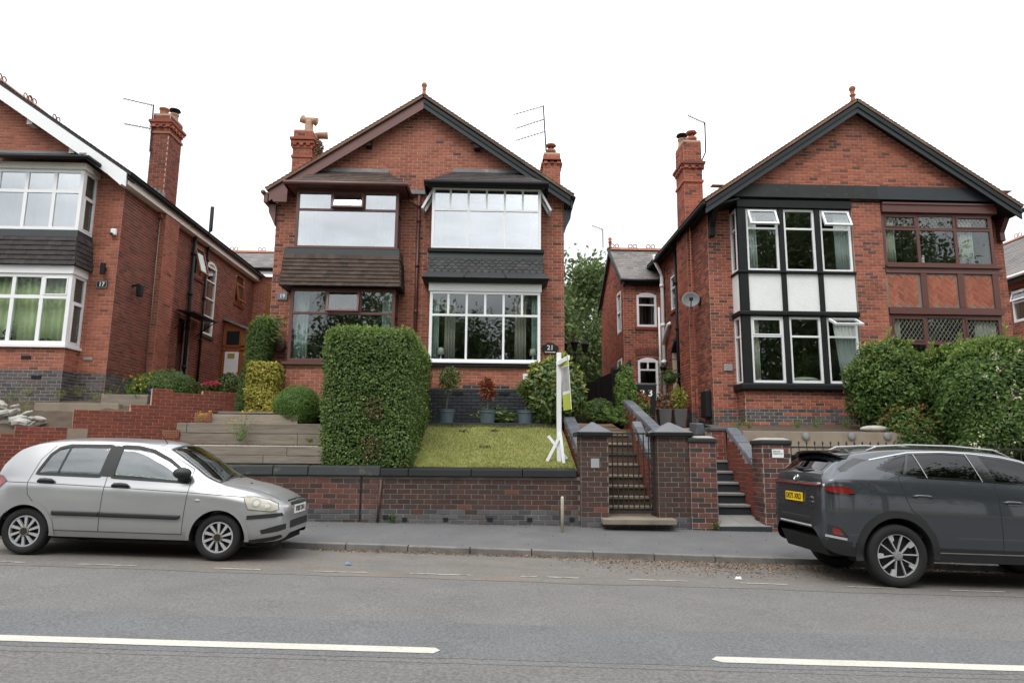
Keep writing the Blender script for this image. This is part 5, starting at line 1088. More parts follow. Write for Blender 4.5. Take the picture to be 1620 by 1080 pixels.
curtain(6.50, 6.72, 16.70, 3.3, 4.9, 'curtain_cream', 'cream curtain at the left of the lower black and white bay', cw, 4); curtain(8.62, 9.18, 16.70, 3.3, 4.9, 'curtain_white', 'pale blue-white curtain at the right of the lower black and white bay', cw, 6, pull=.15)
cw = 'curtains in the bay windows of 25'
curtain(10.11, 10.40, 16.70, 6.35, 7.65, 'curtain_cream', 'cream curtain at the left of the upper leaded bay', cw, 4); curtain(12.10, 12.46, 16.70, 6.35, 7.65, 'curtain_cream', 'cream curtain inside the right pane of the upper leaded bay', cw, 5)
curtain(10.11, 10.35, 16.70, 3.3, 4.98, 'curtain_cream', 'cream curtain at the left of the lower leaded bay', cw, 4); curtain(12.30, 12.84, 16.70, 3.3, 4.98, 'curtain_cream', 'cream curtain at the right of the lower leaded bay', cw, 6)
c = at(1461, 424, 16.68); f = MB(); f.lathe((c[0], 16.68, 6.38), [(.05, 0), (.04, .05), (.03, .09), (.045, .13), (.02, .17)], 10); f.sphere((c[0] + .01, 16.67, 6.57), .032)
tag(f.build('figurine', MATS['white_upvc'], smooth=True), 'small white bust on the sill of the brown leaded upper bay', 'figurine')
s = MB(); s.box(7.55, 8.35, 16.85, 17.1, 3.3, 3.36); s.sphere((7.95, 16.98, 3.38), .3, sc=(1.2, .5, .22)); tag(s.build('cushion', MATS['curtain_cream'], smooth=True), 'cream cushion lying on the sill inside the middle lower black and white bay', 'cushion')

# ================================================================ house 27, seen past the corner of 25
HC = empty('end_house', (21.2, 17.1, 1.8), 'brick house with slate roof and white gutter just showing past the leaded bay', 'house')
BC = Building(HC, 0)
CX = 17.4
cs = Fr((CX, 27.0, 0), (0, -1, 0), (-1, 0, 0))
brick_wall(BC, 'side_wall', cs, 9.9, 1.6, 7.45, lambda a, z: 'mixed_red_brick', holes=[(5.2, 6.05, 5.9, 7.05)], pick=False)
b = MB(); b.box(CX + .22, 25.2, YW, YW + .2, 1.6, 7.45); b.box(25.0, 25.2, YW + .2, 27, 1.6, 7.45); b.prism([(CX, 7.45), (25.2, 7.45), (21.3, 10.1)], lambda a, z, d: (a, d, z), YW, YW + .2); b.build('front_wall', MATS['red_brick'], HC)
tiles_slope(HC, 'roof', 'roof_slate', (CX - .25, 16.8, 7.35), (CX - .25, 27, 7.35), (21.3, 16.8, 10.2), (21.3, 27, 10.2), 24, 34, th=.008, lift=.01)
tiles_slope(HC, 'roof', 'roof_slate', (25.4, 16.8, 7.35), (25.4, 27, 7.35), (21.3, 16.8, 10.2), (21.3, 27, 10.2), 24, 1, th=.008, lift=.01)
crest(HC, (21.3, 16.8, 10.25), (0, 1, 0), 20, tile=.5, r=.09)
b = MB(); b.box(CX - .27, CX - .24, 16.85, 27, 7.15, 7.36); b.build('eaves_board', MATS['black_paint'], HC); gutter(HC, [(CX - .32, 16.8, 7.34), (CX - .32, 27, 7.34)], 'white_upvc', .06)
f_ = Fr((CX, 27 - 5.2, 0), (0, -1, 0), (-1, 0, 0)); window(HC, f_, .85, 5.9, 6.95, [], 6.55, None, 'white_upvc', .08, .06, opens=(((1, 0), R(20)),)); room(HC, CX + .3, CX + 1.6, 20.7, 22.0, 5.7, 7.2)
pipe(HC, [(CX - .08, 22.2, 7.2), (CX - .08, 22.2, 1.8)], 'white_upvc', .05)
BC.finish()
# ================================================================ ground behind the front wall
def clamp(t, a=0.0, b=1.0): return max(a, min(b, t))
def zg(x, y):
    t = clamp((y - 12.6) / 3.2); z = -.4 + 2.45 * t ** 1.5
    if y > 15.8: z = 2.05 + .012 * (y - 15.8)
    if x < -5.9 and y < 17.5: z = min(z, .9)
    return z
sheet('garden_ground', [-60, -30, -20] + [i * .5 for i in range(-32, 41)] + [24, 30, 60], [12.62, 13.2, 13.8, 14.4, 15, 15.6, 15.81, 16.4, 17, 18, 20, 24, 30, 40, 60, 120], zg, MATS['soil'])
# lawn bank of 21
def zl(x, y):
    t = (y - 12.78) / (15.5 - 12.78); return 1.175 + (2.06 - 1.175) * (t ** .92) + .012 * math.sin(x * 5 + y * 3)
sheet('lawn', [-1.75 + i * .12 for i in range(29)], [12.78 + i * .12 for i in range(24)], zl, MATS['turf'])
n = 42000
gx = RNG.uniform(-1.72, 1.60, n); gy = 12.78 + RNG.uniform(0, 1, n) ** 1.25 * 2.72
gz_ = np.array([zl(a, b) for a, b in zip(gx, gy)])
leaf_mesh('grass', np.stack([gx, gy, gz_ - .004], 1), np.tile((0, 0, 1.), (n, 1)), .036, MATS['grass_blade'], kind='stuff', asp=.16, spread=.55, sizevar=.5)
n = 1500; gx = RNG.uniform(-1.7, 1.6, n); e_ = RNG.uniform(0, 1, n) < .5; gy = np.where(e_, 12.80 + np.abs(RNG.normal(0, .03, n)), 15.48 - np.abs(RNG.normal(0, .03, n)))
leaf_mesh('lawn_edge_grass', np.stack([gx, gy, np.array([zl(a, b) for a, b in zip(gx, gy)])], 1), np.tile((0, -.3, 1.), (n, 1)), .075, MATS['grass_blade'], kind='stuff', asp=.10, spread=.45)
def pebbles(name, x0, x1, y0, y1, zf, n, s=.022):
    b = MB()
    for i in range(n):
        x, y = random.uniform(x0, x1), random.uniform(y0, y1); z = zf(x, y); r = s * random.uniform(.6, 1.3); a = random.uniform(0, 6.28); c_, s_ = math.cos(a) * r, math.sin(a) * r
        b.add([(x + c_, y + s_, z), (x - s_, y + c_, z), (x - c_, y - s_, z), (x + s_, y - c_, z), (x, y, z + r * .8)], [(0, 1, 4), (1, 2, 4), (2, 3, 4), (3, 0, 4)])
    o = b.build(name, MATS['pea_gravel']); o['kind'] = 'stuff'; return o
# gravel strip edged with a dark board at the top of the lawn
b = MB(); b.box(-1.75, 1.62, 15.50, 15.56, 1.9, 2.155); tag(b.build('edging_board', MATS['slate_paint'], bevel=.006), 'dark painted board edging the gravel strip at the top of the lawn', 'edging')
sheet('gravel_bed', [-1.8, 0, 1.65], [15.56, 16.6], lambda x, y: 2.13, MATS['pea_gravel']); pebbles('gravel', -1.8, 1.62, 15.57, 16.45, lambda x, y: 2.13, 5200)

# ---------------------------------------------------------------- front retaining wall
COURSE, PITCH = .088, .240
def zbase(x): return .232 - .0125 * x
FW = empty('retaining_wall', (-1.7, 12.5, .2), 'long dark brick retaining wall with coping stones along the pavement', 'wall')
BW = Building(FW, 300)
def matW(a, z):
    x = a - 8.0
    if z < .50: return 'blue_brick' if random.random() < .9 else 'sooty_brick'
    if x < -1.9: return 'dull_red_brick' if random.random() < .6 else 'sooty_brick'
    return 'sooty_brick'
brick_wall(BW, 'wall_face', Fr((-8.0, 12.5, 0), *FRONT), 8.0 + 1.63, .14, 1.062, matW, course=COURSE, pitch=PITCH, mortar='mortar_dark', thick=.3)
BW.finish()
x = -8.0
for L_ in [1.1, .95, 1.2, .9, .62, 1.28]:           # coping of 19, weathered; then 21, painted
    b = MB(); b.hexa([(x + .004, 12.44, 1.066), (x + L_ - .004, 12.44, 1.066), (x + L_ - .004, 12.80, 1.066), (x + .004, 12.80, 1.066)], [(x + .004, 12.48, 1.235 + random.uniform(-.01, .01)), (x + L_ - .004, 12.48, 1.235), (x + L_ - .004, 12.80, 1.26), (x + .004, 12.80, 1.26)]); b.build('coping_stone', MATS['mossy_black'], FW, bevel=.018); x += L_
for L_ in [.50, 1.12, .92, .98]:
    b = MB(); b.hexa([(x + .003, 12.43, 1.066), (x + L_ - .003, 12.43, 1.066), (x + L_ - .003, 12.78, 1.066), (x + .003, 12.78, 1.066)], [(x + .003, 12.46, 1.195), (x + L_ - .003, 12.46, 1.195), (x + L_ - .003, 12.78, 1.225), (x + .003, 12.78, 1.225)]); b.build('coping_stone', MATS['black_paint'], FW, bevel=.014); x += L_
for px_, s_ in ((612, .07), (640, .04), (705, .045), (775, .05), (838, .045), (905, .045)):
    c = at(px_, 821 if px_ != 612 else 817, 12.49); b = MB(); b.box(c[0] - s_, c[0] + s_, 12.484, 12.51, c[2] - .04, c[2] + .03); b.build('weep_hole', MATS['plate_black'], FW)
pipe(FW, [(-1.93, 12.47, 1.0), (-1.97, 12.46, .27)], 'old_pipe', .022, name='waste_pipe')
b = MB(); b.box(-2.30, -2.27, 12.487, 12.50, .26, 1.05); b.build('expansion_joint', MATS['plate_black'], FW)

# ---------------------------------------------------------------- gate pillars
def pillar(x0, x1, y0, y1, z0, z1, mat, label, cap, mortar='mortar_dark', name='gate_pillar'):
    t = empty(name, ((x0 + x1) / 2, (y0 + y1) / 2, z0), label, 'gate pillar', 'brick gate pillars'); B = Building(t, 90)
    mf = (lambda a, z: 'blue_brick' if z < z0 + .3 and mat == 'sooty_brick' else mat)
    brick_wall(B, 'brick_face', Fr((x0, y0, 0), *FRONT), x1 - x0, z0, z1, mf, course=COURSE, pitch=PITCH, mortar=mortar, thick=.1)
    brick_wall(B, 'brick_face', Fr((x0, y1, 0), (0, -1, 0), (-1, 0, 0)), y1 - y0, z0, z1, mf, course=COURSE, pitch=PITCH, mortar=mortar, thick=.1, m1=.1, pick=True)
    brick_wall(B, 'brick_face', Fr((x1, y0, 0), (0, 1, 0), (1, 0, 0)), y1 - y0, z0, z1, mf, course=COURSE, pitch=PITCH, mortar=mortar, thick=.1, m0=.1, pick=False)
    b = MB(); b.box(x0 + .1, x1 - .1, y1 - .1, y1, z0, z1); b.build('rear_face', MATS[mortar], t)
    cx, cy = (x0 + x1) / 2, (y0 + y1) / 2
    if cap == 'pyramid':
        e = .075; b = MB(); b.box(x0 - e, x1 + e, y0 - e, y1 + e, z1 + .002, z1 + .075); b.build('cap_base', MATS['black_paint'], t, bevel=.012)
        b = MB(); q = [(x0 - e + .01, y0 - e + .01), (x1 + e - .01, y0 - e + .01), (x1 + e - .01, y1 + e - .01), (x0 - e + .01, y1 + e - .01)]
        b.add([(a, c, z1 + .077) for a, c in q] + [(a * .06 + cx * .94, c * .06 + cy * .94, z1 + .265) for a, c in q], [(0, 1, 5, 4), (1, 2, 6, 5), (2, 3, 7, 6), (3, 0, 4, 7), (4, 5, 6, 7), (0, 3, 2, 1)]); b.build('pyramid_cap', MATS['blue_coping'], t)
    else:
        e = .03; b = MB(); b.hexa([(x0 - e, y0 - e, z1 + .002), (x1 + e, y0 - e, z1 + .002), (x1 + e, y1 + e, z1 + .002), (x0 - e, y1 + e, z1 + .002)], [(x0 - e, y0 - e, z1 + .085), (x1 + e, y0 - e, z1 + .085), (x1 + e, y1 + e, z1 + .085), (x0 - e, y1 + e, z1 + .085)])
        b.build('cap_stone', MATS['mossy_black'], t, bevel=.02)
        b = MB(); b.hexa([(x0, y0, z1 + .088), (x1, y0, z1 + .088), (x1, y1, z1 + .088), (x0, y1, z1 + .088)], [(x0 + .08, y0 + .1, z1 + .125), (x1 - .08, y0 + .1, z1 + .125), (x1 - .08, y1 - .1, z1 + .125), (x0 + .08, y1 - .1, z1 + .125)]); b.build('cap_mortar', MATS['concrete'], t)
    B.finish(); return t
pA = pillar(1.635, 2.13, 12.40, 12.90, .12, 1.80, 'sooty_brick', 'dark brick pillar with pyramid cap and small grey plate, beside the lawn', 'pyramid')
c = at(941.5, 732, 12.385); b = MB(); b.box(c[0] - .075, c[0] + .075, 12.380, 12.392, c[2] - .085, c[2] + .08); b.build('blank_plate', MATS['plate_grey'], pA)
pB = pillar(3.03, 3.60, 12.40, 12.96, .12, 1.81, 'sooty_brick', 'dark brick pillar with pyramid cap between the two gateways', 'pyramid')
pC = pillar(3.603, 4.08, 12.36, 12.80, .12, 1.70, 'patchy_brick', 'orange and black brick pillar with flat cap, hard against the pyramid-capped one', 'flat', 'mortar_grey')
pD = pillar(4.95, 5.46, 12.40, 12.92, .12, 1.68, 'patchy_brick', 'orange and black brick pillar with flat cap and white notice', 'flat', 'mortar_grey')
c = at(1230.5, 717, 12.385); b = MB(); b.box(c[0] - .105, c[0] + .105, 12.378, 12.390, c[2] - .075, c[2] + .075); nb = b.build('notice', MATS['white_upvc'], pD)
text_obj('PRIVATE', 'notice_text', nb, (c[0] - .09, 12.3775, c[2] + .035), .036, MATS['plate_black'], .001, align='LEFT', bold=True); text_obj('PARKING 23', 'notice_text', nb, (c[0] - .09, 12.3775, c[2] - .004), .032, MATS['plate_black'], .001, align='LEFT', bold=True)

# ---------------------------------------------------------------- flights of steps
def flight(label, x0, x1, ys, zs, tread, riser, group='flights of garden steps'):
    t = empty('garden_steps', ((x0 + x1) / 2, ys[0], zs[0]), label, 'steps', group)
    for k in range(len(zs) - 1):
        b = MB(); b.box(x0, x1, ys[k] + .02, ys[k + 1] + .3, zs[k] - .25, zs[k + 1] - .055); b.build('riser', MATS[riser], t)
        b = MB(); b.box(x0, x1, ys[k] - .015 + random.uniform(-.01, .01), ys[k + 1] + .1, zs[k + 1] - .052, zs[k + 1]); b.build('tread', MATS[tread], t, bevel=.012)
    return t
M('step_riser', (.085, .055, .040), .9, noise=.3, nscale=5, fine=.2, stain=(.14, .06, .04), stain_scale=3)
s21 = flight('worn stone steps behind the iron gate, climbing beside the lawn', 2.02, 3.02, [12.9, 13.1, 13.38, 13.66, 13.94, 14.22, 14.55, 14.9, 15.3], [.38, .54, .70, .89, 1.08, 1.30, 1.52, 1.72, 1.92], 'step_stone', 'step_riser')
b = MB(); b.box(1.98, 3.27, 12.12, 12.86, .275, .375); b.build('threshold_stone', MATS['step_stone'], s21, bevel=.015)
B_ = Building(s21, 30); brick_wall(B_, 'plinth', Fr((2.13, 12.36, 0), *FRONT), 1.16, .10, .274, lambda a, z: 'blue_brick', course=COURSE, pitch=PITCH, mortar='mortar_dark', thick=.3); B_.finish()
b = MB(); b.box(2.05, 3.0, 12.87, 13.0, .3, .40); b.build('landing', MATS['old_concrete'], s21)
s23 = flight('grey paved steps with dark risers between the flat-capped pillars', 4.09, 5.02, [13.30, 13.58, 13.88, 14.18, 14.48, 14.78, 15.08], [.355, .55, .75, .95, 1.16, 1.38, 1.58, ], 'grey_paver', 'slate_paint')
for (xa, xb) in ((4.09, 4.56), (4.566, 5.02)):
    b = MB(); b.hexa([(xa, 12.34, .0), (xb, 12.34, .0), (xb, 13.32, .0), (xa, 13.32, .0)], [(xa, 12.34, .245), (xb, 12.34, .245), (xb, 13.32, .355), (xa, 13.32, .355)]); b.build('paving_slab', MATS['grey_paver'], s23)
b = MB(); b.box(4.085, 5.02, 12.322, 12.338, .08, .235); b.build('front_riser', MATS['slate_paint'], s23)
# paths at the head of the steps
for nm, xa, xb, ya, yb, za, zb in (('path', 2.0, 3.1, 15.28, 17.5, 1.92, 2.25), ('path', 1.9, 4.3, 17.5, 30, 2.25, 2.35), ('path', 4.05, 5.1, 15.0, 16.4, 1.6, 2.1), ('path', 3.5, 6.2, 16.4, 18.5, 2.1, 2.2)):
    sheet(nm, [xa, (xa + xb) / 2, xb], [ya, (ya + yb) / 2, yb], lambda x, y, q=(ya, yb, za, zb): q[2] + (q[3] - q[2]) * (y - q[0]) / (q[1] - q[0]), MATS['path_tile'])

# sloping side walls with blue coping blocks
def raking_wall(label, x0, x1, ya, yb, za, zb, n, brickmat='garden_brick', base=.1, round_=False):
    t = empty('raking_wall', ((x0 + x1) / 2, (ya + yb) / 2, base), label, 'wall', 'sloping step walls'); B = Building(t, 60)
    zt = lambda y: za + (zb - za) * (y - ya) / (yb - ya)
    body = MB(); body.hexa([(x0 + .009, ya, base), (x1 - .009, ya, base), (x1 - .009, yb, base), (x0 + .009, yb, base)], [(x0 + .009, ya, za - .075), (x1 - .009, ya, za - .075), (x1 - .009, yb, zb - .075), (x0 + .009, yb, zb - .075)]); bd = body.build('wall_body', MATS['mortar_grey'], t)
    for fr, L, fn in ((Fr((x0 + .009, yb, 0), (0, -1, 0), (-1, 0, 0)), yb - ya, lambda a: zt(yb - a) - .1), (Fr((x1 - .009, ya, 0), (0, 1, 0), (1, 0, 0)), yb - ya, lambda a: zt(ya + a) - .1)):
        r = 0; z = base
        while z < max(za, zb):
            a = -PITCH / 2 if r % 2 else 0
            while a < L:
                p0, p1 = max(a, 0) + .005, min(a + PITCH, L) - .005; a += PITCH
                if p1 - p0 > .04 and z + COURSE < fn((p0 + p1) / 2):
                    pt = fr.pt((p0 + p1) / 2, 0, z + COURSE / 2); vd = CAMV - pt; ok = vd.dot(fr.n) > 0
                    B.rec.append((bd, fr, (p0 + p1) / 2, z + COURSE / 2, brickmat, (p1 - p0, COURSE - .01), abs(p1 - p0 - PITCH + .01) < .002, ok, vd.length / max(.1, vd.normalized().dot(fr.n)) if ok else 1e6))
            z += COURSE; r += 1
    for i in range(n):
        y0, y1 = ya + (yb - ya) * i / n, ya + (yb - ya) * (i + 1) / n - .022; e = .03; j = random.uniform(-.006, .006)
        b = MB(); b.hexa([(x0 - e, y0, zt(y0) - .075), (x1 + e, y0, zt(y0) - .075), (x1 + e, y1, zt(y1) - .075), (x0 - e, y1, zt(y1) - .075)], [(x0 - e + .03, y0, zt(y0) + .015 + j), (x1 + e - .03, y0, zt(y0) + .015 + j), (x1 + e - .03, y1, zt(y1) + .015 + j), (x0 - e + .03, y1, zt(y1) + .015 + j)]); b.build('coping_block', MATS['blue_coping'], t, bevel=.02)
    B.finish(); return t
raking_wall('sloping wall with blue coping between the lawn and the gated steps', 1.66, 1.90, 12.92, 15.45, 1.52, 2.30, 8)
raking_wall('low sloping wall with blue coping on the far side of the gated steps', 3.03, 3.22, 13.0, 14.6, 1.42, 2.18, 5)
raking_wall('higher sloping wall with blue coping running up towards the black wheelie bin', 3.235, 3.46, 13.0, 16.6, 1.80, 2.78, 12)
raking_wall('sloping wall with blue coping beside the grey paved steps', 5.03, 5.27, 12.94, 14.5, 1.26, 2.06, 5)
t = empty('return_wall', (4.95, 14.7, 1.2), 'short level wall with blue coping at the head of the sloping wall by the grey steps', 'wall'); B_ = Building(t, 20)
brick_wall(B_, 'wall_face', Fr((4.72, 14.55, 0), *FRONT), .3, 1.2, 1.98, lambda a, z: 'garden_brick', course=COURSE, pitch=PITCH, mortar='mortar_grey', thick=.3); B_.finish()
b = MB(); b.box(4.68, 5.05, 14.52, 14.9, 1.985, 2.07); b.build('coping_block', MATS['blue_coping'], t, bevel=.02)
b = MB(); b.hexa([(4.50, 14.95, 1.9), (4.72, 14.95, 1.9), (4.72, 15.5, 1.9), (4.50, 15.5, 1.9)], [(4.53, 14.95, 2.17), (4.69, 14.95, 2.17), (4.69, 15.5, 2.2), (4.53, 15.5, 2.2)]); b.build('end_block', MATS['blue_coping'], t, bevel=.03)

# iron gate across the stone steps
g = empty('iron_gate', (2.55, 12.62, .42), 'rusty black wrought iron bar gate across the stone steps', 'gate')
b = MB()
for z_ in (.46, 1.50, 1.86): b.bar((2.15, 12.62, z_), (3.01, 12.62, z_), .02, .03)
for x_ in (2.15, 3.01): b.bar((x_, 12.62, .42), (x_, 12.62, 1.92), .03, .03)
b.build('gate_frame', MATS['wrought_iron'], g)
for i in range(8):
    x_ = 2.245 + i * .096; b = MB(); b.tube([(x_, 12.62, .45), (x_, 12.62, 1.88)], .012, 6); b.build('bar', MATS['wrought_iron'], g)
b = MB(); b.tube([(3.01 + .02 * math.sin(i), 12.60, 1.5 + .07 * i) if i < 4 else (3.0 - .04 * (i - 4), 12.60, 1.75 + .05 * (i - 4)) for i in range(9)], .008, 6); b.build('latch', MATS['wrought_iron'], g)

# low wall and railings of 25
RW = empty('low_wall', (8.7, 12.6, .1), 'low dark brick wall carrying the iron railings behind the grey car', 'wall'); B_ = Building(RW, 40)
brick_wall(B_, 'wall_face', Fr((5.465, 12.5, 0), *FRONT), 8.5, .05, 1.12, lambda a, z: 'sooty_brick', course=COURSE, pitch=PITCH, mortar='mortar_dark', thick=.25); B_.finish()
b = MB(); b.box(5.465, 13.96, 12.45, 12.78, 1.122, 1.2); b.build('coping_stone', MATS['mossy_black'], RW)
rl = empty('railings', (8.7, 12.62, 1.2), 'black iron railings with spear tops behind the grey car', 'railings')
b = MB(); b.bar((5.5, 12.62, 1.64), (13.9, 12.62, 1.64), .03, .03); b.build('rail', MATS['wrought_iron'], rl); b = MB(); b.bar((5.5, 12.62, 1.27), (13.9, 12.62, 1.27), .03, .03); b.build('rail', MATS['wrought_iron'], rl)
me = None
for i in range(56):
    x_ = 5.57 + i * .15
    if me is None:
        b = MB(); b.tube([(0, 0, 0), (0, 0, .5)], .009, 6); b.tube([(0, 0, .5), (0, 0, .525), (0, 0, .56)], [.017, .02, .004], 6); me = bpy.data.meshes.new('bar'); me.from_pydata(b.v, [], b.f); me.materials.append(MATS['wrought_iron'])
    put('bar', me, rl, (x_, 12.62, 1.2))
sheet('gravel_terrace', [5.27, 8, 14], [12.78, 14.2], lambda x, y: 1.5, MATS['pea_gravel'])
cwall = empty('concrete_wall', (7, 14.3, 1.2), 'stained concrete retaining wall with round lights behind the railings', 'wall')
b = MB(); b.box(5.28, 10.5, 14.2, 14.4, 1.2, 1.985); b.build('wall_body', MATS['old_concrete'], cwall, bevel=.01)
for k, px_ in enumerate((1275, 1347.5, 1404)):
    c = at(px_, 690, 14.19); l_ = empty('wall_light', (c[0], 14.19, c[2]), ['round glass bulkhead light on the concrete wall, next to the notice pillar', 'middle round glass bulkhead light on the concrete wall', 'round glass bulkhead light on the concrete wall, nearest the bushes'][k], 'light', 'bulkhead lights on the concrete wall')
    b = MB(); b.lathe((c[0], 14.2, c[2]), [(.08, 0), (.08, -.03), (.065, -.04)][::-1], 18, axis=1); b.build('housing', MATS['dish_grey'], l_, smooth=True)
    b = MB(); b.sphere((c[0], 14.168, c[2]), .058, sc=(1, .22, 1)); b.build('lens', MATS['metal_grey'], l_, smooth=True)
sheet('flower_bed', [5.2, 6, 7, 8, 9, 12, 16], [14.4, 15.2, 16.6], lambda x, y: 1.95 + (y - 14.4) * .12 + .03 * math.sin(x * 7 + y * 5), MATS['soil'])

# ---------------------------------------------------------------- timber terraces of 19
def sleepers(label, y, rows, th=.2):
    t = empty('timber_retaining_wall', (-4.3, y, rows[0][2]), label, 'retaining wall', 'weathered timber sleeper walls')
    for (xa, xb, za, zb) in rows:
        b = MB(); j = random.uniform(-.006, .006); b.hexa([(xa + .003, y + j, za + .003), (xb - .003, y + j, za + .003), (xb - .003, y + th, za + .003), (xa + .003, y + th, za + .003)], [(xa + .003, y + j, zb), (xb - .003, y + j * .5, zb), (xb - .003, y + th, zb), (xa + .003, y + th, zb)]); b.build('sleeper', MATS['timber'], t, bevel=.008)
    return t
sleepers('weathered sleeper wall standing on the coping, lowest tier', 12.66, [(-5.6, -4.1, 1.262, 1.405), (-4.1, -3.02, 1.262, 1.405), (-5.6, -3.68, 1.405, 1.575), (-3.68, -3.02, 1.405, 1.575)])
sleepers('weathered sleeper wall of the middle tier, behind the yellow-flowered weeds', 13.3, [(-5.9, -3.68, 1.60, 1.81), (-3.68, -3.0, 1.60, 1.81), (-5.78, -3.0, 1.812, 2.005), (-5.98, -5.785, 1.812, 2.0)])
sleepers('short weathered sleeper wall of the third tier by the round clipped bush', 14.4, [(-5.86, -4.0, 1.9, 2.23)])
sleepers('thin weathered sleeper of the top tier below the golden hedge', 15.15, [(-5.95, -3.8, 2.15, 2.33)])
sheet('gravel_terrace', [-5.6, -4, -2.2], [12.85, 13.3], lambda x, y: 1.575, MATS['pea_gravel']); pebbles('gravel', -5.5, -2.6, 12.87, 13.29, lambda x, y: 1.575, 1500, .02)
sheet('gravel_terrace', [-5.9, -4, -2.2], [13.5, 14.4], lambda x, y: 2.0, MATS['pea_gravel']); sheet('gravel_terrace', [-5.9, -4, -2.2], [14.6, 16.6], lambda x, y: 2.26, MATS['soil'])
for k, (px_, py_, Y_, lb) in enumerate(((269.5, 686, 13.25, 'pierced terracotta block at the end of the middle sleeper wall'), (319.5, 660, 14.3, 'pierced terracotta block at the end of the short third sleeper wall'))):
    c = at(px_, py_, Y_); t = empty('vent_block', c, lb, 'block', 'pierced terracotta blocks'); b = MB(); w2, h2 = .15, .075 + .02 * k; b.box(c[0] - w2, c[0] + w2, Y_, Y_ + .2, c[2] - h2, c[2] + h2); b.build('block', MATS['terracotta'], t, bevel=.006)
    b = MB()
    for i in range(9):
        for j in range(4):
            u, v = c[0] - w2 + .025 + i * .031, c[2] - h2 + .022 + j * .038 * (1 + .2 * k); b.box(u, u + .016, Y_ - .002, Y_ + .001, v, v + .02)
    o = b.build('hole', MATS['plate_black'], t); o['kind'] = 'stuff'
# sloping drive between the terraces and the stepped red wall
sheet('drive', [-8.6, -7.5, -6.0], [12.62, 14, 15.5, 16.9], lambda x, y: .22 + (y - 12.62) * .28, MATS['old_concrete']); sheet('drive', [-8.9, -7.5, -5.6], [16.9, 18.2, 19.5, 25.6], lambda x, y: min(1.42 + (y - 16.9) * .4, 2.3), MATS['old_concrete'])

# ---------------------------------------------------------------- stepped red wall of 17
ux, uy = .846, .533
RWx = empty('stepped_wall', (-9, 15.2, .8), 'red brick garden wall stepping up along the drive of 17', 'wall'); B_ = Building(RWx, 300)
P0 = Vector((-13.0, 14.5 - (-10.07 + 13.0) * .63, 0)); fr = Fr(P0, (ux, uy, 0), (uy, -ux, 0)); LW = (-6.1 + 13.0) / ux
def topz(a):
    x = P0.x + a * ux
    for lim_, z in ((-9.87, 1.76), (-9.03, 1.985), (-8.12, 2.37), (-7.78, 2.53), (-7.42, 2.88), (-6.86, 2.80), (-6.68, 2.92), (-5, 2.86)):
        if x < lim_: return z
    return 2.86
HC_ = .078
_topz = topz
def topz(a): return round(_topz(a) / HC_) * HC_
segs = []; a = 0
while a < LW:
    z = topz(a + .01); e = a
    while e < LW and topz(e + .01) == z: e += .01
    segs.append((a, min(e, LW), z)); a = e
b = MB()
for a0, a1, z in segs: b.fbox(fr, a0, a1, -.21, 0, .4, z - .003)
wall = b.build('wall_face', MATS['mortar_red'], RWx)
for r in range(6, 40):
    zz = r * HC_; ok = [(a0, a1) for a0, a1, z in segs if z >= zz + HC_ - .001]; runs = []
    for a0, a1 in ok:
        if runs and abs(runs[-1][1] - a0) < .011: runs[-1][1] = a1
        else: runs.append([a0, a1])
    for a0, a1 in runs:
        q = math.floor(a0 / .231) * .231 - (.1155 if r % 2 else 0)
        while q < a1:
            p0, p1 = max(q, a0) + .0045, min(q + .231, a1) - .0045; q += .231
            if p1 - p0 > .03:
                zm = zz + HC_ / 2; pt = fr.pt((p0 + p1) / 2, 0, zm); vd = CAMV - pt
                B_.rec.append((wall, fr, (p0 + p1) / 2, zm, 'garden_brick', (p1 - p0, .069), abs(p1 - p0 - .222) < .002, pt.x > -10.3 and zm > 1.2, vd.length))
B_.finish()
def zrock(a, t):
    z0 = topz(a) - .10; return z0 * (1 - t) + 2.62 * t
gv = []; na = 40
for j in range(5):
    for i in range(na + 1):
        a = (LW - 1.7) * i / na; p = fr.pt(a, -.12, 0); y = p.y + (16.62 - p.y) * j / 4; gv.append((p.x, y, sum(zrock(max(a + d, 0), j / 4) for d in (-.3, 0, .3)) / 3 - (.05 if j == 0 else 0)))
gb = MB(); gb.add(gv, [(j * (na + 1) + i, j * (na + 1) + i + 1, (j + 1) * (na + 1) + i + 1, (j + 1) * (na + 1) + i) for j in range(4) for i in range(na)]); tag(gb.build('rockery_ground', MATS['soil'], smooth=True), kind='structure')
b = MB(); b.fbox(fr, (-9.10 + 13) / ux, (-8.78 + 13) / ux, 0, .014, 1.5, 1.93); b.build('render_patch', MATS['old_concrete'], RWx)
b = MB(); c0 = at(52, 660, 16.0); c1 = at(186, 660, 16.0); b.box(c0[0], c1[0], 16.0, 16.15, 1.8, at(100, 637, 16)[2]); tag(b.build('low_wall', MATS['old_concrete'], bevel=.01), 'low brown concrete wall behind the stepped red wall', 'wall')
b = MB(); c0 = at(160, 628, 16.3); c1 = at(234, 624, 16.3); b.box(c0[0], c1[0], 16.3, 16.5, 2.2, c1[2]); tag(b.build('planter_box', MATS['timber'], bevel=.01), 'low timber-edged planter at the foot of the blue brick plinth of 17', 'planter')
ROCKS = ['rounded rock at the photo edge, middle of the rockery', 'flat grey rock in the upper row of the rockery', 'rock low at the photo edge beneath the rounded one', 'squat rock in the centre of the rockery', 'large sloping rock at the bottom left of the rockery', 'small rock wedged above the large sloping one', 'long pale rock lying towards the stepped red wall', 'lowest rock of the rockery, touching the stepped red wall', 'small upright rock right of the rockery centre', 'white-topped rock furthest right, before the brown concrete wall', 'flat white rock just below the white-topped one', 'little rock under the green weed of the rockery', 'topmost rock at the photo edge', 'topmost small rock beneath the straggly weeds']
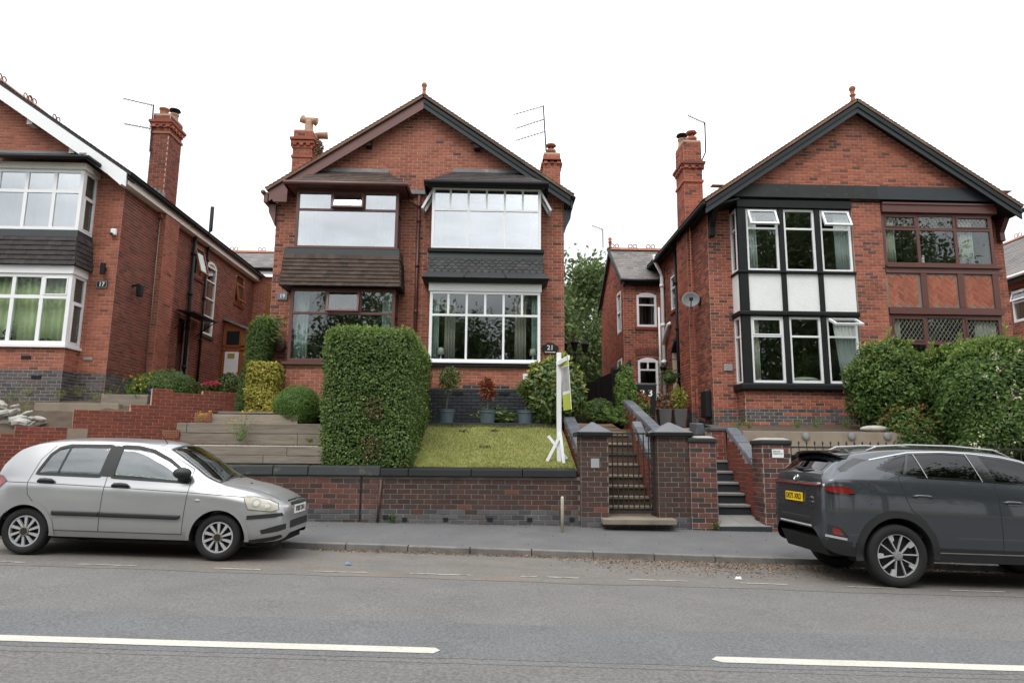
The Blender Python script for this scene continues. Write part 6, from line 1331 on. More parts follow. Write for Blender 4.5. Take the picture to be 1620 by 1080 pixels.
for i, (px_, py_, s_) in enumerate([(4, 655, .16), (18, 652, .13), (10, 668, .18), (28, 664, .15), (5, 682, .2), (22, 676, .14), (34, 668, .20), (14, 690, .17), (50, 662, .10), (62, 662, .12), (58, 670, .13), (40, 655, .1), (0, 640, .13), (24, 643, .10)]):
    c = at(px_, py_, 15.15 + .06 * (i % 3)); b = MB(); b.sphere((0, 0, 0), s_, 9, 7, (random.uniform(.9, 1.5), .9, random.uniform(.45, .7)))
    b.v = [tuple(q * (1 + .22 * math.sin(4 * p[0] / s_ + i) * math.cos(5 * p[2] / s_ + 2 * i)) for q in p) for p in b.v]; a_ = random.uniform(-.5, .5); b.v = [(c[0] + p[0] * math.cos(a_) - p[2] * math.sin(a_), c[1] + p[1], c[2] + p[0] * math.sin(a_) + p[2] * math.cos(a_)) for p in b.v]
    o = b.build('rock', MATS['rock']); tag(o, ROCKS[i], 'rock', 'rocks of the rockery')
# ================================================================ planting
def wobble(P, f, a, s=0.0):
    """smooth 3-D bumps, numpy"""
    x, y, z = P[:, 0], P[:, 1], P[:, 2]
    return a * (np.sin(f * x + s) * np.cos(f * 1.1 * y + 2 * s) + np.sin(f * 1.3 * z + f * .7 * x + 3 * s) * .8 + np.sin(f * 2.3 * y + f * 1.9 * z + s) * .5) / 2.3
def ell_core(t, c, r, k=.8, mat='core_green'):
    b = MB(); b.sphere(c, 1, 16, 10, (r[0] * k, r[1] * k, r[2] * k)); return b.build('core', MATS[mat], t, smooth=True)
def shrub(name, label, cat, c, r, n, size, mat, group=None, depth=.3, bump=.12, freq=6.0, spread=.75, asp=.5, core=.72, stem=True, up=.25, seed=0, flat=False, mat2=None, tips=.0, face=.55):
    """a bush: leaves in an uneven shell round a dark heart"""
    c = np.array(c, float); r = np.array(r, float)
    t = empty(name, (c[0], c[1], c[2] - r[2]), label, cat, group)
    d = RNG.normal(0, 1, (n, 3)); d /= np.linalg.norm(d, axis=1)[:, None]
    if flat: d[:, 2] = np.abs(d[:, 2]) * .98 - .02
    q = 1 + wobble(d * r.max() , freq / r.max(), bump, seed) - depth * RNG.uniform(0, 1, n) ** 1.6
    P = c + d * r * q[:, None]
    leaf_mesh('foliage', P, d, size, MATS[mat], t, spread=spread, asp=asp, up=up, face=face)
    if mat2:
        m = int(n * tips); d2 = RNG.normal(0, 1, (m, 3)); d2 /= np.linalg.norm(d2, axis=1)[:, None]; d2[:, 2] = np.abs(d2[:, 2]); P2 = c + d2 * r * (1.0 + wobble(d2 * r.max(), freq / r.max(), bump, seed))[:, None]
        leaf_mesh('young_leaves', P2, d2, size * .9, MATS[mat2], t, spread=spread, asp=asp, up=up)
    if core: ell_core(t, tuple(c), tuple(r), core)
    if stem: b = MB(); b.tube([(c[0], c[1], c[2] - r[2] * 1.1), (c[0], c[1], c[2] - r[2] * .3)], [.03 + r[0] * .03, .02], 7); b.build('stem', MATS['bark'], t)
    return t
def hedge(name, label, x0, x1, y0, y1, z0, z1, n, size, mat, tipmat=None, tips=.1, rnd=.35, bump=.05, core_in=.12, spread=.8, seed=1, group=None, topfn=None, cat='hedge', asp=.55, freq=4, face=.55, shear=0.0):
    t = empty(name, ((x0 + x1) / 2, (y0 + y1) / 2, z0), label, cat, group)
    a = np.array([(x1 - x0) / 2, (y1 - y0) / 2, (z1 - z0) / 2]); c = np.array([(x0 + x1) / 2, (y0 + y1) / 2, (z0 + z1) / 2])
    areas = np.array([a[1] * a[2], a[1] * a[2], a[0] * a[2], a[0] * a[2] * .5, a[0] * a[1], a[0] * a[1] * .15]); f = RNG.choice(6, n, p=areas / areas.sum())
    U = RNG.uniform(-1, 1, (n, 3)); D = np.zeros((n, 3))
    for k, (ax, s) in enumerate(((0, 1), (0, -1), (1, -1), (1, 1), (2, 1), (2, -1))): m = f == k; U[m, ax] = s; D[m, ax] = s
    P = U * a
    # round the shoulders
    e = np.maximum(np.abs(P) - (a - rnd), 0); L = np.linalg.norm(e, axis=1); k = np.where(L > rnd, rnd / np.maximum(L, 1e-6), 1.0)[:, None]
    P = np.sign(P) * (np.minimum(np.abs(P), a - rnd) + e * k); D2 = np.sign(P) * e; ok = L > 1e-6; D[ok] = D2[ok] / L[ok][:, None]
    P += D * (wobble(P + c, freq, bump, seed) + RNG.uniform(-.10, .02, n))[:, None]
    P += c
    if topfn is not None: P[:, 2] = z0 + (P[:, 2] - z0) * topfn(P)
    if shear: P[:, 0] += shear * (P[:, 2] - z0)
    leaf_mesh('foliage', P, D, size, MATS[mat], t, spread=spread, asp=asp, up=.15, face=face)
    if tipmat:
        m = (P[:, 2] > z1 - .3) & (RNG.uniform(0, 1, n) < tips * 4) | (RNG.uniform(0, 1, n) < tips * .5)
        leaf_mesh('young_leaves', P[m] + D[m] * .02, D[m], size * .9, MATS[tipmat], t, spread=.5, asp=asp, up=.5)
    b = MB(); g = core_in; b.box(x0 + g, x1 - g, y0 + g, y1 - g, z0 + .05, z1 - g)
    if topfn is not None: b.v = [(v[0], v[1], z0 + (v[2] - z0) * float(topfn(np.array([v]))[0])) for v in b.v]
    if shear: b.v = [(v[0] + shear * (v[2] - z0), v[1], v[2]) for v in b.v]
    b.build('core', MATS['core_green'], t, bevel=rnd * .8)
    return t
# the big privet block between 19 and 21
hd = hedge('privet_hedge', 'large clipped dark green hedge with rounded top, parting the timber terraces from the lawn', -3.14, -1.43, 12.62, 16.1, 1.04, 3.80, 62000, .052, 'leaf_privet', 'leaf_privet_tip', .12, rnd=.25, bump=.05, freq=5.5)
b = MB(); b.tube([(-2.3, 13.2, .9), (-2.3, 13.2, 1.6)], .05, 8); b.build('stem', MATS['bark'], hd)
P_ = np.stack([RNG.normal(-2.16, .10, 500), np.full(500, 12.60), RNG.uniform(1.3, 2.7, 500)], 1); P_ = P_[(np.sin(P_[:, 2] * 9) > -.2)]
leaf_mesh('dry_leaves', P_, np.tile((0, -1., 0), (len(P_), 1)), .05, MATS['leaf_dry'], hd, spread=.7)
# tall clipped conifer by the side of 19, golden hedge, clipped ball
def taper(P): return 1.0 + 0 * P[:, 2]
hedge('clipped_conifer', 'tall leaning clipped conifer beside the left corner of the brown-framed house', -6.08, -5.54, 16.15, 17.0, 2.0, 4.74, 22000, .06, 'leaf_conifer', 'leaf_lime', .02, rnd=.30, bump=.07, cat='shrub', asp=.3, shear=.105, face=.3)
P_ = np.stack([RNG.uniform(-5.42, -5.10, 260), RNG.uniform(16.2, 16.7, 260), RNG.uniform(4.1, 4.72, 260)], 1); o = leaf_mesh('conifer_sprays', P_, np.tile((.9, 0, -.5), (260, 1)), .14, MATS['leaf_conifer'], spread=.5, asp=.18); o['kind'] = 'stuff'
hedge('golden_hedge', 'square clipped yellow-leaved hedge in front of the tall conifer', -5.60, -4.90, 15.7, 16.3, 2.25, 3.50, 9500, .062, 'leaf_gold', None, rnd=.12, bump=.05, cat='hedge', freq=7)
shrub('clipped_ball', 'round clipped bright green bush beside the golden hedge', 'shrub', (-4.12, 14.75, 2.42), (.50, .46, .46), 15000, .045, 'leaf_box', depth=.12, bump=.04, core=.86, asp=.22, spread=.55, up=.3, freq=8)
# laurel at the corner of 21
shrub('spotted_laurel', 'big glossy leaved laurel bush under the black oval number sign', 'shrub', (1.50, 15.85, 2.88), (.66, .62, .82), 5600, .15, 'leaf_laurel', depth=.26, bump=.10, core=.74, asp=.42, spread=.7, up=-.2, freq=5, mat2='leaf_lime', tips=.05)
# bushes in front of 25
shrub('wild_shrub', 'tall loose green shrub against the brick pier, beside the black and white bay', 'shrub', (9.05, 15.2, 3.0), (.92, .75, 1.12), 15000, .085, 'leaf_wild', 'overgrown shrubs in front of 25', depth=.35, bump=.16, core=.66, up=.3, freq=7, seed=1, mat2='leaf_privet_tip', tips=.07)
shrub('wild_shrub', 'middle loose green shrub rising under the lower leaded bay', 'shrub', (10.15, 15.0, 2.75), (.85, .8, 1.05), 13000, .085, 'leaf_wild', 'overgrown shrubs in front of 25', depth=.35, bump=.18, core=.66, up=.3, freq=7, seed=2, mat2='leaf_privet_tip', tips=.08)
shrub('wild_shrub', 'low rust-tinged shrub below the other two, beside the concrete wall', 'shrub', (9.0, 14.5, 1.95), (.62, .5, .62), 8000, .075, 'leaf_wild', 'overgrown shrubs in front of 25', depth=.35, bump=.16, core=.66, up=.2, freq=8, seed=3, mat2='leaf_copper', tips=.05)
h2 = hedge('flowering_hedge', 'huge overgrown hedge with cream flowers above the grey car roof', 9.35, 13.6, 13.1, 15.9, 1.0, 3.82, 52000, .085, 'leaf_wild', 'leaf_privet_tip', .09, rnd=.85, bump=.24, seed=4, freq=2.7, core_in=.42)
P_ = np.stack([RNG.uniform(9.35, 12.2, 60), np.full(60, 13.06), RNG.uniform(1.5, 3.6, 60)], 1)
Q_ = np.repeat(P_, 9, 0) + RNG.normal(0, .03, (540, 3)); leaf_mesh('flower', Q_, np.tile((0, -1., .2), (540, 1)), .045, MATS['flower_cream'], h2, kind='stuff', spread=.8, asp=.8)
def sprig(c, h, n, size, mat, t, lean=(0, 0), nm='sprig'):
    P = []; D = []
    for i in range(n):
        u = i / n; a = i * 2.4; P.append((c[0] + lean[0] * u, c[1] + lean[1] * u, c[2] + h * u)); D.append((math.cos(a), math.sin(a), .5 + u))
    leaf_mesh(nm, P, D, size, MATS[mat], t, spread=.25, asp=.4)
    b = MB(); b.tube([c, (c[0] + lean[0], c[1] + lean[1], c[2] + h)], [.01, .004], 5); b.build('stem', MATS['bark'], t)
for (px_, py_, h_) in ((1588, 562, .75), (1470, 568, .35), (1402, 545, .35), (1515, 556, .4), (1436, 560, .3)):
    c = at(px_, py_, 14.6); sprig((c[0], 14.6, c[2]), h_, 26, .10, 'leaf_privet_tip', h2 if px_ > 1480 else h2, (.08, -.05))

for k, (px_, py_, lb) in enumerate(((735, 677, 'small dark leaf clump near the top of the lawn by the hedge side'), (783, 684, 'small dark leaf clump high on the lawn below the middle pot'), (768, 704, 'longer dark leaf clump in the middle of the lawn'))):
    c = at(px_, py_, 15.1 if py_ < 690 else 14.0); m = 40; P_ = np.stack([c[0] + RNG.normal(0, .05 + .03 * (k == 2), m), c[1] + RNG.normal(0, .03, m), np.zeros(m)], 1); P_[:, 2] = [zl(a, b_) + .02 for a, b_ in P_[:, :2]]; D_ = RNG.normal(0, 1, (m, 3)); D_[:, 2] *= .3
    tag(leaf_mesh('leaf_clump', P_, D_, .05, MATS['soil'], spread=.2), lb, 'leaves', 'dead leaf clumps on the lawn')
# topiary standards and other pots on the gravel strip
def tub(x, y, z, lb, h=.33, r=.20):
    t = empty('planter_pot', (x, y, z), lb, 'pot', 'blue-grey pots on the gravel strip')
    b = MB(); b.lathe((x, y, z), [(r * .74, 0), (r * .80, .08), (r * .93, h * .78), (r * .93, h * .80), (r * 1.02, h * .82), (r * 1.0, h * .86), (r * 1.0, h * .95), (r * 1.06, h * .96), (r * 1.06, h), (r * .95, h), (r * .9, h * .93), (.01, h * .92)], 28); b.build('tub', MATS['pot_grey'], t, smooth=False)
    b = MB(); b.lathe((x, y, z), [(.01, h * .9), (r * .92, h * .90)], 20); b.build('earth', MATS['soil'], t); return t
for px_, lb in ((705.5, 'blue-grey pot nearest the big hedge'), (771, 'blue-grey pot holding the copper-leaved plant'), (831.5, 'blue-grey pot nearest the glossy laurel')):
    c = at(px_, 667, 15.75); tub(c[0], 15.75, 2.13, lb)
def standard(px_, top, stemz, rad, n, mat, lb, size=.07, sd=0, lean=0):
    c = at(px_, 667, 15.75); z1 = at(px_, top, 15.75)[2]; zc = z1 - rad[2]
    t = empty('potted_tree', (c[0], 15.75, 2.44), lb, 'potted plant', 'plants in the blue-grey pots')
    b = MB(); b.tube([(c[0], 15.75, 2.43), (c[0] + lean * .5, 15.76, 2.75), (c[0] + lean, 15.75, zc)], [.016, .013, .011], 7); b.build('trunk', MATS['bark'], t)
    d = RNG.normal(0, 1, (n, 3)); d /= np.linalg.norm(d, axis=1)[:, None]; q = 1 + wobble(d, 4, .28, sd) - .55 * RNG.uniform(0, 1, n)
    leaf_mesh('crown', np.array((c[0] + lean, 15.75, zc)) + d * np.array(rad) * q[:, None], d, size, MATS[mat], t, spread=.8, asp=.42, up=.25); return t
standard(705.5, 583, 0, (.26, .24, .25), 900, 'leaf_laurel', 'small green tree with a loose crown in the pot nearest the hedge', sd=1, lean=.06)
standard(771, 598, 0, (.15, .15, .24), 420, 'leaf_copper', 'copper-leaved plant in the middle blue-grey pot', size=.10, sd=2)
standard(831.5, 601, 0, (.27, .24, .20), 850, 'leaf_laurel', 'small green tree with a spreading crown in the pot nearest the laurel', sd=3, lean=.04)
def fern(name, label, c, n, L, mat, cat='plant', group=None, leafs=14, size=.07, droop=.55):
    t = empty(name, c, label, cat, group); P = []; D = []
    for i in range(n):
        a = RNG.uniform(0, 2 * math.pi); e = RNG.uniform(.5, 1.35); l = L * RNG.uniform(.6, 1.1)
        for k in range(leafs):
            u = (k + 1) / leafs; x = l * u * math.cos(e); z = l * u * math.sin(e) - droop * l * u * u * .5
            for s in (-1, 1): P.append((c[0] + x * math.cos(a), c[1] + x * math.sin(a), c[2] + z)); D.append((math.cos(a) * .6 - s * math.sin(a), math.sin(a) * .6 + s * math.cos(a), .25 - u * .3))
    leaf_mesh('fronds', P, D, size, MATS[mat], t, spread=.2, asp=.38); return t
c = at(782, 662, 16.1); fern('evergreen_plant', 'dark green leafy plant behind the middle blue-grey pot', (c[0], 16.1, 2.14), 26, .62, 'leaf_laurel', leafs=9, size=.12)
c = at(800, 664, 15.95); fern('evergreen_plant', 'low dark green leafy plant spreading right of the middle blue-grey pot', (c[0], 15.98, 2.14), 16, .42, 'leaf_laurel', leafs=8, size=.11)
# along the path by the gate of 21
def q_(px_, py_, Y_): return at(px_, py_, Y_)
c = q_(945, 648, 17.6); shrub('low_shrub', 'low dark green shrub in front of the black fence', 'shrub', (c[0], 17.6, 2.55), (.42, .35, .33), 3500, .07, 'leaf_conifer', depth=.3, asp=.3)
c = q_(990, 640, 17.0); shrub('slender_conifer', 'slim pale green young conifer beside the fence end', 'shrub', (c[0], 17.0, 3.0), (.24, .22, .74), 2600, .10, 'leaf_fern', depth=.6, bump=.3, core=0, asp=.25, up=.1, freq=9)
c = q_(968, 655, 16.8); fern('fern', 'bright green arching fern by the path behind the gate', (c[0], 16.6, 2.2), 22, .62, 'leaf_fern', group='ferns by the path')
c = q_(996, 662, 16.2); fern('fern', 'bright green low fern next to the sloping blue coping', (c[0], 16.1, 2.15), 26, .66, 'leaf_fern', group='ferns by the path')
c = q_(1014, 640, 17.2); shrub('red_shrub', 'small reddish-green shrub between the ferns and the wheelie bin', 'shrub', (c[0] - .05, 17.3, 2.72), (.28, .25, .28), 1200, .08, 'leaf_weed', depth=.6, core=0, mat2='leaf_copper', tips=.2)
# garden of 17
c = q_(262, 596, 17.9); shrub('spreading_shrub', 'wide feathery dark green shrub at the foot of the side wall of 17', 'shrub', (c[0] + .1, 17.6, 2.98), (.85, .55, .50), 13000, .10, 'leaf_conifer', depth=.45, bump=.14, core=.7, asp=.18, up=.2)
c = q_(362, 606, 21.5); shrub('low_shrub', 'small dark potted shrub near the timber porch', 'shrub', (c[0], 21.5, 3.45), (.38, .35, .42), 2600, .09, 'leaf_laurel', depth=.3)
c = q_(338, 607, 18.4); t = empty('flower_pot', (c[0], 18.4, 2.5), 'pink geranium in a green trough behind the stepped red wall', 'potted plant')
b = MB(); b.box(c[0] - .3, c[0] + .3, 18.3, 18.5, 2.75, 3.02); b.build('trough', MATS['mossy_black'], t, bevel=.01)
P_ = RNG.normal(0, 1, (500, 3)) * (.16, .08, .06) + (c[0], 18.4, 3.1); leaf_mesh('foliage', P_, np.tile((0, 0, 1.), (500, 1)), .07, MATS['leaf_wild'], t); P_ = RNG.normal(0, 1, (260, 3)) * (.10, .05, .03) + (c[0] - .02, 18.36, 3.22); leaf_mesh('flower', P_, np.tile((0, -.5, 1.), (260, 1)), .045, MATS['flower_pink'], t, kind='stuff', asp=.9)
c = q_(250, 622, 16.6); t = empty('plant_pot', (c[0], 16.6, 2.6), 'glazed blue bowl behind the stepped red wall', 'pot'); b = MB(); b.lathe((c[0], 16.6, c[2] - .10), [(.10, 0), (.2, .1), (.22, .19), (.19, .19), (.1, .1)], 20); M('blue_glaze', (.02, .04, .16), .25, noise=.05, fine=0); b.build('bowl', MATS['blue_glaze'], t, smooth=True)
def weeds(label, spots, mat, h, n, group='weeds', flow=None, size=.05):
    for k, (px_, py_, Y_) in enumerate(spots):
        c = at(px_, py_, Y_); t = empty('weed', c, label if isinstance(label, str) else label[k], 'weed', group); P = []; D = []
        for i in range(n):
            a = RNG.uniform(0, 6.28); l = h * RNG.uniform(.4, 1.1); e = RNG.uniform(.7, 1.5)
            for u in np.linspace(.1, 1, 7): P.append((c[0] + l * u * math.cos(e) * math.cos(a), c[1] + l * u * math.cos(e) * math.sin(a), c[2] + l * u * math.sin(e))); D.append((math.cos(a), math.sin(a), 1.0))
        leaf_mesh('leaves', P, D, size, MATS[mat], t, spread=.5, asp=.22)
        if flow:
            m = 6; P = np.array([(c[0] + RNG.normal(0, h * .35), c[1] + RNG.normal(0, h * .2), c[2] + h * RNG.uniform(.8, 1.25)) for _ in range(m)]); leaf_mesh('flower', np.repeat(P, 7, 0), RNG.normal(0, 1, (m * 7, 3)), .035, MATS[flow], t, kind='stuff', spread=.3, asp=.7)
weeds('bright green yellow-flowered weed on the gravel of the lowest sleeper tier', [(380, 700, 13.1)], 'leaf_fern', .48, 46, flow='flower_yellow', size=.06)
weeds('small yellow-flowered weed beside the upper terracotta block', [(318, 672, 14.2)], 'leaf_weed', .24, 16, flow='flower_yellow')
weeds('low yellow-green plant at the foot of the golden hedge', [(420, 668, 14.75)], 'leaf_lime', .28, 24, flow='flower_yellow')
weeds('low weed on the lower sleeper tier next to the hedge', [(490, 701, 13.1)], 'leaf_weed', .12, 22)
weeds(['straggly weed over the rockery, nearest the photo edge', 'tall straggly weed over the rockery below the bay', 'bushy green weed among the rocks', 'pale dry weed at the corner of the white bay', 'dry grass tuft against the blue plinth', 'dry tuft in the corner of the plinth', 'dry tuft under the lower air brick', 'dry grass tuft beside the timber planter'], [(8, 640, 15.9), (26, 636, 16.0), (36, 655, 15.5), (44, 628, 16.2), (94, 632, 16.3), (124, 628, 16.6), (150, 634, 16.4), (176, 630, 16.4)], 'leaf_weed', .34, 24, group='weeds in the rockery of 17')
weeds(['bright weed by the timber planter', 'yellow-flowered plant at the end of the timber planter', 'yellow-flowered plant beneath the feathery shrub'], [(202, 624, 16.6), (217, 636, 16.4), (226, 618, 16.8)], 'leaf_fern', .36, 34, group='flowering plants of 17', flow='flower_yellow')
weeds(['weed on the bed above the concrete wall, by the blue coping', 'long green weed on the bed above the concrete wall', 'green weed below the middle of the black and white bay', 'small weed near the bushes on the concrete wall', 'green weed under the pier above the concrete wall'], [(1166, 682, 14.8), (1186, 678, 15.0), (1262, 678, 15.0), (1340, 676, 15.2), (1292, 677, 15.1)], 'leaf_fern', .26, 26, group='weeds on the flower bed of 25')
weeds(['weed rooted at the pavement by the flat-capped pillar with the notice', 'weed rooted at the pavement between the pyramid and flat-capped pillars', 'weed at the foot of the dark wall near the hedge'], [(1240, 836, 12.3), (1132, 836, 12.3), (620, 826, 12.42)], 'leaf_wild', .13, 16, group='weeds along the pavement')
c = at(1390, 682, 14.35); b = MB(); b.sphere((c[0], 14.5, 2.06), .25, 10, 7, (1.3, .7, .32)); tag(b.build('rock', MATS['rock'], smooth=True), 'flat stone lying on top of the concrete wall near the bushes', 'rock')

# ---------------------------------------------------------------- trees
def tree(label, x, y, z, h, crown, nclump, nleaf, size, mat, group, seed=0, bare=.35):
    t = empty('broadleaf_tree', (x, y, z), label, 'tree', group); rr = np.random.default_rng(seed)
    b = MB(); b.tube([(x, y, z), (x + .1, y, z + h * .25), (x - .05, y, z + h * .5), (x, y, z + h * .8)], [h * .022, h * .017, h * .012, h * .004], 9)
    cl = []
    for i in range(nclump):
        d = rr.normal(0, 1, 3); d /= np.linalg.norm(d); k = rr.uniform(.35, 1) ** .6
        p = np.array((x, y, z + h - crown[2])) + d * np.array(crown) * k; cl.append(p)
        if i % 2 == 0: s = np.array((x, y, z + h * rr.uniform(bare, .7))); m = (s + p) / 2 + (0, 0, .3); b.tube([tuple(s), tuple(m), tuple(p)], [h * .008, h * .005, h * .002], 6)
    b.build('trunk', MATS['bark'], t)
    C_ = np.array(cl); i_ = rr.integers(0, nclump, nleaf); R_ = np.array(crown).mean() * .27
    off = rr.normal(0, 1, (nleaf, 3)) * R_ * np.array((.62, .62, .48)); P = C_[i_] + off
    leaf_mesh('crown', P, off / (np.linalg.norm(off, axis=1)[:, None] + 1e-6), size, MATS[mat], t, spread=.9, asp=.55); return t
tg = 'trees behind the houses'
tree('tall pale green tree filling the gap behind the black fence', 4.1, 34, 2.2, 9.8, (2.4, 2.2, 4.2), 46, 13000, .24, 'leaf_tree', tg, 1)
tree('darker green tree low in the gap between the houses', 2.0, 30, 2.2, 7.2, (1.7, 1.8, 3.0), 40, 9500, .22, 'leaf_tree', tg, 2)
tree('second pale tree further back in the gap between the houses', 6.4, 42, 2.2, 10.2, (3.0, 2.5, 4.6), 60, 12000, .30, 'leaf_tree', tg, 3)
m = 9000; P_ = np.stack([RNG.uniform(-6, 16, m), RNG.uniform(43, 46, m), 2.3 + RNG.uniform(0, 1, m) ** .8 * (3.6 + 1.0 * np.sin(np.linspace(0, 40, m)))], 1)
leaf_mesh('undergrowth', P_, np.tile((0, -1., .3), (m, 1)), .42, MATS['leaf_tree'], kind='stuff', spread=.7, asp=.6)
# trees on the photographer's side of the road: only their mirror image shows in the windows
tg = 'roadside trees reflected in the windows'
TL = ['mirrored in the lower window of 17', 'mirrored under the tile-hung apron, near the house number', 'mirrored above the privet hedge', 'mirrored in the white lower bay near the downpipe', 'mirrored in the white upper bay by the taupe curtain', 'mirrored behind the laurel at the corner of 21', 'mirrored in the black and white bay by its return', 'mirrored in the black and white bay beside the pier', 'mirrored in the left panes of the leaded bay', 'mirrored in the outer panes of the leaded bay', 'mirrored in the lower window of 17 near its corner', 'mirrored in the side glass of the grey car']
for k, (x, y, h, cr) in enumerate(((-35, -15, 15, (6, 3, 7.5)), (-15.5, -15, 10.6, (3.4, 2.8, 5.0)), (-9.6, -15, 13.6, (3.4, 2.8, 6.2)), (-3.2, -14, 12.8, (3.6, 2.8, 6.0)), (3.8, -15, 15.4, (2.5, 2.5, 6.3)), (10, -15, 13.6, (3.6, 3, 5.8)), (16.5, -14, 21, (4.6, 3.5, 9.2)), (23.5, -14, 23, (5.0, 4, 10.5)), (30.5, -15, 18, (4.4, 4, 8.0)), (38, -15, 15, (4.5, 4, 6.5)), (-27, -15, 14, (5.5, 3, 7.0)), (21, -7, 19, (5.5, 4, 7.5)))):
    tree('roadside tree across the road, ' + TL[k], x, y, -.3, h, cr, 70, 15000, .30, 'leaf_tree', tg, 20 + k)
sheet('verge', [-60, 0, 60], [-60, -30, -9.0], lambda x, y: zr(x) + .02, MATS['turf'])
# ================================================================ cars
M('silver_trim', (.37, .375, .38), .3, noise=.03, fine=0, metal=.55, coat=.6)
M('silver_paint', (.37, .375, .38), .28, noise=.03, nscale=2, fine=.03, fscale=300, metal=.55, coat=.6, spec=.5, two=(.02, .02, .02))
M('grey_paint', (.046, .053, .062), .25, noise=.03, nscale=2, fine=.04, fscale=300, metal=.5, coat=.9, spec=.5, two=(.02, .02, .02))
M('lamp_inner', (.30, .29, .25), .15, noise=.1, nscale=20, fine=0, coat=.8); M('lamp_bulb', (.46, .45, .41), .12, noise=.1, nscale=25, fine=0, coat=.8); M('post_tan', (.20, .17, .11), .4, noise=.05, fine=0); M('trim_black', (.018, .019, .020), .55, noise=.06, fine=.06, fscale=200); M('gloss_black', (.008, .008, .009), .12, noise=0, fine=0, coat=.5)
M('rubber', (.011, .011, .011), .8, noise=.15, fine=.1, bump=.2); M('alloy', (.40, .41, .42), .4, noise=.06, fine=0, metal=.15); M('chrome', (.50, .51, .52), .15, noise=0, fine=0, metal=1.0)
M('lamp_clear', (.40, .38, .31), .12, noise=.12, nscale=14, fine=0, coat=.8); M('lamp_red', (.17, .010, .010), .15, noise=.1, nscale=20, fine=0, coat=.8)
M('plate_yellow', (.80, .52, .01), .45, noise=.02, fine=0); M('plate_white', (.78, .78, .76), .45, noise=.02, fine=0); M('seat_cloth', (.06, .065, .07), .9); M('shut_line', (.012, .012, .012), .8)
glass('car_glass', tint=(.80, .88, .87), refl=.13, clear=.72); glass('privacy_glass', tint=(.12, .12, .13), refl=.045, clear=.22); glass('screen_glass', tint=(.82, .9, .85), refl=.13, clear=.85)
def pchip(xk, yk, x):
    xk = np.asarray(xk, float); yk = np.asarray(yk, float); h = np.diff(xk); d = np.diff(yk) / h; m = np.zeros(len(xk)); m[0], m[-1] = d[0], d[-1]
    for i in range(1, len(xk) - 1):
        if d[i - 1] * d[i] > 0: w1, w2 = 2 * h[i] + h[i - 1], h[i] + 2 * h[i - 1]; m[i] = (w1 + w2) / (w1 / d[i - 1] + w2 / d[i])
    i = np.clip(np.searchsorted(xk, x) - 1, 0, len(h) - 1); t = (x - xk[i]) / h[i]
    return (2 * t**3 - 3 * t**2 + 1) * yk[i] + (t**3 - 2 * t**2 + t) * h[i] * m[i] + (-2 * t**3 + 3 * t**2) * yk[i + 1] + (t**3 - t**2) * h[i] * m[i + 1]
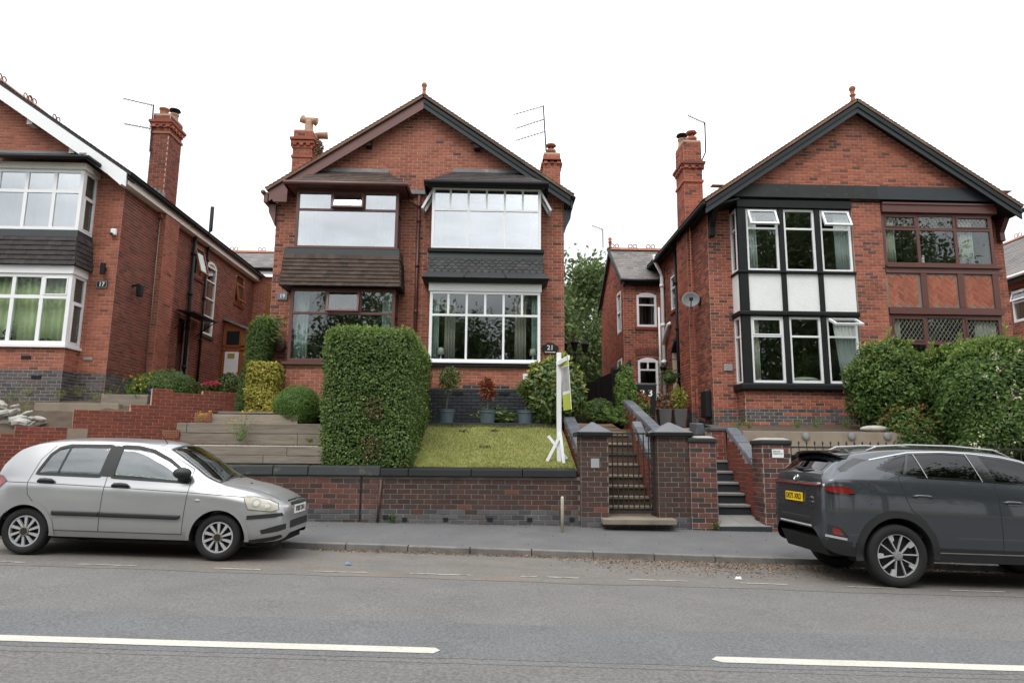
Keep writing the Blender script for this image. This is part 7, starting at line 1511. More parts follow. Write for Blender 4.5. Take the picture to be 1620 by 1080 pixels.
class Car:
    """lofted car body: control stations along x give half width, sill, waist, roof edge and centre line"""
    def __init__(s, table, arches):
        T = np.array(table); s.x = T[:, 0]; s.T = T; s.arches = arches
    def sec(s, x):
        W, zb, zm, zs, ds, yr, zr_, zt = [float(pchip(s.x, s.T[:, k], np.array([x]))[0]) for k in range(1, 9)]
        zb0 = zb
        for ax, az, ar in s.arches:
            if abs(x - ax) < ar: zb0 = max(zb0, az + math.sqrt(max(ar * ar - (x - ax) ** 2, 0)))
        lo = [(W - .055, zb), (W - .012, zb + .35 * (zm - zb)), (W, zm), (W - .008, zm + .6 * (zs - zm)), (W - ds, zs)]
        ya, za = np.array([p[0] for p in lo]), np.array([p[1] for p in lo])
        zz = np.linspace(zb0, zs, 17); yy = pchip(za, ya, zz)
        P = [(a, b) for a, b in zip(yy, zz)]
        for t in np.linspace(0, 1, 13)[1:]: P.append((W - ds + (yr - W + ds) * t + .012 * math.sin(math.pi * t), zs + (zr_ - zs) * t))
        for t in np.linspace(0, 1, 15)[1:]: a = t * math.pi / 2; P.append((yr * (1 - t), zr_ + (zt - zr_) * (1 - (1 - t) ** 2.2)))
        return np.array(P)
    def y_at(s, x, z):
        P = s.cache(x); return float(np.interp(z, np.maximum.accumulate(P[:, 1]) + np.arange(len(P)) * 1e-7, P[:, 0]))
    def z_at(s, x, y):
        P = s.cache(x); return float(np.interp(-abs(y), -P[16:, 0], P[16:, 1]))
    def cache(s, x):
        k = round(x, 4)
        if not hasattr(s, '_c'): s._c = {}
        if k not in s._c: s._c[k] = s.sec(x)
        return s._c[k]
    def side(s, x, z, off=0.0, sgn=-1):
        y = s.y_at(x, z); dx = (s.y_at(x + .01, z) - s.y_at(x - .01, z)) / .02; dz = (s.y_at(x, z + .01) - s.y_at(x, z - .01)) / .02
        n = Vector((-dx, 1, -dz)).normalized(); return Vector((x + n.x * off, sgn * (y + n.y * off), z + n.z * off))
    def top(s, x, y, off=0.0):
        z = s.z_at(x, y); dx = (s.z_at(x + .01, y) - s.z_at(x - .01, y)) / .02; dy = (s.z_at(x, y + .01) - s.z_at(x, y - .01)) / .02
        n = Vector((-dx, -dy, 1)).normalized(); return Vector((x, y, z)) + n * off
    def body(s, xs, cls, root, mats):
        rows = [s.cache(float(x)) for x in xs]; n = len(rows[0]); bins = {}
        full = []
        for x, P in zip(xs, rows): full.append([(x, -p[0], p[1]) for p in P] + [(x, p[0], p[1]) for p in P[::-1][1:]])
        m = len(full[0]); V = [v for r in full for v in r]
        for i in range(len(xs) - 1):
            for j in range(m - 1):
                f = (i * m + j, (i + 1) * m + j, (i + 1) * m + j + 1, i * m + j + 1)
                c = np.mean([V[k] for k in f], 0); jj = j if j < n - 1 else 2 * n - 3 - j
                k = cls(c[0], c[1], c[2], jj)
                if k: bins.setdefault(k, []).append(f)
        for k, i in ((cls(xs[0] - .001, 0, .5, 0), 0), (cls(xs[-1] + .001, 0, .5, 0), len(xs) - 1)): bins.setdefault(k, []).append(tuple(range(i * m, i * m + m)) if i == 0 else tuple(range(i * m, i * m + m))[::-1])
        out = {}
        for k, fs in bins.items():
            used = sorted(set(q for f in fs for q in f)); mp_ = {q: a for a, q in enumerate(used)}
            b = MB(); b.v = [V[q] for q in used]; b.f = [tuple(mp_[q] for q in f) for f in fs]; b.m = [0] * len(fs)
            nm = k.split(':')[0]; out[k] = b.build(nm, MATS[mats[nm]] if nm in mats else MATS[mats['*']], root, smooth=True)
        return out
    def strip_patch(s, poly, fn, off, nm, mat, parent, rows=7, step=.03, thick=0.0):
        """patch laid on the body inside a polygon given in (a, b); fn maps (a, b, off) to a point"""
        A = [p[0] for p in poly]; a0, a1 = min(A) + 1e-4, max(A) - 1e-4
        cols = sorted(set([a0, a1] + [a for a in A if a0 < a < a1] + list(np.arange(a0, a1, step)))); vs = []
        for a in cols:
            hit = []
            for (p, q) in zip(poly, poly[1:] + poly[:1]):
                if (p[0] - a) * (q[0] - a) <= 0 and abs(p[0] - q[0]) > 1e-9: hit.append(p[1] + (q[1] - p[1]) * (a - p[0]) / (q[0] - p[0]))
            lo, hi = min(hit), max(hit)
            for r in range(rows + 1): vs.append(fn(a, lo + (hi - lo) * r / rows, off))
        m = rows + 1; fs = [(i * m + r, (i + 1) * m + r, (i + 1) * m + r + 1, i * m + r + 1) for i in range(len(cols) - 1) for r in range(rows)]
        b = MB(); b.add(vs, fs); o = b.build(nm, MATS[mat], parent, smooth=True)
        if thick: sm = o.modifiers.new('t', 'SOLIDIFY'); sm.thickness = thick; sm.offset = 0
        return o
    def ring(s, poly, fn, w_in, w_out, off, nm, mat, parent, closed=True, step=.03):
        P = [np.array(p, float) for p in poly]; D = []
        n = len(P)
        for i in range(n if closed else n - 1):
            p, q = P[i], P[(i + 1) % n]; k = max(1, int(np.linalg.norm(q - p) / step))
            for t in range(k): D.append(p + (q - p) * t / k)
        if not closed: D.append(P[-1])
        m = len(D); area = sum(D[i][0] * D[(i + 1) % m][1] - D[(i + 1) % m][0] * D[i][1] for i in range(m)); sg = 1 if area > 0 else -1
        vs = []
        for i, p in enumerate(D):
            a, c = (D[(i - 1) % m], D[(i + 1) % m]) if closed else (D[max(i - 1, 0)], D[min(i + 1, m - 1)])
            t = c - a; t = t / (np.linalg.norm(t) + 1e-9); nn = np.array((t[1], -t[0])) * sg
            vs += [fn(*(p - nn * w_in), off), fn(*(p + nn * w_out), off)]
        k = m if closed else m - 1
        b = MB(); b.add(vs, [(2 * i, 2 * ((i + 1) % m), 2 * ((i + 1) % m) + 1, 2 * i + 1) for i in range(k)]); o = b.build(nm, MATS[mat], parent, smooth=True); return o
def inside(poly, x, z):
    c = False
    for (a, b), (d, e) in zip(poly, poly[1:] + poly[:1]):
        if (b > z) != (e > z) and x < (d - a) * (z - b) / (e - b) + a: c = not c
    return c
def wheel(root, x, y, r, w_, rim_r, sgn, style, label=None):
    """tyre with a dished rim; outer face towards sgn * y"""
    b = MB(); h = w_ / 2
    prof = [(rim_r, -h * .8), (rim_r + .01, -h * .95), (r - .035, -h), (r - .008, -h * .8), (r, -h * .55), (r, h * .55), (r - .008, h * .8), (r - .035, h), (rim_r + .012, h * .96), (rim_r, h * .82), (rim_r - .012, h * .5), (rim_r - .015, -h * .5)]
    n = 48; vs = []; fs = []
    for (q, t) in prof:
        for k in range(n): a = 2 * math.pi * k / n; vs.append((x + q * math.cos(a), y + sgn * t, r + q * math.sin(a)))
    m = len(prof)
    for i in range(m):
        for k in range(n): fs.append((i * n + k, i * n + (k + 1) % n, ((i + 1) % m) * n + (k + 1) % n, ((i + 1) % m) * n + k))
    b.add(vs, fs); t = b.build('wheel', MATS['rubber'], root, smooth=True)
    d = MB(); d.lathe((x, y, r), [(.01, sgn * h * .2), (rim_r - .01, sgn * h * .2), (rim_r - .01, sgn * h * .1), (.01, sgn * h * .1)], 40, axis=1); d.build('brake_disc', MATS['shut_line'], t)
    q = MB(); yo = y + sgn * h * .80
    P = lambda a, rr, dy=0: (x + rr * math.cos(a), yo + sgn * dy, r + rr * math.sin(a))
    def ringb(r0, r1, d0, d1):
        vs = []; nn = 48
        for k in range(nn):
            a = 2 * math.pi * k / nn
            vs += [P(a, r0, d0), P(a, r1, d0), P(a, r1, d1), P(a, r0, d1)]
        q.add(vs, [tuple(4 * (k % nn) + c_ for c_ in (0, 1)) + tuple(4 * ((k + 1) % nn) + c_ for c_ in (1, 0)) for k in range(nn)] + [tuple(4 * k + c_ for c_ in (1, 2)) + tuple(4 * ((k + 1) % nn) + c_ for c_ in (2, 1)) for k in range(nn)] + [tuple(4 * k + c_ for c_ in (3, 0)) + tuple(4 * ((k + 1) % nn) + c_ for c_ in (0, 3)) for k in range(nn)])
    if style == 'fan':
        ringb(rim_r - .018, rim_r + .006, 0, -.05)
        for k in range(10):
            a = 2 * math.pi * k / 10 + .12; a1 = a + .18
            i0, i1, o0, o1 = P(a - .10, .055, .0), P(a + .28, .055, 0), P(a1 - .075, rim_r - .012, -.004), P(a1 + .13, rim_r - .012, -.004)
            q.hexa([i0, o0, P(a1 - .075, rim_r - .012, -.03), P(a - .10, .055, -.03)], [i1, o1, P(a1 + .13, rim_r - .012, -.03), P(a + .28, .055, -.03)])
        rm = q.build('rim', MATS['alloy'], t)
        g = MB(); g.lathe((x, yo, r), [(.058, -.03 * sgn), (.058, .010 * sgn), (.046, .014 * sgn), (.01, .010 * sgn)], 24, axis=1); g.build('hub_cap', MATS['post_tan'], t, smooth=False)
        g = MB(); g.lathe((x, yo, r), [(.046, .012 * sgn), (.040, .019 * sgn), (.005, .019 * sgn)], 18, axis=1); g.build('wheel_nut', MATS['trim_black'], t)
    else:
        ringb(rim_r - .010, rim_r + .008, 0, -.05); dk = MB()
        for k in range(5):
            a = 2 * math.pi * k / 5 + math.pi / 2 + .1
            for sg, wd in ((-1, 1), (1, 1)):
                a0 = a + sg * .10; e = a + sg * .36
                p0, p1, o0, o1 = P(a0 - .1, .05, .0), P(a0 + .12, .05, 0), P(e - .026, rim_r - .005, .004), P(e + .026, rim_r - .005, .004)
                q.hexa([p0, o0, P(e - .026, rim_r - .005, -.03), P(a0 - .1, .05, -.03)], [p1, o1, P(e + .026, rim_r - .005, -.03), P(a0 + .12, .05, -.03)])
            if k % 1 == 0:
                e0, e1 = a + .10, a + .38; q.hexa([P(e0, rim_r * .72, -.004), P(e0 + .02, rim_r - .004, 0), P(e0 + .02, rim_r - .004, -.03), P(e0, rim_r * .72, -.03)], [P(e1 - .06, rim_r * .64, -.004), P(e1, rim_r - .004, 0), P(e1, rim_r - .004, -.03), P(e1 - .06, rim_r * .64, -.03)])
        rm = q.build('rim', MATS['alloy'], t)
        g = MB(); g.lathe((x, yo, r), [(.062, -.02 * sgn), (.055, .008 * sgn), (.034, .012 * sgn), (.01, .012 * sgn)], 24, axis=1); g.build('hub_cap', MATS['metal_grey'], t)
    return t
def finish_car(root, loc, rz, slope):
    root.location = loc; root.rotation_euler = (0, slope, rz)

# ---------------------------------------------------------------- silver hatchback
S_ = empty('parked_car', (0, 0, 0), 'small silver five-door hatchback with black bump strips parked at the kerb', 'car')
TG = [(-1.83, .46, .35, .52, .66, .03, .40, .70, .72), (-1.82, .54, .31, .54, .76, .03, .46, .82, .86), (-1.77, .625, .28, .56, .86, .04, .53, .94, .985), (-1.65, .71, .26, .58, .93, .05, .60, 1.12, 1.20),
      (-1.46, .760, .25, .6, .955, .05, .575, 1.31, 1.387), (-1.2, .785, .24, .6, .962, .05, .56, 1.39, 1.455), (-.85, .79, .24, .6, .958, .05, .555, 1.425, 1.488), (-.4, .79, .24, .6, .950, .05, .555, 1.44, 1.50),
      (0, .79, .24, .6, .942, .05, .555, 1.435, 1.495), (.2, .79, .24, .6, .938, .05, .56, 1.415, 1.478), (.38, .79, .24, .6, .934, .05, .565, 1.375, 1.44), (.75, .79, .24, .6, .922, .05, .61, 1.165, 1.245),
      (1.0, .79, .24, .6, .905, .05, .655, 1.005, 1.085), (1.22, .787, .24, .59, .878, .05, .68, .935, .995), (1.5, .775, .24, .57, .825, .05, .65, .875, .945), (1.75, .735, .24, .53, .765, .05, .56, .815, .87),
      (1.90, .665, .25, .50, .70, .04, .48, .755, .80), (1.97, .60, .27, .48, .655, .04, .44, .71, .75), (2.01, .53, .30, .46, .62, .03, .40, .68, .71), (2.03, .46, .34, .46, .59, .02, .36, .64, .67)]
car = Car(TG, [(1.215, .29, .345), (-1.215, .29, .335)])
gr = [(-1.165, 1.008), (-1.07, 1.25), (-.985, 1.335), (-.866, 1.372), (-.320, 1.388), (-.366, .998)]
gf = [(-.206, .994), (-.185, 1.388), (.033, 1.383), (.229, 1.345), (.465, 1.235), (.70, 1.075), (.775, .985), (.770, .962)]
wsp = [(.42, -.53), (.42, .53), (1.16, .645), (1.16, -.645)]
dr = [(-1.28, .80), (-1.22, 1.20), (-1.05, 1.39), (-.25, 1.41), (-.275, .31), (-.89, .31), (-.96, .49), (-1.2, .74)]; df = [(-.25, 1.41), (.1, 1.41), (.33, 1.36), (.80, 1.09), (.80, .95), (.765, .31), (-.275, .31)]
def cls(x, y, z, j):
    if inside(gr, x, z) or inside(gf, x, z):
        if 16 <= j < 30: return None
    if j >= 28 and .44 < x < 1.14 and abs(y) < .52 + .11 * (x - .42) / .74: return None
    if j < 29 and inside(dr, x, z): return 'rear_door:' + ('n' if y < 0 else 'f')
    if j < 29 and inside(df, x, z): return 'front_door:' + ('n' if y < 0 else 'f')
    if x > 1.62 and z < .66 or x > 1.98: return 'front_bumper'
    if x < -1.6 and z < .62: return 'rear_bumper'
    if j >= 28 and x > 1.18: return 'bonnet'
    if j >= 28 and x < -1.30: return 'tailgate'
    return 'body'
xs = np.unique(np.concatenate([np.linspace(-1.83, -1.6, 22), np.linspace(-1.6, 1.6, 190), np.linspace(1.6, 2.03, 44)]))
parts = car.body(xs, cls, S_, {'*': 'silver_paint'})
sd_ = lambda sg: (lambda a, b, o: car.side(a, b, o, sg))
tp_ = lambda a, b, o: car.top(a, b, o)
for sg, dk in ((-1, 'n'), (1, 'f')):
    for poly, dn in ((gr, 'rear_door'), (gf, 'front_door')):
        d = parts[dn + ':' + dk]; car.strip_patch(poly, sd_(sg), -.004, 'side_window', 'car_glass', d, thick=.004)
        car.ring(poly, sd_(sg), .016, .020, .003, 'window_seal', 'trim_black', d)
    d = parts['front_door:' + dk]
    car.strip_patch([(-.366, 1.0), (-.320, 1.39), (-.185, 1.39), (-.206, .996)], sd_(sg), .004, 'pillar_trim', 'trim_black', d)
    car.ring([(-.848, 1.372), (-.906, 1.01)], sd_(sg), .012, .012, .002, 'quarter_bar', 'trim_black', parts['rear_door:' + dk], closed=False)
    car.ring([(-1.28, .60), (-1.245, .9), (-1.2, 1.18), (-1.05, 1.385), (-.25, 1.41)], sd_(sg), .003, .003, .0015, 'shut_line', 'shut_line', S_, closed=False) if 0 else None
    for pl in ([(-.252, 1.41), (-.268, .98), (-.278, .31)], [(-.90, .32), (-.965, .49), (-1.21, .745), (-1.245, .90), (-1.17, 1.19), (-1.04, 1.37)], [(.33, 1.372), (.79, 1.13), (.80, .95), (.765, .31)], [(-.9, .315), (.765, .315)]):
        car.ring(pl, sd_(sg), .0035, .0035, .0015, 'shut_line', 'shut_line', S_, closed=False)
    car.ring([(-1.62, .892), (-1.1, .893), (-.25, .872), (.8, .838), (1.5, .802)], sd_(sg), .004, .004, .0015, 'crease_strip', 'trim_black', S_, closed=False)
    for pl, dn in (([(-.868, .560), (-.865, .505), (-.285, .505), (-.285, .560)], 'rear_door'), ([(-.275, .560), (-.275, .503), (.70, .498), (.735, .515), (.735, .552)], 'front_door')):
        car.strip_patch(pl, sd_(sg), .012, 'bump_strip', 'trim_black', parts[dn + ':' + dk], rows=3, thick=.02)
    for a0, a1, zc, dn in ((-1.11, -.905, .908, 'rear_door'), (-.170, .042, .882, 'front_door')):
        b = MB(); b.tube([car.side(a0, zc, .012, sg), car.side(a0 + .03, zc + .012, .030, sg), car.side((a0 + a1) / 2, zc + .014, .034, sg), car.side(a1 - .03, zc + .010, .030, sg), car.side(a1, zc - .002, .012, sg)], [.018, .024, .026, .024, .016], 8); b.build('handle', MATS['trim_black'], parts[dn + ':' + dk], smooth=True)
    # door mirror
    mc = car.side(.70, 1.035, .10, sg); b = MB(); b.sphere(tuple(mc), .115, 14, 10, (1.0, .85, .66)); b.tube([car.side(.72, .98, 0, sg), mc - Vector((-.02, 0, .03))], [.03, .035], 8); b.build('wing_mirror', MATS['trim_black'], parts['front_door:' + dk], smooth=True)
    car.strip_patch([(.62, .985), (.70, 1.085), (.80, 1.00), (.80, .96), (.7, .965)], sd_(sg), .006, 'mirror_mount', 'trim_black', parts['front_door:' + dk])
    # wheel arch lips, lamps, indicator
    for ax, ar in ((1.215, .345), (-1.215, .335)):
        pts = [(ax + ar * math.cos(a), .29 + ar * math.sin(a)) for a in np.linspace(-.12, math.pi + .12, 30)]; car.ring(pts, sd_(sg), .004, .05, .007, 'arch_flare', 'silver_trim', S_, closed=False)
        b = MB(); vs = []
        for a in np.linspace(-.2, math.pi + .2, 24): vs += [(ax + (ar + .005) * math.cos(a), sg * .77, .29 + (ar + .005) * math.sin(a)), (ax + (ar + .005) * math.cos(a), sg * .40, .29 + (ar + .005) * math.sin(a))]
        b.add(vs, [(2 * i, 2 * i + 2, 2 * i + 3, 2 * i + 1) for i in range(23)]); b.build('wheel_well', MATS['shut_line'], S_)
    hl = [(1.50, .805), (1.575, .655), (1.86, .630), (1.925, .655), (1.90, .715), (1.80, .765), (1.64, .805)]
    car.strip_patch(hl, sd_(sg), .006, 'headlight', 'lamp_clear', S_, rows=8, step=.02); car.ring(hl, sd_(sg), .005, .007, .004, 'headlight_seal', 'shut_line', S_)
    for hx, hz, hr, hm in ((1.665, .728, .056, 'lamp_inner'), (1.665, .728, .034, 'lamp_bulb'), (1.80, .695, .042, 'lamp_inner'), (1.80, .695, .025, 'lamp_bulb')):
        car.strip_patch([(hx + hr * math.cos(a), hz + hr * math.sin(a)) for a in np.linspace(0, 2 * math.pi, 15)[:-1]], sd_(sg), .008 + (.0015 if hm == 'lamp_bulb' else 0), 'lamp_reflector', hm, S_, rows=3, step=.012)
    car.strip_patch([(-1.81, .76), (-1.75, .985), (-1.62, .965), (-1.53, .905), (-1.62, .80)], sd_(sg), .006, 'tail_light', 'lamp_red', S_)
    b = MB(); b.sphere(tuple(car.side(.93, .745, .004, sg)), .03, 10, 6, (1.3, .3, .5)); b.build('side_indicator', MATS['lamp_clear'], S_, smooth=True)
    car.strip_patch([(1.57, .575), (1.57, .525), (1.90, .555), (1.98, .575), (1.96, .61), (1.88, .605)], sd_(sg), .010, 'bump_strip', 'trim_black', parts['front_bumper'], rows=3, step=.02)
    car.strip_patch([(1.74, .395), (1.76, .345), (1.94, .375), (2.01, .40), (2.01, .47), (1.94, .455)], sd_(sg), .004, 'lower_grille', 'trim_black', parts['front_bumper'], rows=3, step=.02)
    car.strip_patch([(1.53, .255), (1.66, .225), (1.9, .265), (1.98, .30), (1.97, .335), (1.88, .31)], sd_(sg), .006, 'splitter', 'trim_black', parts['front_bumper'], rows=3, step=.02)
    for wx in (1.215, -1.215): wheel(S_, wx, sg * .665, .290, .165, .195, sg, 'fan')
car.strip_patch([(a, b) for a, b in ((.43, -.535), (.43, .535), (1.15, .635), (1.15, -.635))], tp_, -.003, 'windscreen', 'screen_glass', S_, rows=14, thick=.004)
car.ring([(.43, -.535), (.43, .535), (1.15, .635), (1.15, -.635)], tp_, .025, .012, .003, 'screen_seal', 'trim_black', S_)
car.ring([(1.18, -.62), (1.9, -.46)], tp_, .003, .003, .0015, 'shut_line', 'shut_line', S_, closed=False)
b = MB(); b.box(2.031, 2.036, -.27, .27, .575, .69); pl = b.build('number_plate', MATS['plate_white'], parts['front_bumper'])
text_obj('VX03 DFA', 'plate_text', pl, (2.0385, 0, .632), .098, MATS['plate_black'], .001, rot=(R(90), 0, R(90)), bold=True)
b = MB(); b.box(2.029, 2.034, -.42, .42, .40, .50); b.build('lower_grille', MATS['trim_black'], parts['front_bumper'])
for k in range(3):
    b = MB(); p0, p1 = car.top(1.955 + .022 * k, -.33, .008), car.top(1.955 + .022 * k, .33, .008); pm = car.top(1.965 + .024 * k, 0, .010); b.tube([p0, pm, p1], .012 if k != 1 else .016, 6); b.build('grille_bar', MATS['trim_black' if k != 1 else 'silver_paint'], parts['bonnet'])
b = MB(); c_ = car.top(1.985, 0, .022); b.tube([(c_.x, -.05, c_.z - .018), (c_.x, -.045, c_.z + .018), (c_.x, 0, c_.z), (c_.x, .045, c_.z + .018), (c_.x, .05, c_.z - .018)][:2] + [(c_.x, .045, c_.z - .018), (c_.x, .05, c_.z + .018)], .006, 6)
b.build('badge', MATS['chrome'], parts['bonnet'])
for (y0, y1) in ((-.45, .05), (.05, .5)):
    b = MB(); b.tube([car.top(1.17, y0 - .05, .02), car.top(1.10, (y0 + y1) / 2, .03), car.top(1.06, y1, .02)], .008, 5); b.build('wiper', MATS['trim_black'], S_)
for y_ in (-.25, .2): b = MB(); b.sphere(tuple(car.top(1.42, y_, .004)), .018, 8, 5, (1, 1, .5)); b.build('washer_jet', MATS['trim_black'], parts['bonnet'])
b = MB(); b.tube([car.top(.28, -.35, 0), car.top(.10, -.35, .20)], .006, 5); b.build('aerial', MATS['trim_black'], S_)
b = MB(); b.box(-1.75, 1.9, -.60, .60, .20, .28); b.build('underbody', MATS['shut_line'], S_)
b = MB(); b.hexa([(.78, -.68, .7), (1.2, -.66, .7), (1.2, .66, .7), (.78, .68, .7)], [(.78, -.67, .97), (1.16, -.62, .96), (1.16, .62, .96), (.78, .67, .97)]); b.build('dashboard', MATS['trim_black'], S_)
b = MB(); b.box(-1.6, 1.0, -.7, .7, .42, .5); b.build('floor', MATS['shut_line'], S_)
def seat(root, x, y, w_=.48):
    b = MB(); b.box(x - .05, x + .42, y - w_ / 2, y + w_ / 2, .5, .70); b.hexa([(x - .18, y - w_ / 2, .62), (x + .0, y - w_ / 2, .62), (x + .0, y + w_ / 2, .62), (x - .18, y + w_ / 2, .62)], [(x - .34, y - w_ * .42, 1.15), (x - .22, y - w_ * .42, 1.15), (x - .22, y + w_ * .42, 1.15), (x - .34, y + w_ * .42, 1.15)]); s = b.build('seat', MATS['seat_cloth'], root, bevel=.04)
    b = MB(); b.box(x - .38, x - .28, y - .12, y + .12, 1.17, 1.32); b.build('headrest', MATS['seat_cloth'], s, bevel=.03)
for y_ in (-.35, .35): seat(S_, .05, y_); seat(S_, -.85, y_, .6)
b = MB(); b.tube([(.62 + .14 * math.sin(a) * .5, -.36 + .18 * math.cos(a), .95 + .16 * math.sin(a)) for a in np.linspace(0, 2 * math.pi, 18)], .014, 6); b.build('steering_wheel', MATS['trim_black'], S_)
b = MB(); c_ = car.top(.52, 0, -.10); b.box(c_.x - .02, c_.x + .02, -.12, .12, c_.z - .04, c_.z + .03); b.build('rear_view_mirror', MATS['trim_black'], S_)
SXC, SYC = -4.687, 9.86
finish_car(S_, (SXC, SYC, zr(SXC) + .012), 0, math.atan(G))

# ---------------------------------------------------------------- dark grey SUV
U_ = empty('parked_car', (0, 0, 0), 'dark blue-grey sport utility car with roof rails and yellow rear plate parked at the kerb', 'car')
TS = [(-2.52, .58, .66, .76, .86, .02, .52, .90, .93), (-2.505, .66, .60, .76, .98, .02, .58, 1.06, 1.12), (-2.48, .715, .52, .78, 1.12, .02, .62, 1.20, 1.25), (-2.44, .755, .46, .80, 1.22, .02, .65, 1.30, 1.345), (-2.38, .785, .42, .82, 1.27, .02, .665, 1.36, 1.40),
      (-2.25, .82, .38, .84, 1.295, .025, .66, 1.435, 1.485), (-2.08, .845, .36, .85, 1.30, .03, .64, 1.53, 1.585), (-1.9, .862, .35, .86, 1.30, .035, .63, 1.60, 1.655), (-1.7, .872, .34, .86, 1.298, .04, .625, 1.645, 1.705), (-1.4, .88, .33, .86, 1.29, .045, .62, 1.69, 1.748),
      (-1.0, .88, .32, .86, 1.28, .045, .62, 1.715, 1.770), (-.5, .88, .32, .86, 1.265, .045, .62, 1.72, 1.777), (0, .88, .32, .85, 1.25, .045, .62, 1.705, 1.765), (.45, .88, .32, .84, 1.235, .045, .62, 1.635, 1.705), (.75, .88, .32, .82, 1.22, .045, .64, 1.52, 1.60),
      (1.2, .88, .32, .80, 1.19, .05, .70, 1.30, 1.37), (1.5, .88, .32, .78, 1.15, .06, .74, 1.18, 1.24), (1.9, .86, .32, .74, 1.06, .06, .70, 1.11, 1.16), (2.15, .78, .36, .70, .93, .05, .60, .98, 1.02), (2.22, .65, .42, .66, .80, .03, .5, .84, .87)]
fx = lambda a: a if a > -1.9 else -1.9 + (a + 1.9) * .66
fi = lambda a: a if a > -1.9 else -1.9 + (a + 1.9) / .66
TS = [(fx(r[0]),) + r[1:] for r in TS]
car = Car(TS, [(-1.3825, .405, .445), (1.38, .405, .445)])
sg_ = [(-1.56, 1.462), (-1.25, 1.385), (-.96, 1.365), (-.23, 1.338), (.41, 1.312), (1.12, 1.285), (1.05, 1.35), (.75, 1.49), (.45, 1.60), (.17, 1.648), (-.22, 1.682), (-.61, 1.692), (-1.08, 1.668), (-1.30, 1.605)]
rg = [(-2.36, -.60), (-2.10, -.565), (-2.10, .565), (-2.36, .60)]
rdoor = [(-1.31, 1.33), (-1.25, 1.08), (-1.19, .95), (-1.0, .80), (-.93, .40), (-.035, .40), (-.03, .58), (-.055, 1.30), (-.10, 1.68), (-1.1, 1.655)]; fdoor = [(-.035, .40), (.98, .40), (.98, 1.29), (.5, 1.58), (-.10, 1.68), (-.055, 1.30)]
def cls2(x, y, z, j):
    x = fi(x)
    if 16 <= j < 29 and inside(sg_, x, z): return None
    if j >= 28 and -2.345 < x < -2.115 and abs(y) < .57: return None
    if j >= 28 and x > .78 and x < 1.42 and abs(y) < .60: return None
    if z < .50 + .06 * (x < -2.0): return 'lower_cladding:' + ('n' if y < 0 else 'f')
    if j < 29 and inside(rdoor, x, z): return 'rear_door:' + ('n' if y < 0 else 'f')
    if j < 29 and inside(fdoor, x, z): return 'front_door:' + ('n' if y < 0 else 'f')
    if x < -2.0 and z < .93: return 'rear_bumper:' + ('c' if x < -2.28 else 'n' if y < 0 else 'f')
    if x < -2.28 and abs(y) < .74 or (j >= 29 and x < -2.08): return 'tailgate'
    if x > 1.5 and j >= 28: return 'bonnet'
    return 'body'
xs = np.unique(np.concatenate([np.linspace(fx(-2.52), fx(-2.2), 44), np.linspace(fx(-2.2), 1.0, 180), np.linspace(1.0, 2.22, 50)]))
tq_ = lambda a, b, o: car.top(fx(a), b, o)
parts = car.body(xs, cls2, U_, {'*': 'grey_paint', 'lower_cladding': 'trim_black'})
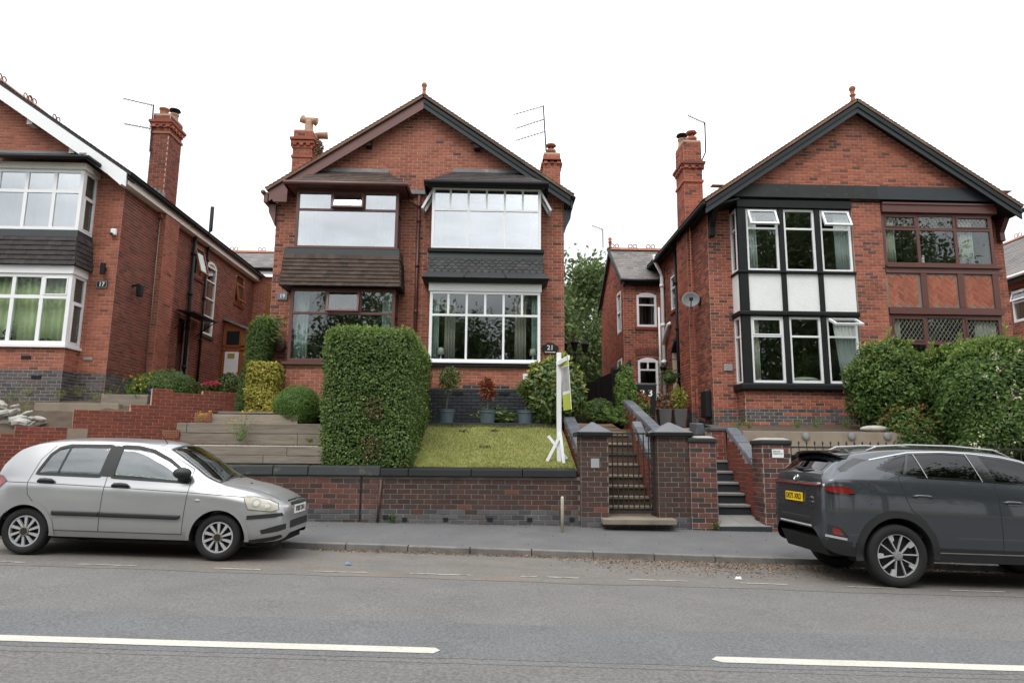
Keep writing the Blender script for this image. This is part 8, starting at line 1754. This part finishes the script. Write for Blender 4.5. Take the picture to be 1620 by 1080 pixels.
for sg, dk in ((-1, 'n'), (1, 'f')):
    f_ = lambda a, b, o, sg=sg: car.side(fx(a), b, o, sg)
    car.strip_patch(sg_, f_, -.004, 'side_window', 'privacy_glass', U_, rows=10, thick=.004)
    car.ring(sg_, f_, .014, .004, .003, 'window_seal', 'gloss_black', U_)
    car.ring([(-1.62, 1.565), (-1.38, 1.618), (-1.08, 1.678), (-.61, 1.703), (-.22, 1.694), (.17, 1.660), (.45, 1.612), (.75, 1.502), (1.05, 1.362)], f_, .004, .006, .006, 'chrome_strip', 'chrome', U_, closed=False)
    for pl in ([(-1.01, 1.660), (-.925, 1.36)], [(-.30, 1.688), (-.20, 1.335)]): car.ring(pl, f_, .006, .006, .006, 'chrome_bar', 'metal_grey', U_, closed=False)
    car.strip_patch([(-.30, 1.685), (-.20, 1.338), (-.015, 1.330), (-.13, 1.678)], f_, .003, 'pillar_trim', 'gloss_black', U_)
    car.strip_patch([(-1.24, 1.382), (-1.10, 1.660), (-1.07, 1.662), (-1.20, 1.378)], f_, .003, 'pillar_trim', 'gloss_black', U_)
    for pl in ([(-1.08, 1.66), (-1.31, 1.34), (-1.25, 1.08), (-1.19, .95), (-1.0, .80)], [(-.055, 1.31), (-.03, .58), (-.035, .42)], [(.98, 1.29), (.99, .42)]): car.ring(pl, f_, .004, .004, .0015, 'shut_line', 'shut_line', U_, closed=False)
    car.ring([(-1.715, 1.26), (-1.485, 1.255), (-1.455, 1.135), (-1.69, 1.14)], f_, .0025, .0025, .0015, 'fuel_flap', 'shut_line', U_) if sg < 0 else None
    for a0, zc, dn in ((-1.17, 1.125, 'rear_door'), (.005, 1.085, 'front_door')):
        b = MB(); b.tube([car.side(a0, zc, .004, sg), car.side(a0 + .05, zc + .006, .022, sg), car.side(a0 + .2, zc + .004, .022, sg), car.side(a0 + .26, zc, .004, sg)], [.012, .018, .017, .010], 8); b.build('handle', MATS['grey_paint'], parts[dn + ':' + dk], smooth=True)
        b = MB(); b.tube([car.side(a0 + .05, zc - .018, .010, sg), car.side(a0 + .2, zc - .018, .010, sg)], .008, 6); b.build('handle_chrome', MATS['chrome'], parts[dn + ':' + dk])
    for ax in (-1.3825, 1.38):
        pts = [(ax + .450 * math.cos(a), .405 + .450 * math.sin(a)) for a in np.linspace(-.12, math.pi + .2, 34)]; car.ring(pts, f_, .004, .085, .008, 'arch_cladding', 'trim_black', U_, closed=False)
        b = MB(); vs = []
        for a in np.linspace(-.3, math.pi + .3, 26): vs += [(ax + .45 * math.cos(a), sg * .865, .405 + .45 * math.sin(a)), (ax + .45 * math.cos(a), sg * .45, .405 + .45 * math.sin(a))]
        b.add(vs, [(2 * i, 2 * i + 2, 2 * i + 3, 2 * i + 1) for i in range(25)]); b.build('wheel_well', MATS['shut_line'], U_)
        wheel(U_, ax, sg * .745, .385, .235, .265, sg, 'five')
    car.ring([(-.93, .44), (-.04, .44), (.97, .44)], f_, .006, .006, .006, 'sill_strip', 'metal_grey', U_, closed=False)
    # wrap-round tail lamp
    tl = [(-2.44, 1.185), (-2.36, 1.145), (-2.10, 1.125), (-1.915, 1.135), (-2.02, 1.205), (-2.12, 1.235), (-2.3, 1.23), (-2.44, 1.225)]
    car.strip_patch(tl, f_, .006, 'tail_light', 'lamp_red', U_, rows=6, step=.015)
    car.strip_patch([(-2.44, 1.212), (-2.3, 1.216), (-2.12, 1.222), (-2.02, 1.20), (-2.12, 1.243), (-2.3, 1.245), (-2.44, 1.238)], f_, .012, 'lamp_cap', 'chrome', U_, rows=3, step=.015)
    car.strip_patch([(-2.44, 1.165), (-2.36, 1.125), (-2.10, 1.105), (-1.90, 1.122), (-1.93, 1.135), (-2.10, 1.125), (-2.36, 1.145)], f_, .008, 'lamp_base', 'gloss_black', U_, rows=2, step=.015)
    for k in range(3): car.ring([(-2.09 + .05 * k, 1.135), (-2.13 + .05 * k, 1.215)], f_, .004, .004, .012, 'lamp_bar', 'lamp_red', U_, closed=False)
    # rear quarter black trim, reflector, bumper insert
    car.strip_patch([(-2.13, 1.44), (-1.80, 1.585), (-1.64, 1.565), (-1.72, 1.545), (-1.98, 1.42), (-2.10, 1.40)], f_, .004, 'rear_quarter_trim', 'gloss_black', U_, rows=5, step=.02)
    car.strip_patch([(-2.42, .74), (-2.42, .63), (-2.10, .585), (-2.06, .60), (-2.20, .70)], f_, .005, 'bumper_insert', 'trim_black', U_, rows=4, step=.015)
    car.strip_patch([(-2.34, .70), (-2.33, .62), (-2.14, .60), (-2.22, .69)], f_, .010, 'reflector', 'lamp_red', U_, rows=4, step=.015)
    car.ring([(-2.44, .60), (-2.30, .585), (-2.09, .565)], f_, .014, .014, .010, 'bumper_chrome', 'alloy', U_, closed=False, step=.015)
    b = MB(); b.tube([car.top(-1.56, sg * .53, .0), car.top(-1.42, sg * .535, .045), car.top(-1.0, sg * .54, .055), car.top(-.4, sg * .54, .055), car.top(.15, sg * .54, .05), car.top(.38, sg * .54, .0)], [.014, .014, .012, .012, .012, .010], 8); b.build('roof_rail', MATS['alloy'], U_, smooth=True)
    mc = car.side(.95, 1.30, .12, sg); b = MB(); b.sphere(tuple(mc), .11, 12, 8, (.9, .95, .7)); b.build('wing_mirror', MATS['grey_paint'], U_, smooth=True)
car.strip_patch([(-2.355, -.60), (-2.105, -.57), (-2.105, .57), (-2.355, .60)], tq_, -.002, 'rear_window', 'privacy_glass', parts['tailgate'], rows=12, step=.02, thick=.004)
car.ring([(-2.355, -.60), (-2.105, -.57), (-2.105, .57), (-2.355, .60)], tq_, .016, .012, .003, 'window_seal', 'gloss_black', parts['tailgate'])
car.strip_patch([(.80, -.60), (.80, .60), (1.40, .68), (1.40, -.68)], tp_, -.002, 'windscreen', 'privacy_glass', U_, rows=12, thick=.004)
b = MB()                                             # roof spoiler
n = 13; vs = []
for i in range(n):
    y_ = -.66 + 1.32 * i / (n - 1); k = 1 - (abs(y_) / .66) ** 3; xr_ = fx(-2.10) + .08 * (1 - k); z1 = 1.675 - .06 * (1 - k)
    pf = car.top(-1.78, y_ * .92, .004); vs += [tuple(pf), (xr_ - .06, y_, z1), (xr_ - .05, y_, z1 - .03), (-1.90, y_, z1 - .055)]
b.add(vs, [(4 * i + a, 4 * i + 4 + a, 4 * i + 4 + (a + 1) % 4, 4 * i + (a + 1) % 4) for i in range(n - 1) for a in range(4)] + [(0, 1, 2, 3), tuple(4 * (n - 1) + q for q in (3, 2, 1, 0))]); b.build('roof_spoiler', MATS['gloss_black'], U_, smooth=False, bevel=.008)
def rear(y, z, off=0.0):                             # point on the tail at height z
    lo, hi = fx(-2.52), -1.8
    for _ in range(26):
        m = (lo + hi) / 2
        if car.z_at(m, y) < z: lo = m
        else: hi = m
    return Vector((lo - off, y, z))
b = MB(); pts = [rear(-.70 + 1.4 * i / 14, 1.225, .014) for i in range(15)]; b.tube(pts, .014, 6); b.build('light_bar', MATS['lamp_red'], parts['tailgate'], smooth=True)
b = MB(); pts = [rear(-.70 + 1.4 * i / 14, 1.245, .013) for i in range(15)]; b.tube(pts, .007, 6); b.build('light_bar_trim', MATS['chrome'], parts['tailgate'], smooth=True)
p0 = rear(0, .985, .004); p1 = rear(0, 1.10, .012); b = MB(); b.hexa([(p0.x - .016, -.26, .985), (p0.x, -.26, .985), (p0.x, .26, .985), (p0.x - .016, .26, .985)], [(p1.x - .012, -.26, 1.10), (p1.x, -.26, 1.10), (p1.x, .26, 1.10), (p1.x - .012, .26, 1.10)]); pl = b.build('number_plate', MATS['plate_yellow'], parts['tailgate'])
ang = math.atan2(p1.x - .012 - (p0.x - .016), .115)
text_obj('DE75 XRD', 'plate_text', pl, ((p0.x + p1.x) / 2 - .0165, 0, 1.0425), .105, MATS['plate_black'], .001, rot=(R(90) - ang, 0, R(-90)), bold=True)
c_ = rear(0, 1.30, .012); b = MB(); ring_ = [(c_.x + (.02 * math.sin(a)), .045 * math.cos(a), c_.z + .045 * math.sin(a)) for a in np.linspace(0, 2 * math.pi, 9)]; b.tube(ring_, .007, 6)
b.tube([(c_.x, .02, c_.z - .02), (c_.x, .02, c_.z + .02), (c_.x, .005, c_.z)], .005, 5); b.tube([(c_.x, -.005, c_.z + .02), (c_.x, -.02, c_.z + .01), (c_.x, -.02, c_.z - .015), (c_.x, -.005, c_.z - .02)], .005, 5); b.build('badge', MATS['chrome'], parts['tailgate'])
for s_, y_, z_, h_ in (('HS', -.50, 1.05, .045), ('HYBRID', -.50, 1.00, .028)):
    c_ = rear(y_, z_, .010); text_obj(s_, 'lettering', parts['tailgate'], c_, h_, MATS['chrome'], .002, rot=(R(90) - ang, 0, R(-90)), bold=True)
b = MB(); b.tube([rear(.10, 1.43, .02), rear(-.05, 1.425, .045), rear(-.34, 1.43, .03)], [.03, .02, .008], 6); b.build('rear_wiper', MATS['trim_black'], parts['tailgate'], smooth=True)
vs = [rear(y_, z_, .006) for z_ in (.945, .965, .985) for y_ in np.linspace(-.62, .62, 13)]
b = MB(); p = [Vector((-2.524, y_, .80)) for y_ in (-.5, .5)]; b.box(fx(-2.52) - .012, fx(-2.50), -.44, .44, .735, .80); b.build('bumper_insert', MATS['trim_black'], parts['rear_bumper:c'], bevel=.01)
b = MB(); b.box(fx(-2.52) - .010, fx(-2.50), -.48, .48, .675, .70); b.build('bumper_chrome', MATS['alloy'], parts['rear_bumper:c'], bevel=.008)
b = MB(); b.hexa([(-2.15, -.62, .33), (1.9, -.7, .3), (1.9, .7, .3), (-2.15, .62, .33)], [(-2.26, -.6, .55), (1.9, -.7, .42), (1.9, .7, .42), (-2.26, .6, .55)]); b.build('underbody', MATS['shut_line'], U_)
b = MB(); b.box(-2.0, 1.4, -.75, .75, .6, .66); b.build('floor', MATS['shut_line'], U_)
for y_ in (-.38, .38): seat(U_, .1, y_, .5); seat(U_, -.85, y_, .6)
UXC, UYC = 6.5415, 9.62
finish_car(U_, (UXC, UYC, zr(UXC) + .013), 0, math.atan(G))
# ================================================================ small things about the place
# estate agent's board
sp_ = empty('sale_sign', (1.40, 13.2, 1.35), 'white estate agent post with its board seen nearly edge-on, standing in the lawn', 'sign')
c0 = at(884.5, 728, 13.2); c1 = at(885, 558, 13.2); zg0 = zl(1.4, 13.2)
b = MB(); b.box(c0[0] - .045, c0[0] + .045, 13.16, 13.24, zg0 - .1, c1[2]); b.build('post', MATS['white_upvc'], sp_, bevel=.004)
pa, pb = at(881, 568, 13.12), at(894, 560, 12.95); b = MB(); b.bar((c0[0] - .03, 13.22, pa[2] - .08), (c0[0] + .14, 12.72, pa[2] - .02), .045, .09); b.build('arm', MATS['white_upvc'], sp_, bevel=.004)
for (xa, ya, za), (xb, yb, zb) in (((c0[0] - .24, 13.12, zg0), (c0[0] + .02, 13.15, zg0 + .50)), ((c0[0] - .20, 13.30, zg0 + .48), (c0[0] + .16, 13.26, zg0 + .05)), ((c0[0] + .075, 13.06, zg0 - .03), (c0[0] + .02, 13.14, zg0 + .52))):
    b = MB(); b.bar((xa, ya, za), (xb, yb, zb), .055, .03, up=(0, 1, 0)); b.build('brace', MATS['white_upvc'], sp_)
fb = Fr((c0[0] + .03, 13.18, 0), (.20, -1, 0), (1, .20, 0)); lean = .06
M('board_lime', (.44, .50, .04), .5, noise=.03, fine=0); M('board_photo', (.38, .37, .36), .5, noise=.4, nscale=5, fine=.2)
def bpt(a, d, z): p = fb.pt(a, d, z); return p + Vector((lean * (3.2 - z), -.02 * (3.2 - z), 0))
zt, zb = 3.30, 2.30
for nm, z0, z1, mt in (('board', zb, zt, 'white_upvc'), ('lime_panel', zb + .0, zb + .30, 'board_lime'), ('photo_panel', zb + .36, zb + .82, 'board_photo'), ('lime_panel', zb + .84, zt, 'board_lime')):
    a0, a1 = (.02, .50) if nm == 'board' else (.03, .49); d0, d1 = (-.004, .004) if nm == 'board' else (-.0055, .0055)
    b = MB(); b.hexa([bpt(a0, d1, z0), bpt(a1, d1, z0), bpt(a1, d0, z0), bpt(a0, d0, z0)], [bpt(a0, d1, z1), bpt(a1, d1, z1), bpt(a1, d0, z1), bpt(a0, d0, z1)]); b.build(nm, MATS[mt], sp_)
# grey marker post at the back of the pavement
c = at(890, 785, 11.9); b = MB(); b.tube([(c[0], 11.95, zpav(c[0], 11.95) - .05), (c[0], 11.95, c[2] - .03), (c[0], 11.95, c[2])], [.028, .028, .018], 12)
M('post_cream', (.42, .39, .30), .7, noise=.15, fine=.1); mp_ = b.build('bollard', MATS['post_cream'], smooth=True); tag(mp_, 'thin cream metal post standing on the pavement before the dark wall', 'post')
# wheelie bin
c = at(1019, 668, 17.9); wb_ = empty('wheelie_bin', (c[0], 17.9, 2.25), 'black wheelie bin with painted white number beside the sloping coping', 'bin'); x_, z_ = c[0], 2.25
b = MB(); b.hexa([(x_ - .24, 17.68, z_ + .06), (x_ + .24, 17.68, z_ + .06), (x_ + .22, 18.2, z_ + .06), (x_ - .22, 18.2, z_ + .06)], [(x_ - .29, 17.62, z_ + 1.0), (x_ + .29, 17.62, z_ + 1.0), (x_ + .29, 18.3, z_ + 1.0), (x_ - .29, 18.3, z_ + 1.0)]); b.build('bin_body', MATS['plate_black'], wb_, bevel=.02)
b = MB(); b.hexa([(x_ - .31, 17.59, z_ + 1.005), (x_ + .31, 17.59, z_ + 1.005), (x_ + .31, 18.32, z_ + 1.005), (x_ - .31, 18.32, z_ + 1.005)], [(x_ - .28, 17.64, z_ + 1.07), (x_ + .28, 17.64, z_ + 1.07), (x_ + .28, 18.3, z_ + 1.1), (x_ - .28, 18.3, z_ + 1.1)]); b.build('lid', MATS['plate_black'], wb_, bevel=.02)
text_obj('2 3', 'numeral', wb_, (x_ + .02, 17.63, z_ + .80), .26, MATS['letter_white'], .002, bold=True)
for s_ in (-1, 1): b = MB(); b.lathe((x_ + s_ * .25, 18.2, z_ + .1), [(.1, -.03), (.1, .03)], 14, axis=0); b.build('wheel', MATS['rubber'], wb_)
# square grey planters by the door of 23
for px_, lb, mt, ht in ((1050.5, 'square grey planter with a bronze shrub, beside the white waste pipe', 'leaf_copper', 300), (1075, 'square grey planter with a lime green shrub, beside the brick corner', 'leaf_lime', 500)):
    c = at(px_, 664, 18.3); t = empty('square_planter', (c[0], 18.3, 2.2), lb, 'planter', 'square grey planters by the door of 23'); x_ = c[0]
    b = MB(); b.hexa([(x_ - .13, 18.17, 2.2), (x_ + .13, 18.17, 2.2), (x_ + .13, 18.43, 2.2), (x_ - .13, 18.43, 2.2)], [(x_ - .18, 18.12, 2.68), (x_ + .18, 18.12, 2.68), (x_ + .18, 18.48, 2.68), (x_ - .18, 18.48, 2.68)]); b.build('planter_body', MATS['planter_grey'], t, bevel=.01)
    d = RNG.normal(0, 1, (ht, 3)); d /= np.linalg.norm(d, axis=1)[:, None]; rr = (.22, .2, .22) if mt == 'leaf_copper' else (.19, .18, .30)
    sh = leaf_mesh('foliage', np.array((x_, 18.3, 2.68 + rr[2])) + d * np.array(rr) * RNG.uniform(.5, 1.1, ht)[:, None], d, .085, MATS[mt if mt != 'leaf_copper' else 'leaf_dry'], t, spread=.7)
    b = MB(); b.tube([(x_, 18.3, 2.6), (x_, 18.3, 2.9)], .014, 6); b.build('stem', MATS['bark'], t)
# hanging basket on its bracket, wall lantern by the door
c = at(1060, 598, 19.4); hb = empty('hanging_basket', (c[0], 19.4, c[2]), 'green hanging basket on a wall bracket by the black door', 'hanging basket')
b = MB(); b.sphere((c[0], 19.4, c[2]), .19, 14, 8, (1, 1, .8)); b.build('basket', MATS['leaf_laurel'], hb, smooth=True)
P_ = RNG.normal(0, .11, (420, 3)) + (c[0], 19.4, c[2] + .04); leaf_mesh('foliage', P_, P_ - np.array((c[0], 19.4, c[2])), .08, MATS['leaf_wild'], hb, spread=.6)
b = MB(); b.bar((5.62, 19.45, c[2] + .55), (c[0], 19.4, c[2] + .55), .02, .02); b.tube([(c[0], 19.4, c[2] + .55), (c[0], 19.4, c[2] + .1)], .006, 5); b.build('bracket', MATS['wrought_iron'], hb)
c = at(1058, 586, 21.0); ln = empty('wall_lantern', (5.5, 21.0, c[2]), 'small black coach lantern on the wall beside the white waste pipe', 'lantern')
b = MB(); b.lathe((5.42, 21.2, c[2] - .15), [(.03, 0), (.05, .05), (.10, .25), (.13, .26), (.05, .36), (.015, .42)], 8); b.build('lantern', MATS['black_paint'], ln); b = MB(); b.bar((5.63, 21.2, c[2] - .2), (5.42, 21.2, c[2] - .16), .03, .03); b.build('bracket', MATS['black_paint'], ln)
# clustered lantern standing before the trees at the side of 21
c = at(909, 552, 21); lt = empty('cluster_lamp', (c[0], 21, 2.2), 'black three-lantern garden lamp half hidden by the laurel', 'lamp')
b = MB(); b.tube([(c[0], 21, 2.2), (c[0], 21, c[2] - .15)], .04, 8); b.bar((c[0] - .35, 21, c[2] - .15), (c[0] + .35, 21, c[2] - .15), .03, .03); b.build('post', MATS['black_paint'], lt)
for s_ in (-1, 0, 1):
    b = MB(); b.lathe((c[0] + s_ * .33, 21, c[2] - .12 + .05 * (s_ == 0)), [(.05, 0), (.12, .26), (.15, .27), (.06, .38), (.02, .44)], 8); b.build('lantern', MATS['black_paint'], lt)
# black board fence with stepped panels along the side path
fe = empty('board_fence', (3.2, 22, 2.2), 'tall black close-boarded fence receding beside the path of 21', 'fence'); i = 0
for k in range(44):
    y_ = 18.8 + k * .15; x_ = 3.85 - (y_ - 18.8) * .10; zt_ = 3.95 + .0 * k - .03 * (k // 12)
    b = MB(); b.box(x_ - .012, x_ + .012, y_ + .003, y_ + .147, 2.0, zt_); b.build('board', MATS['black_paint'], fe)
for k in range(5):
    y_ = 18.75 + k * 1.65; x_ = 3.86 - (y_ - 18.8) * .10; b = MB(); b.box(x_ - .06, x_ + .03, y_ - .05, y_ + .05, 2.0, 4.05 - .03 * k); b.build('fence_post', MATS['black_paint'], fe)
b = MB(); b.box(3.80, 4.30, 21.4, 21.46, 2.0, 4.2); b.build('end_panel', MATS['slate_paint'], fe)
b = MB(); b.box(3.95, 4.32, 20.9, 21.2, 2.0, 3.5); tag(b.build('brick_pier', MATS['garden_brick']), 'short red brick pier at the end of the black fence', 'pier')
# cameras and lamps on 17
c = at(178.5, 366, 17.0); t = empty('security_camera', (c[0], 17.05, c[2]), 'small white security camera on the front wall of 17', 'camera'); b = MB(); b.box(c[0] - .07, c[0] + .07, 17.0, 17.09, c[2] - .09, c[2] + .08); b.build('housing', MATS['white_upvc'], t, bevel=.025); b = MB(); b.sphere((c[0] - .02, 16.98, c[2] - .07), .04, 10, 6); b.build('lens', MATS['gloss_black'], t, smooth=True)
c = at(163.5, 424, 17.0); t = empty('wall_light', (c[0], 17.05, c[2]), 'black tube wall light above the number 17 plate', 'light', 'black wall lights of 17'); b = MB(); b.tube([(c[0], 16.98, c[2] - .16), (c[0], 16.98, c[2] + .12)], .06, 14); b.box(c[0] - .03, c[0] + .03, 16.99, 17.09, c[2] - .03, c[2] + .03); b.build('lamp_tube', MATS['black_paint'], t)
c = Vector((SX1, 17.9, 5.75)); t = empty('wall_light', c, 'black flood lamp on the side wall of 17', 'light', 'black wall lights of 17'); b = MB(); b.bar(c, c + Vector((.22, 0, .05)), .05, .05); b.box(c.x + .15, c.x + .28, c.y - .08, c.y + .08, c.z - .28, c.z + .02); b.build('lamp_body', MATS['black_paint'], t, bevel=.015)
# television aerials
def yagi(label, base, top, booms, r=.022):
    t = empty('television_aerial', base, label, 'aerial', 'television aerials on the chimneys')
    b = MB(); b.tube([base, top] if not isinstance(top, list) else [base] + top, r, 6); b.build('mast', MATS['trim_black'], t)
    for (p, q, n, el_) in booms:
        p, q = Vector(p), Vector(q); b = MB(); b.tube([p, q], .015, 5); d = (q - p).normalized(); s = Vector((-d.y, d.x, 0)).normalized()
        for k in range(n): c = p + (q - p) * (.12 + .88 * k / max(1, n - 1)); b.tube([c - s * el_, c + s * el_], .007, 4)
        b.tube([p + (q - p) * .1 + Vector((0, 0, .12)), p + (q - p) * .06, p + (q - p) * .1 - Vector((0, 0, .12))], .006, 4)
        b.build('boom', MATS['dish_grey'], t)
A = lambda x, y, Y=19.6: at(x, y, Y)
yagi('two-boom television aerial on the tall chimney of 17', A(237, 240, 18.8), A(243, 166, 18.8), [(A(243, 167, 18.8), A(195, 156, 18.8), 8, .12), (A(240, 204, 18.8), A(197, 196, 18.8), 8, .12)])
yagi('three-boom television aerial on the slim chimney of 21', A(864, 240, 20), A(859.5, 167, 20), [(A(860, 168, 20), A(813, 181.5, 20), 9, .13), (A(860.5, 189, 20), A(816, 203.5, 20), 9, .13), (A(861, 208.5, 20), A(816, 222.5, 20), 9, .13)])
yagi('single-boom television aerial on the chimney of 23', A(1110, 255, 18.5), [A(1116.5, 240, 18.5), A(1115, 194, 18.5)], [(A(1115.5, 195, 18.5), A(1088.5, 183, 18.5), 8, .14)])
yagi('small distant television aerial above the slate roof of the rear wing', A(954, 392, 32), A(953.5, 363, 32), [(A(953.5, 363, 32), A(937, 357, 32), 6, .15)], .02)
# litter on the road: drink can, torn label
c = BZ_ = None
for k, (px_, py_, s_, lb) in enumerate(((1168, 917, .04, 'crumpled clear plastic wrapper lying on the road edge'), (551, 894, .045, 'flattened blue wrapper lying in the parking lane'))):
    d = _ROT @ np.array([(px_ - 810) / F_PX, (py_ - 540) / F_PX, 1.0]); t = -CAM_H / (d[2] + G * d[0]); x_, y_ = d[0] * t, d[1] * t; b = MB()
    b.hexa([(x_ - s_, y_ - s_ * .5, zr(x_) + .015), (x_ + s_, y_ - s_ * .6, zr(x_) + .015), (x_ + s_ * .8, y_ + s_ * .5, zr(x_) + .015), (x_ - s_ * .9, y_ + s_ * .6, zr(x_) + .015)], [(x_ - s_ * .7, y_ - s_ * .3, zr(x_) + .035), (x_ + s_ * .6, y_ - s_ * .4, zr(x_) + .05), (x_ + s_ * .6, y_ + s_ * .3, zr(x_) + .03), (x_ - s_ * .5, y_ + s_ * .3, zr(x_) + .045)])
    if 'wrapper_blue' not in MATS: M('wrapper_blue', (.16, .24, .34), .5, noise=.1, fine=0)
    tag(b.build('litter', MATS['white_upvc' if k == 0 else 'wrapper_blue']), lb, 'litter')
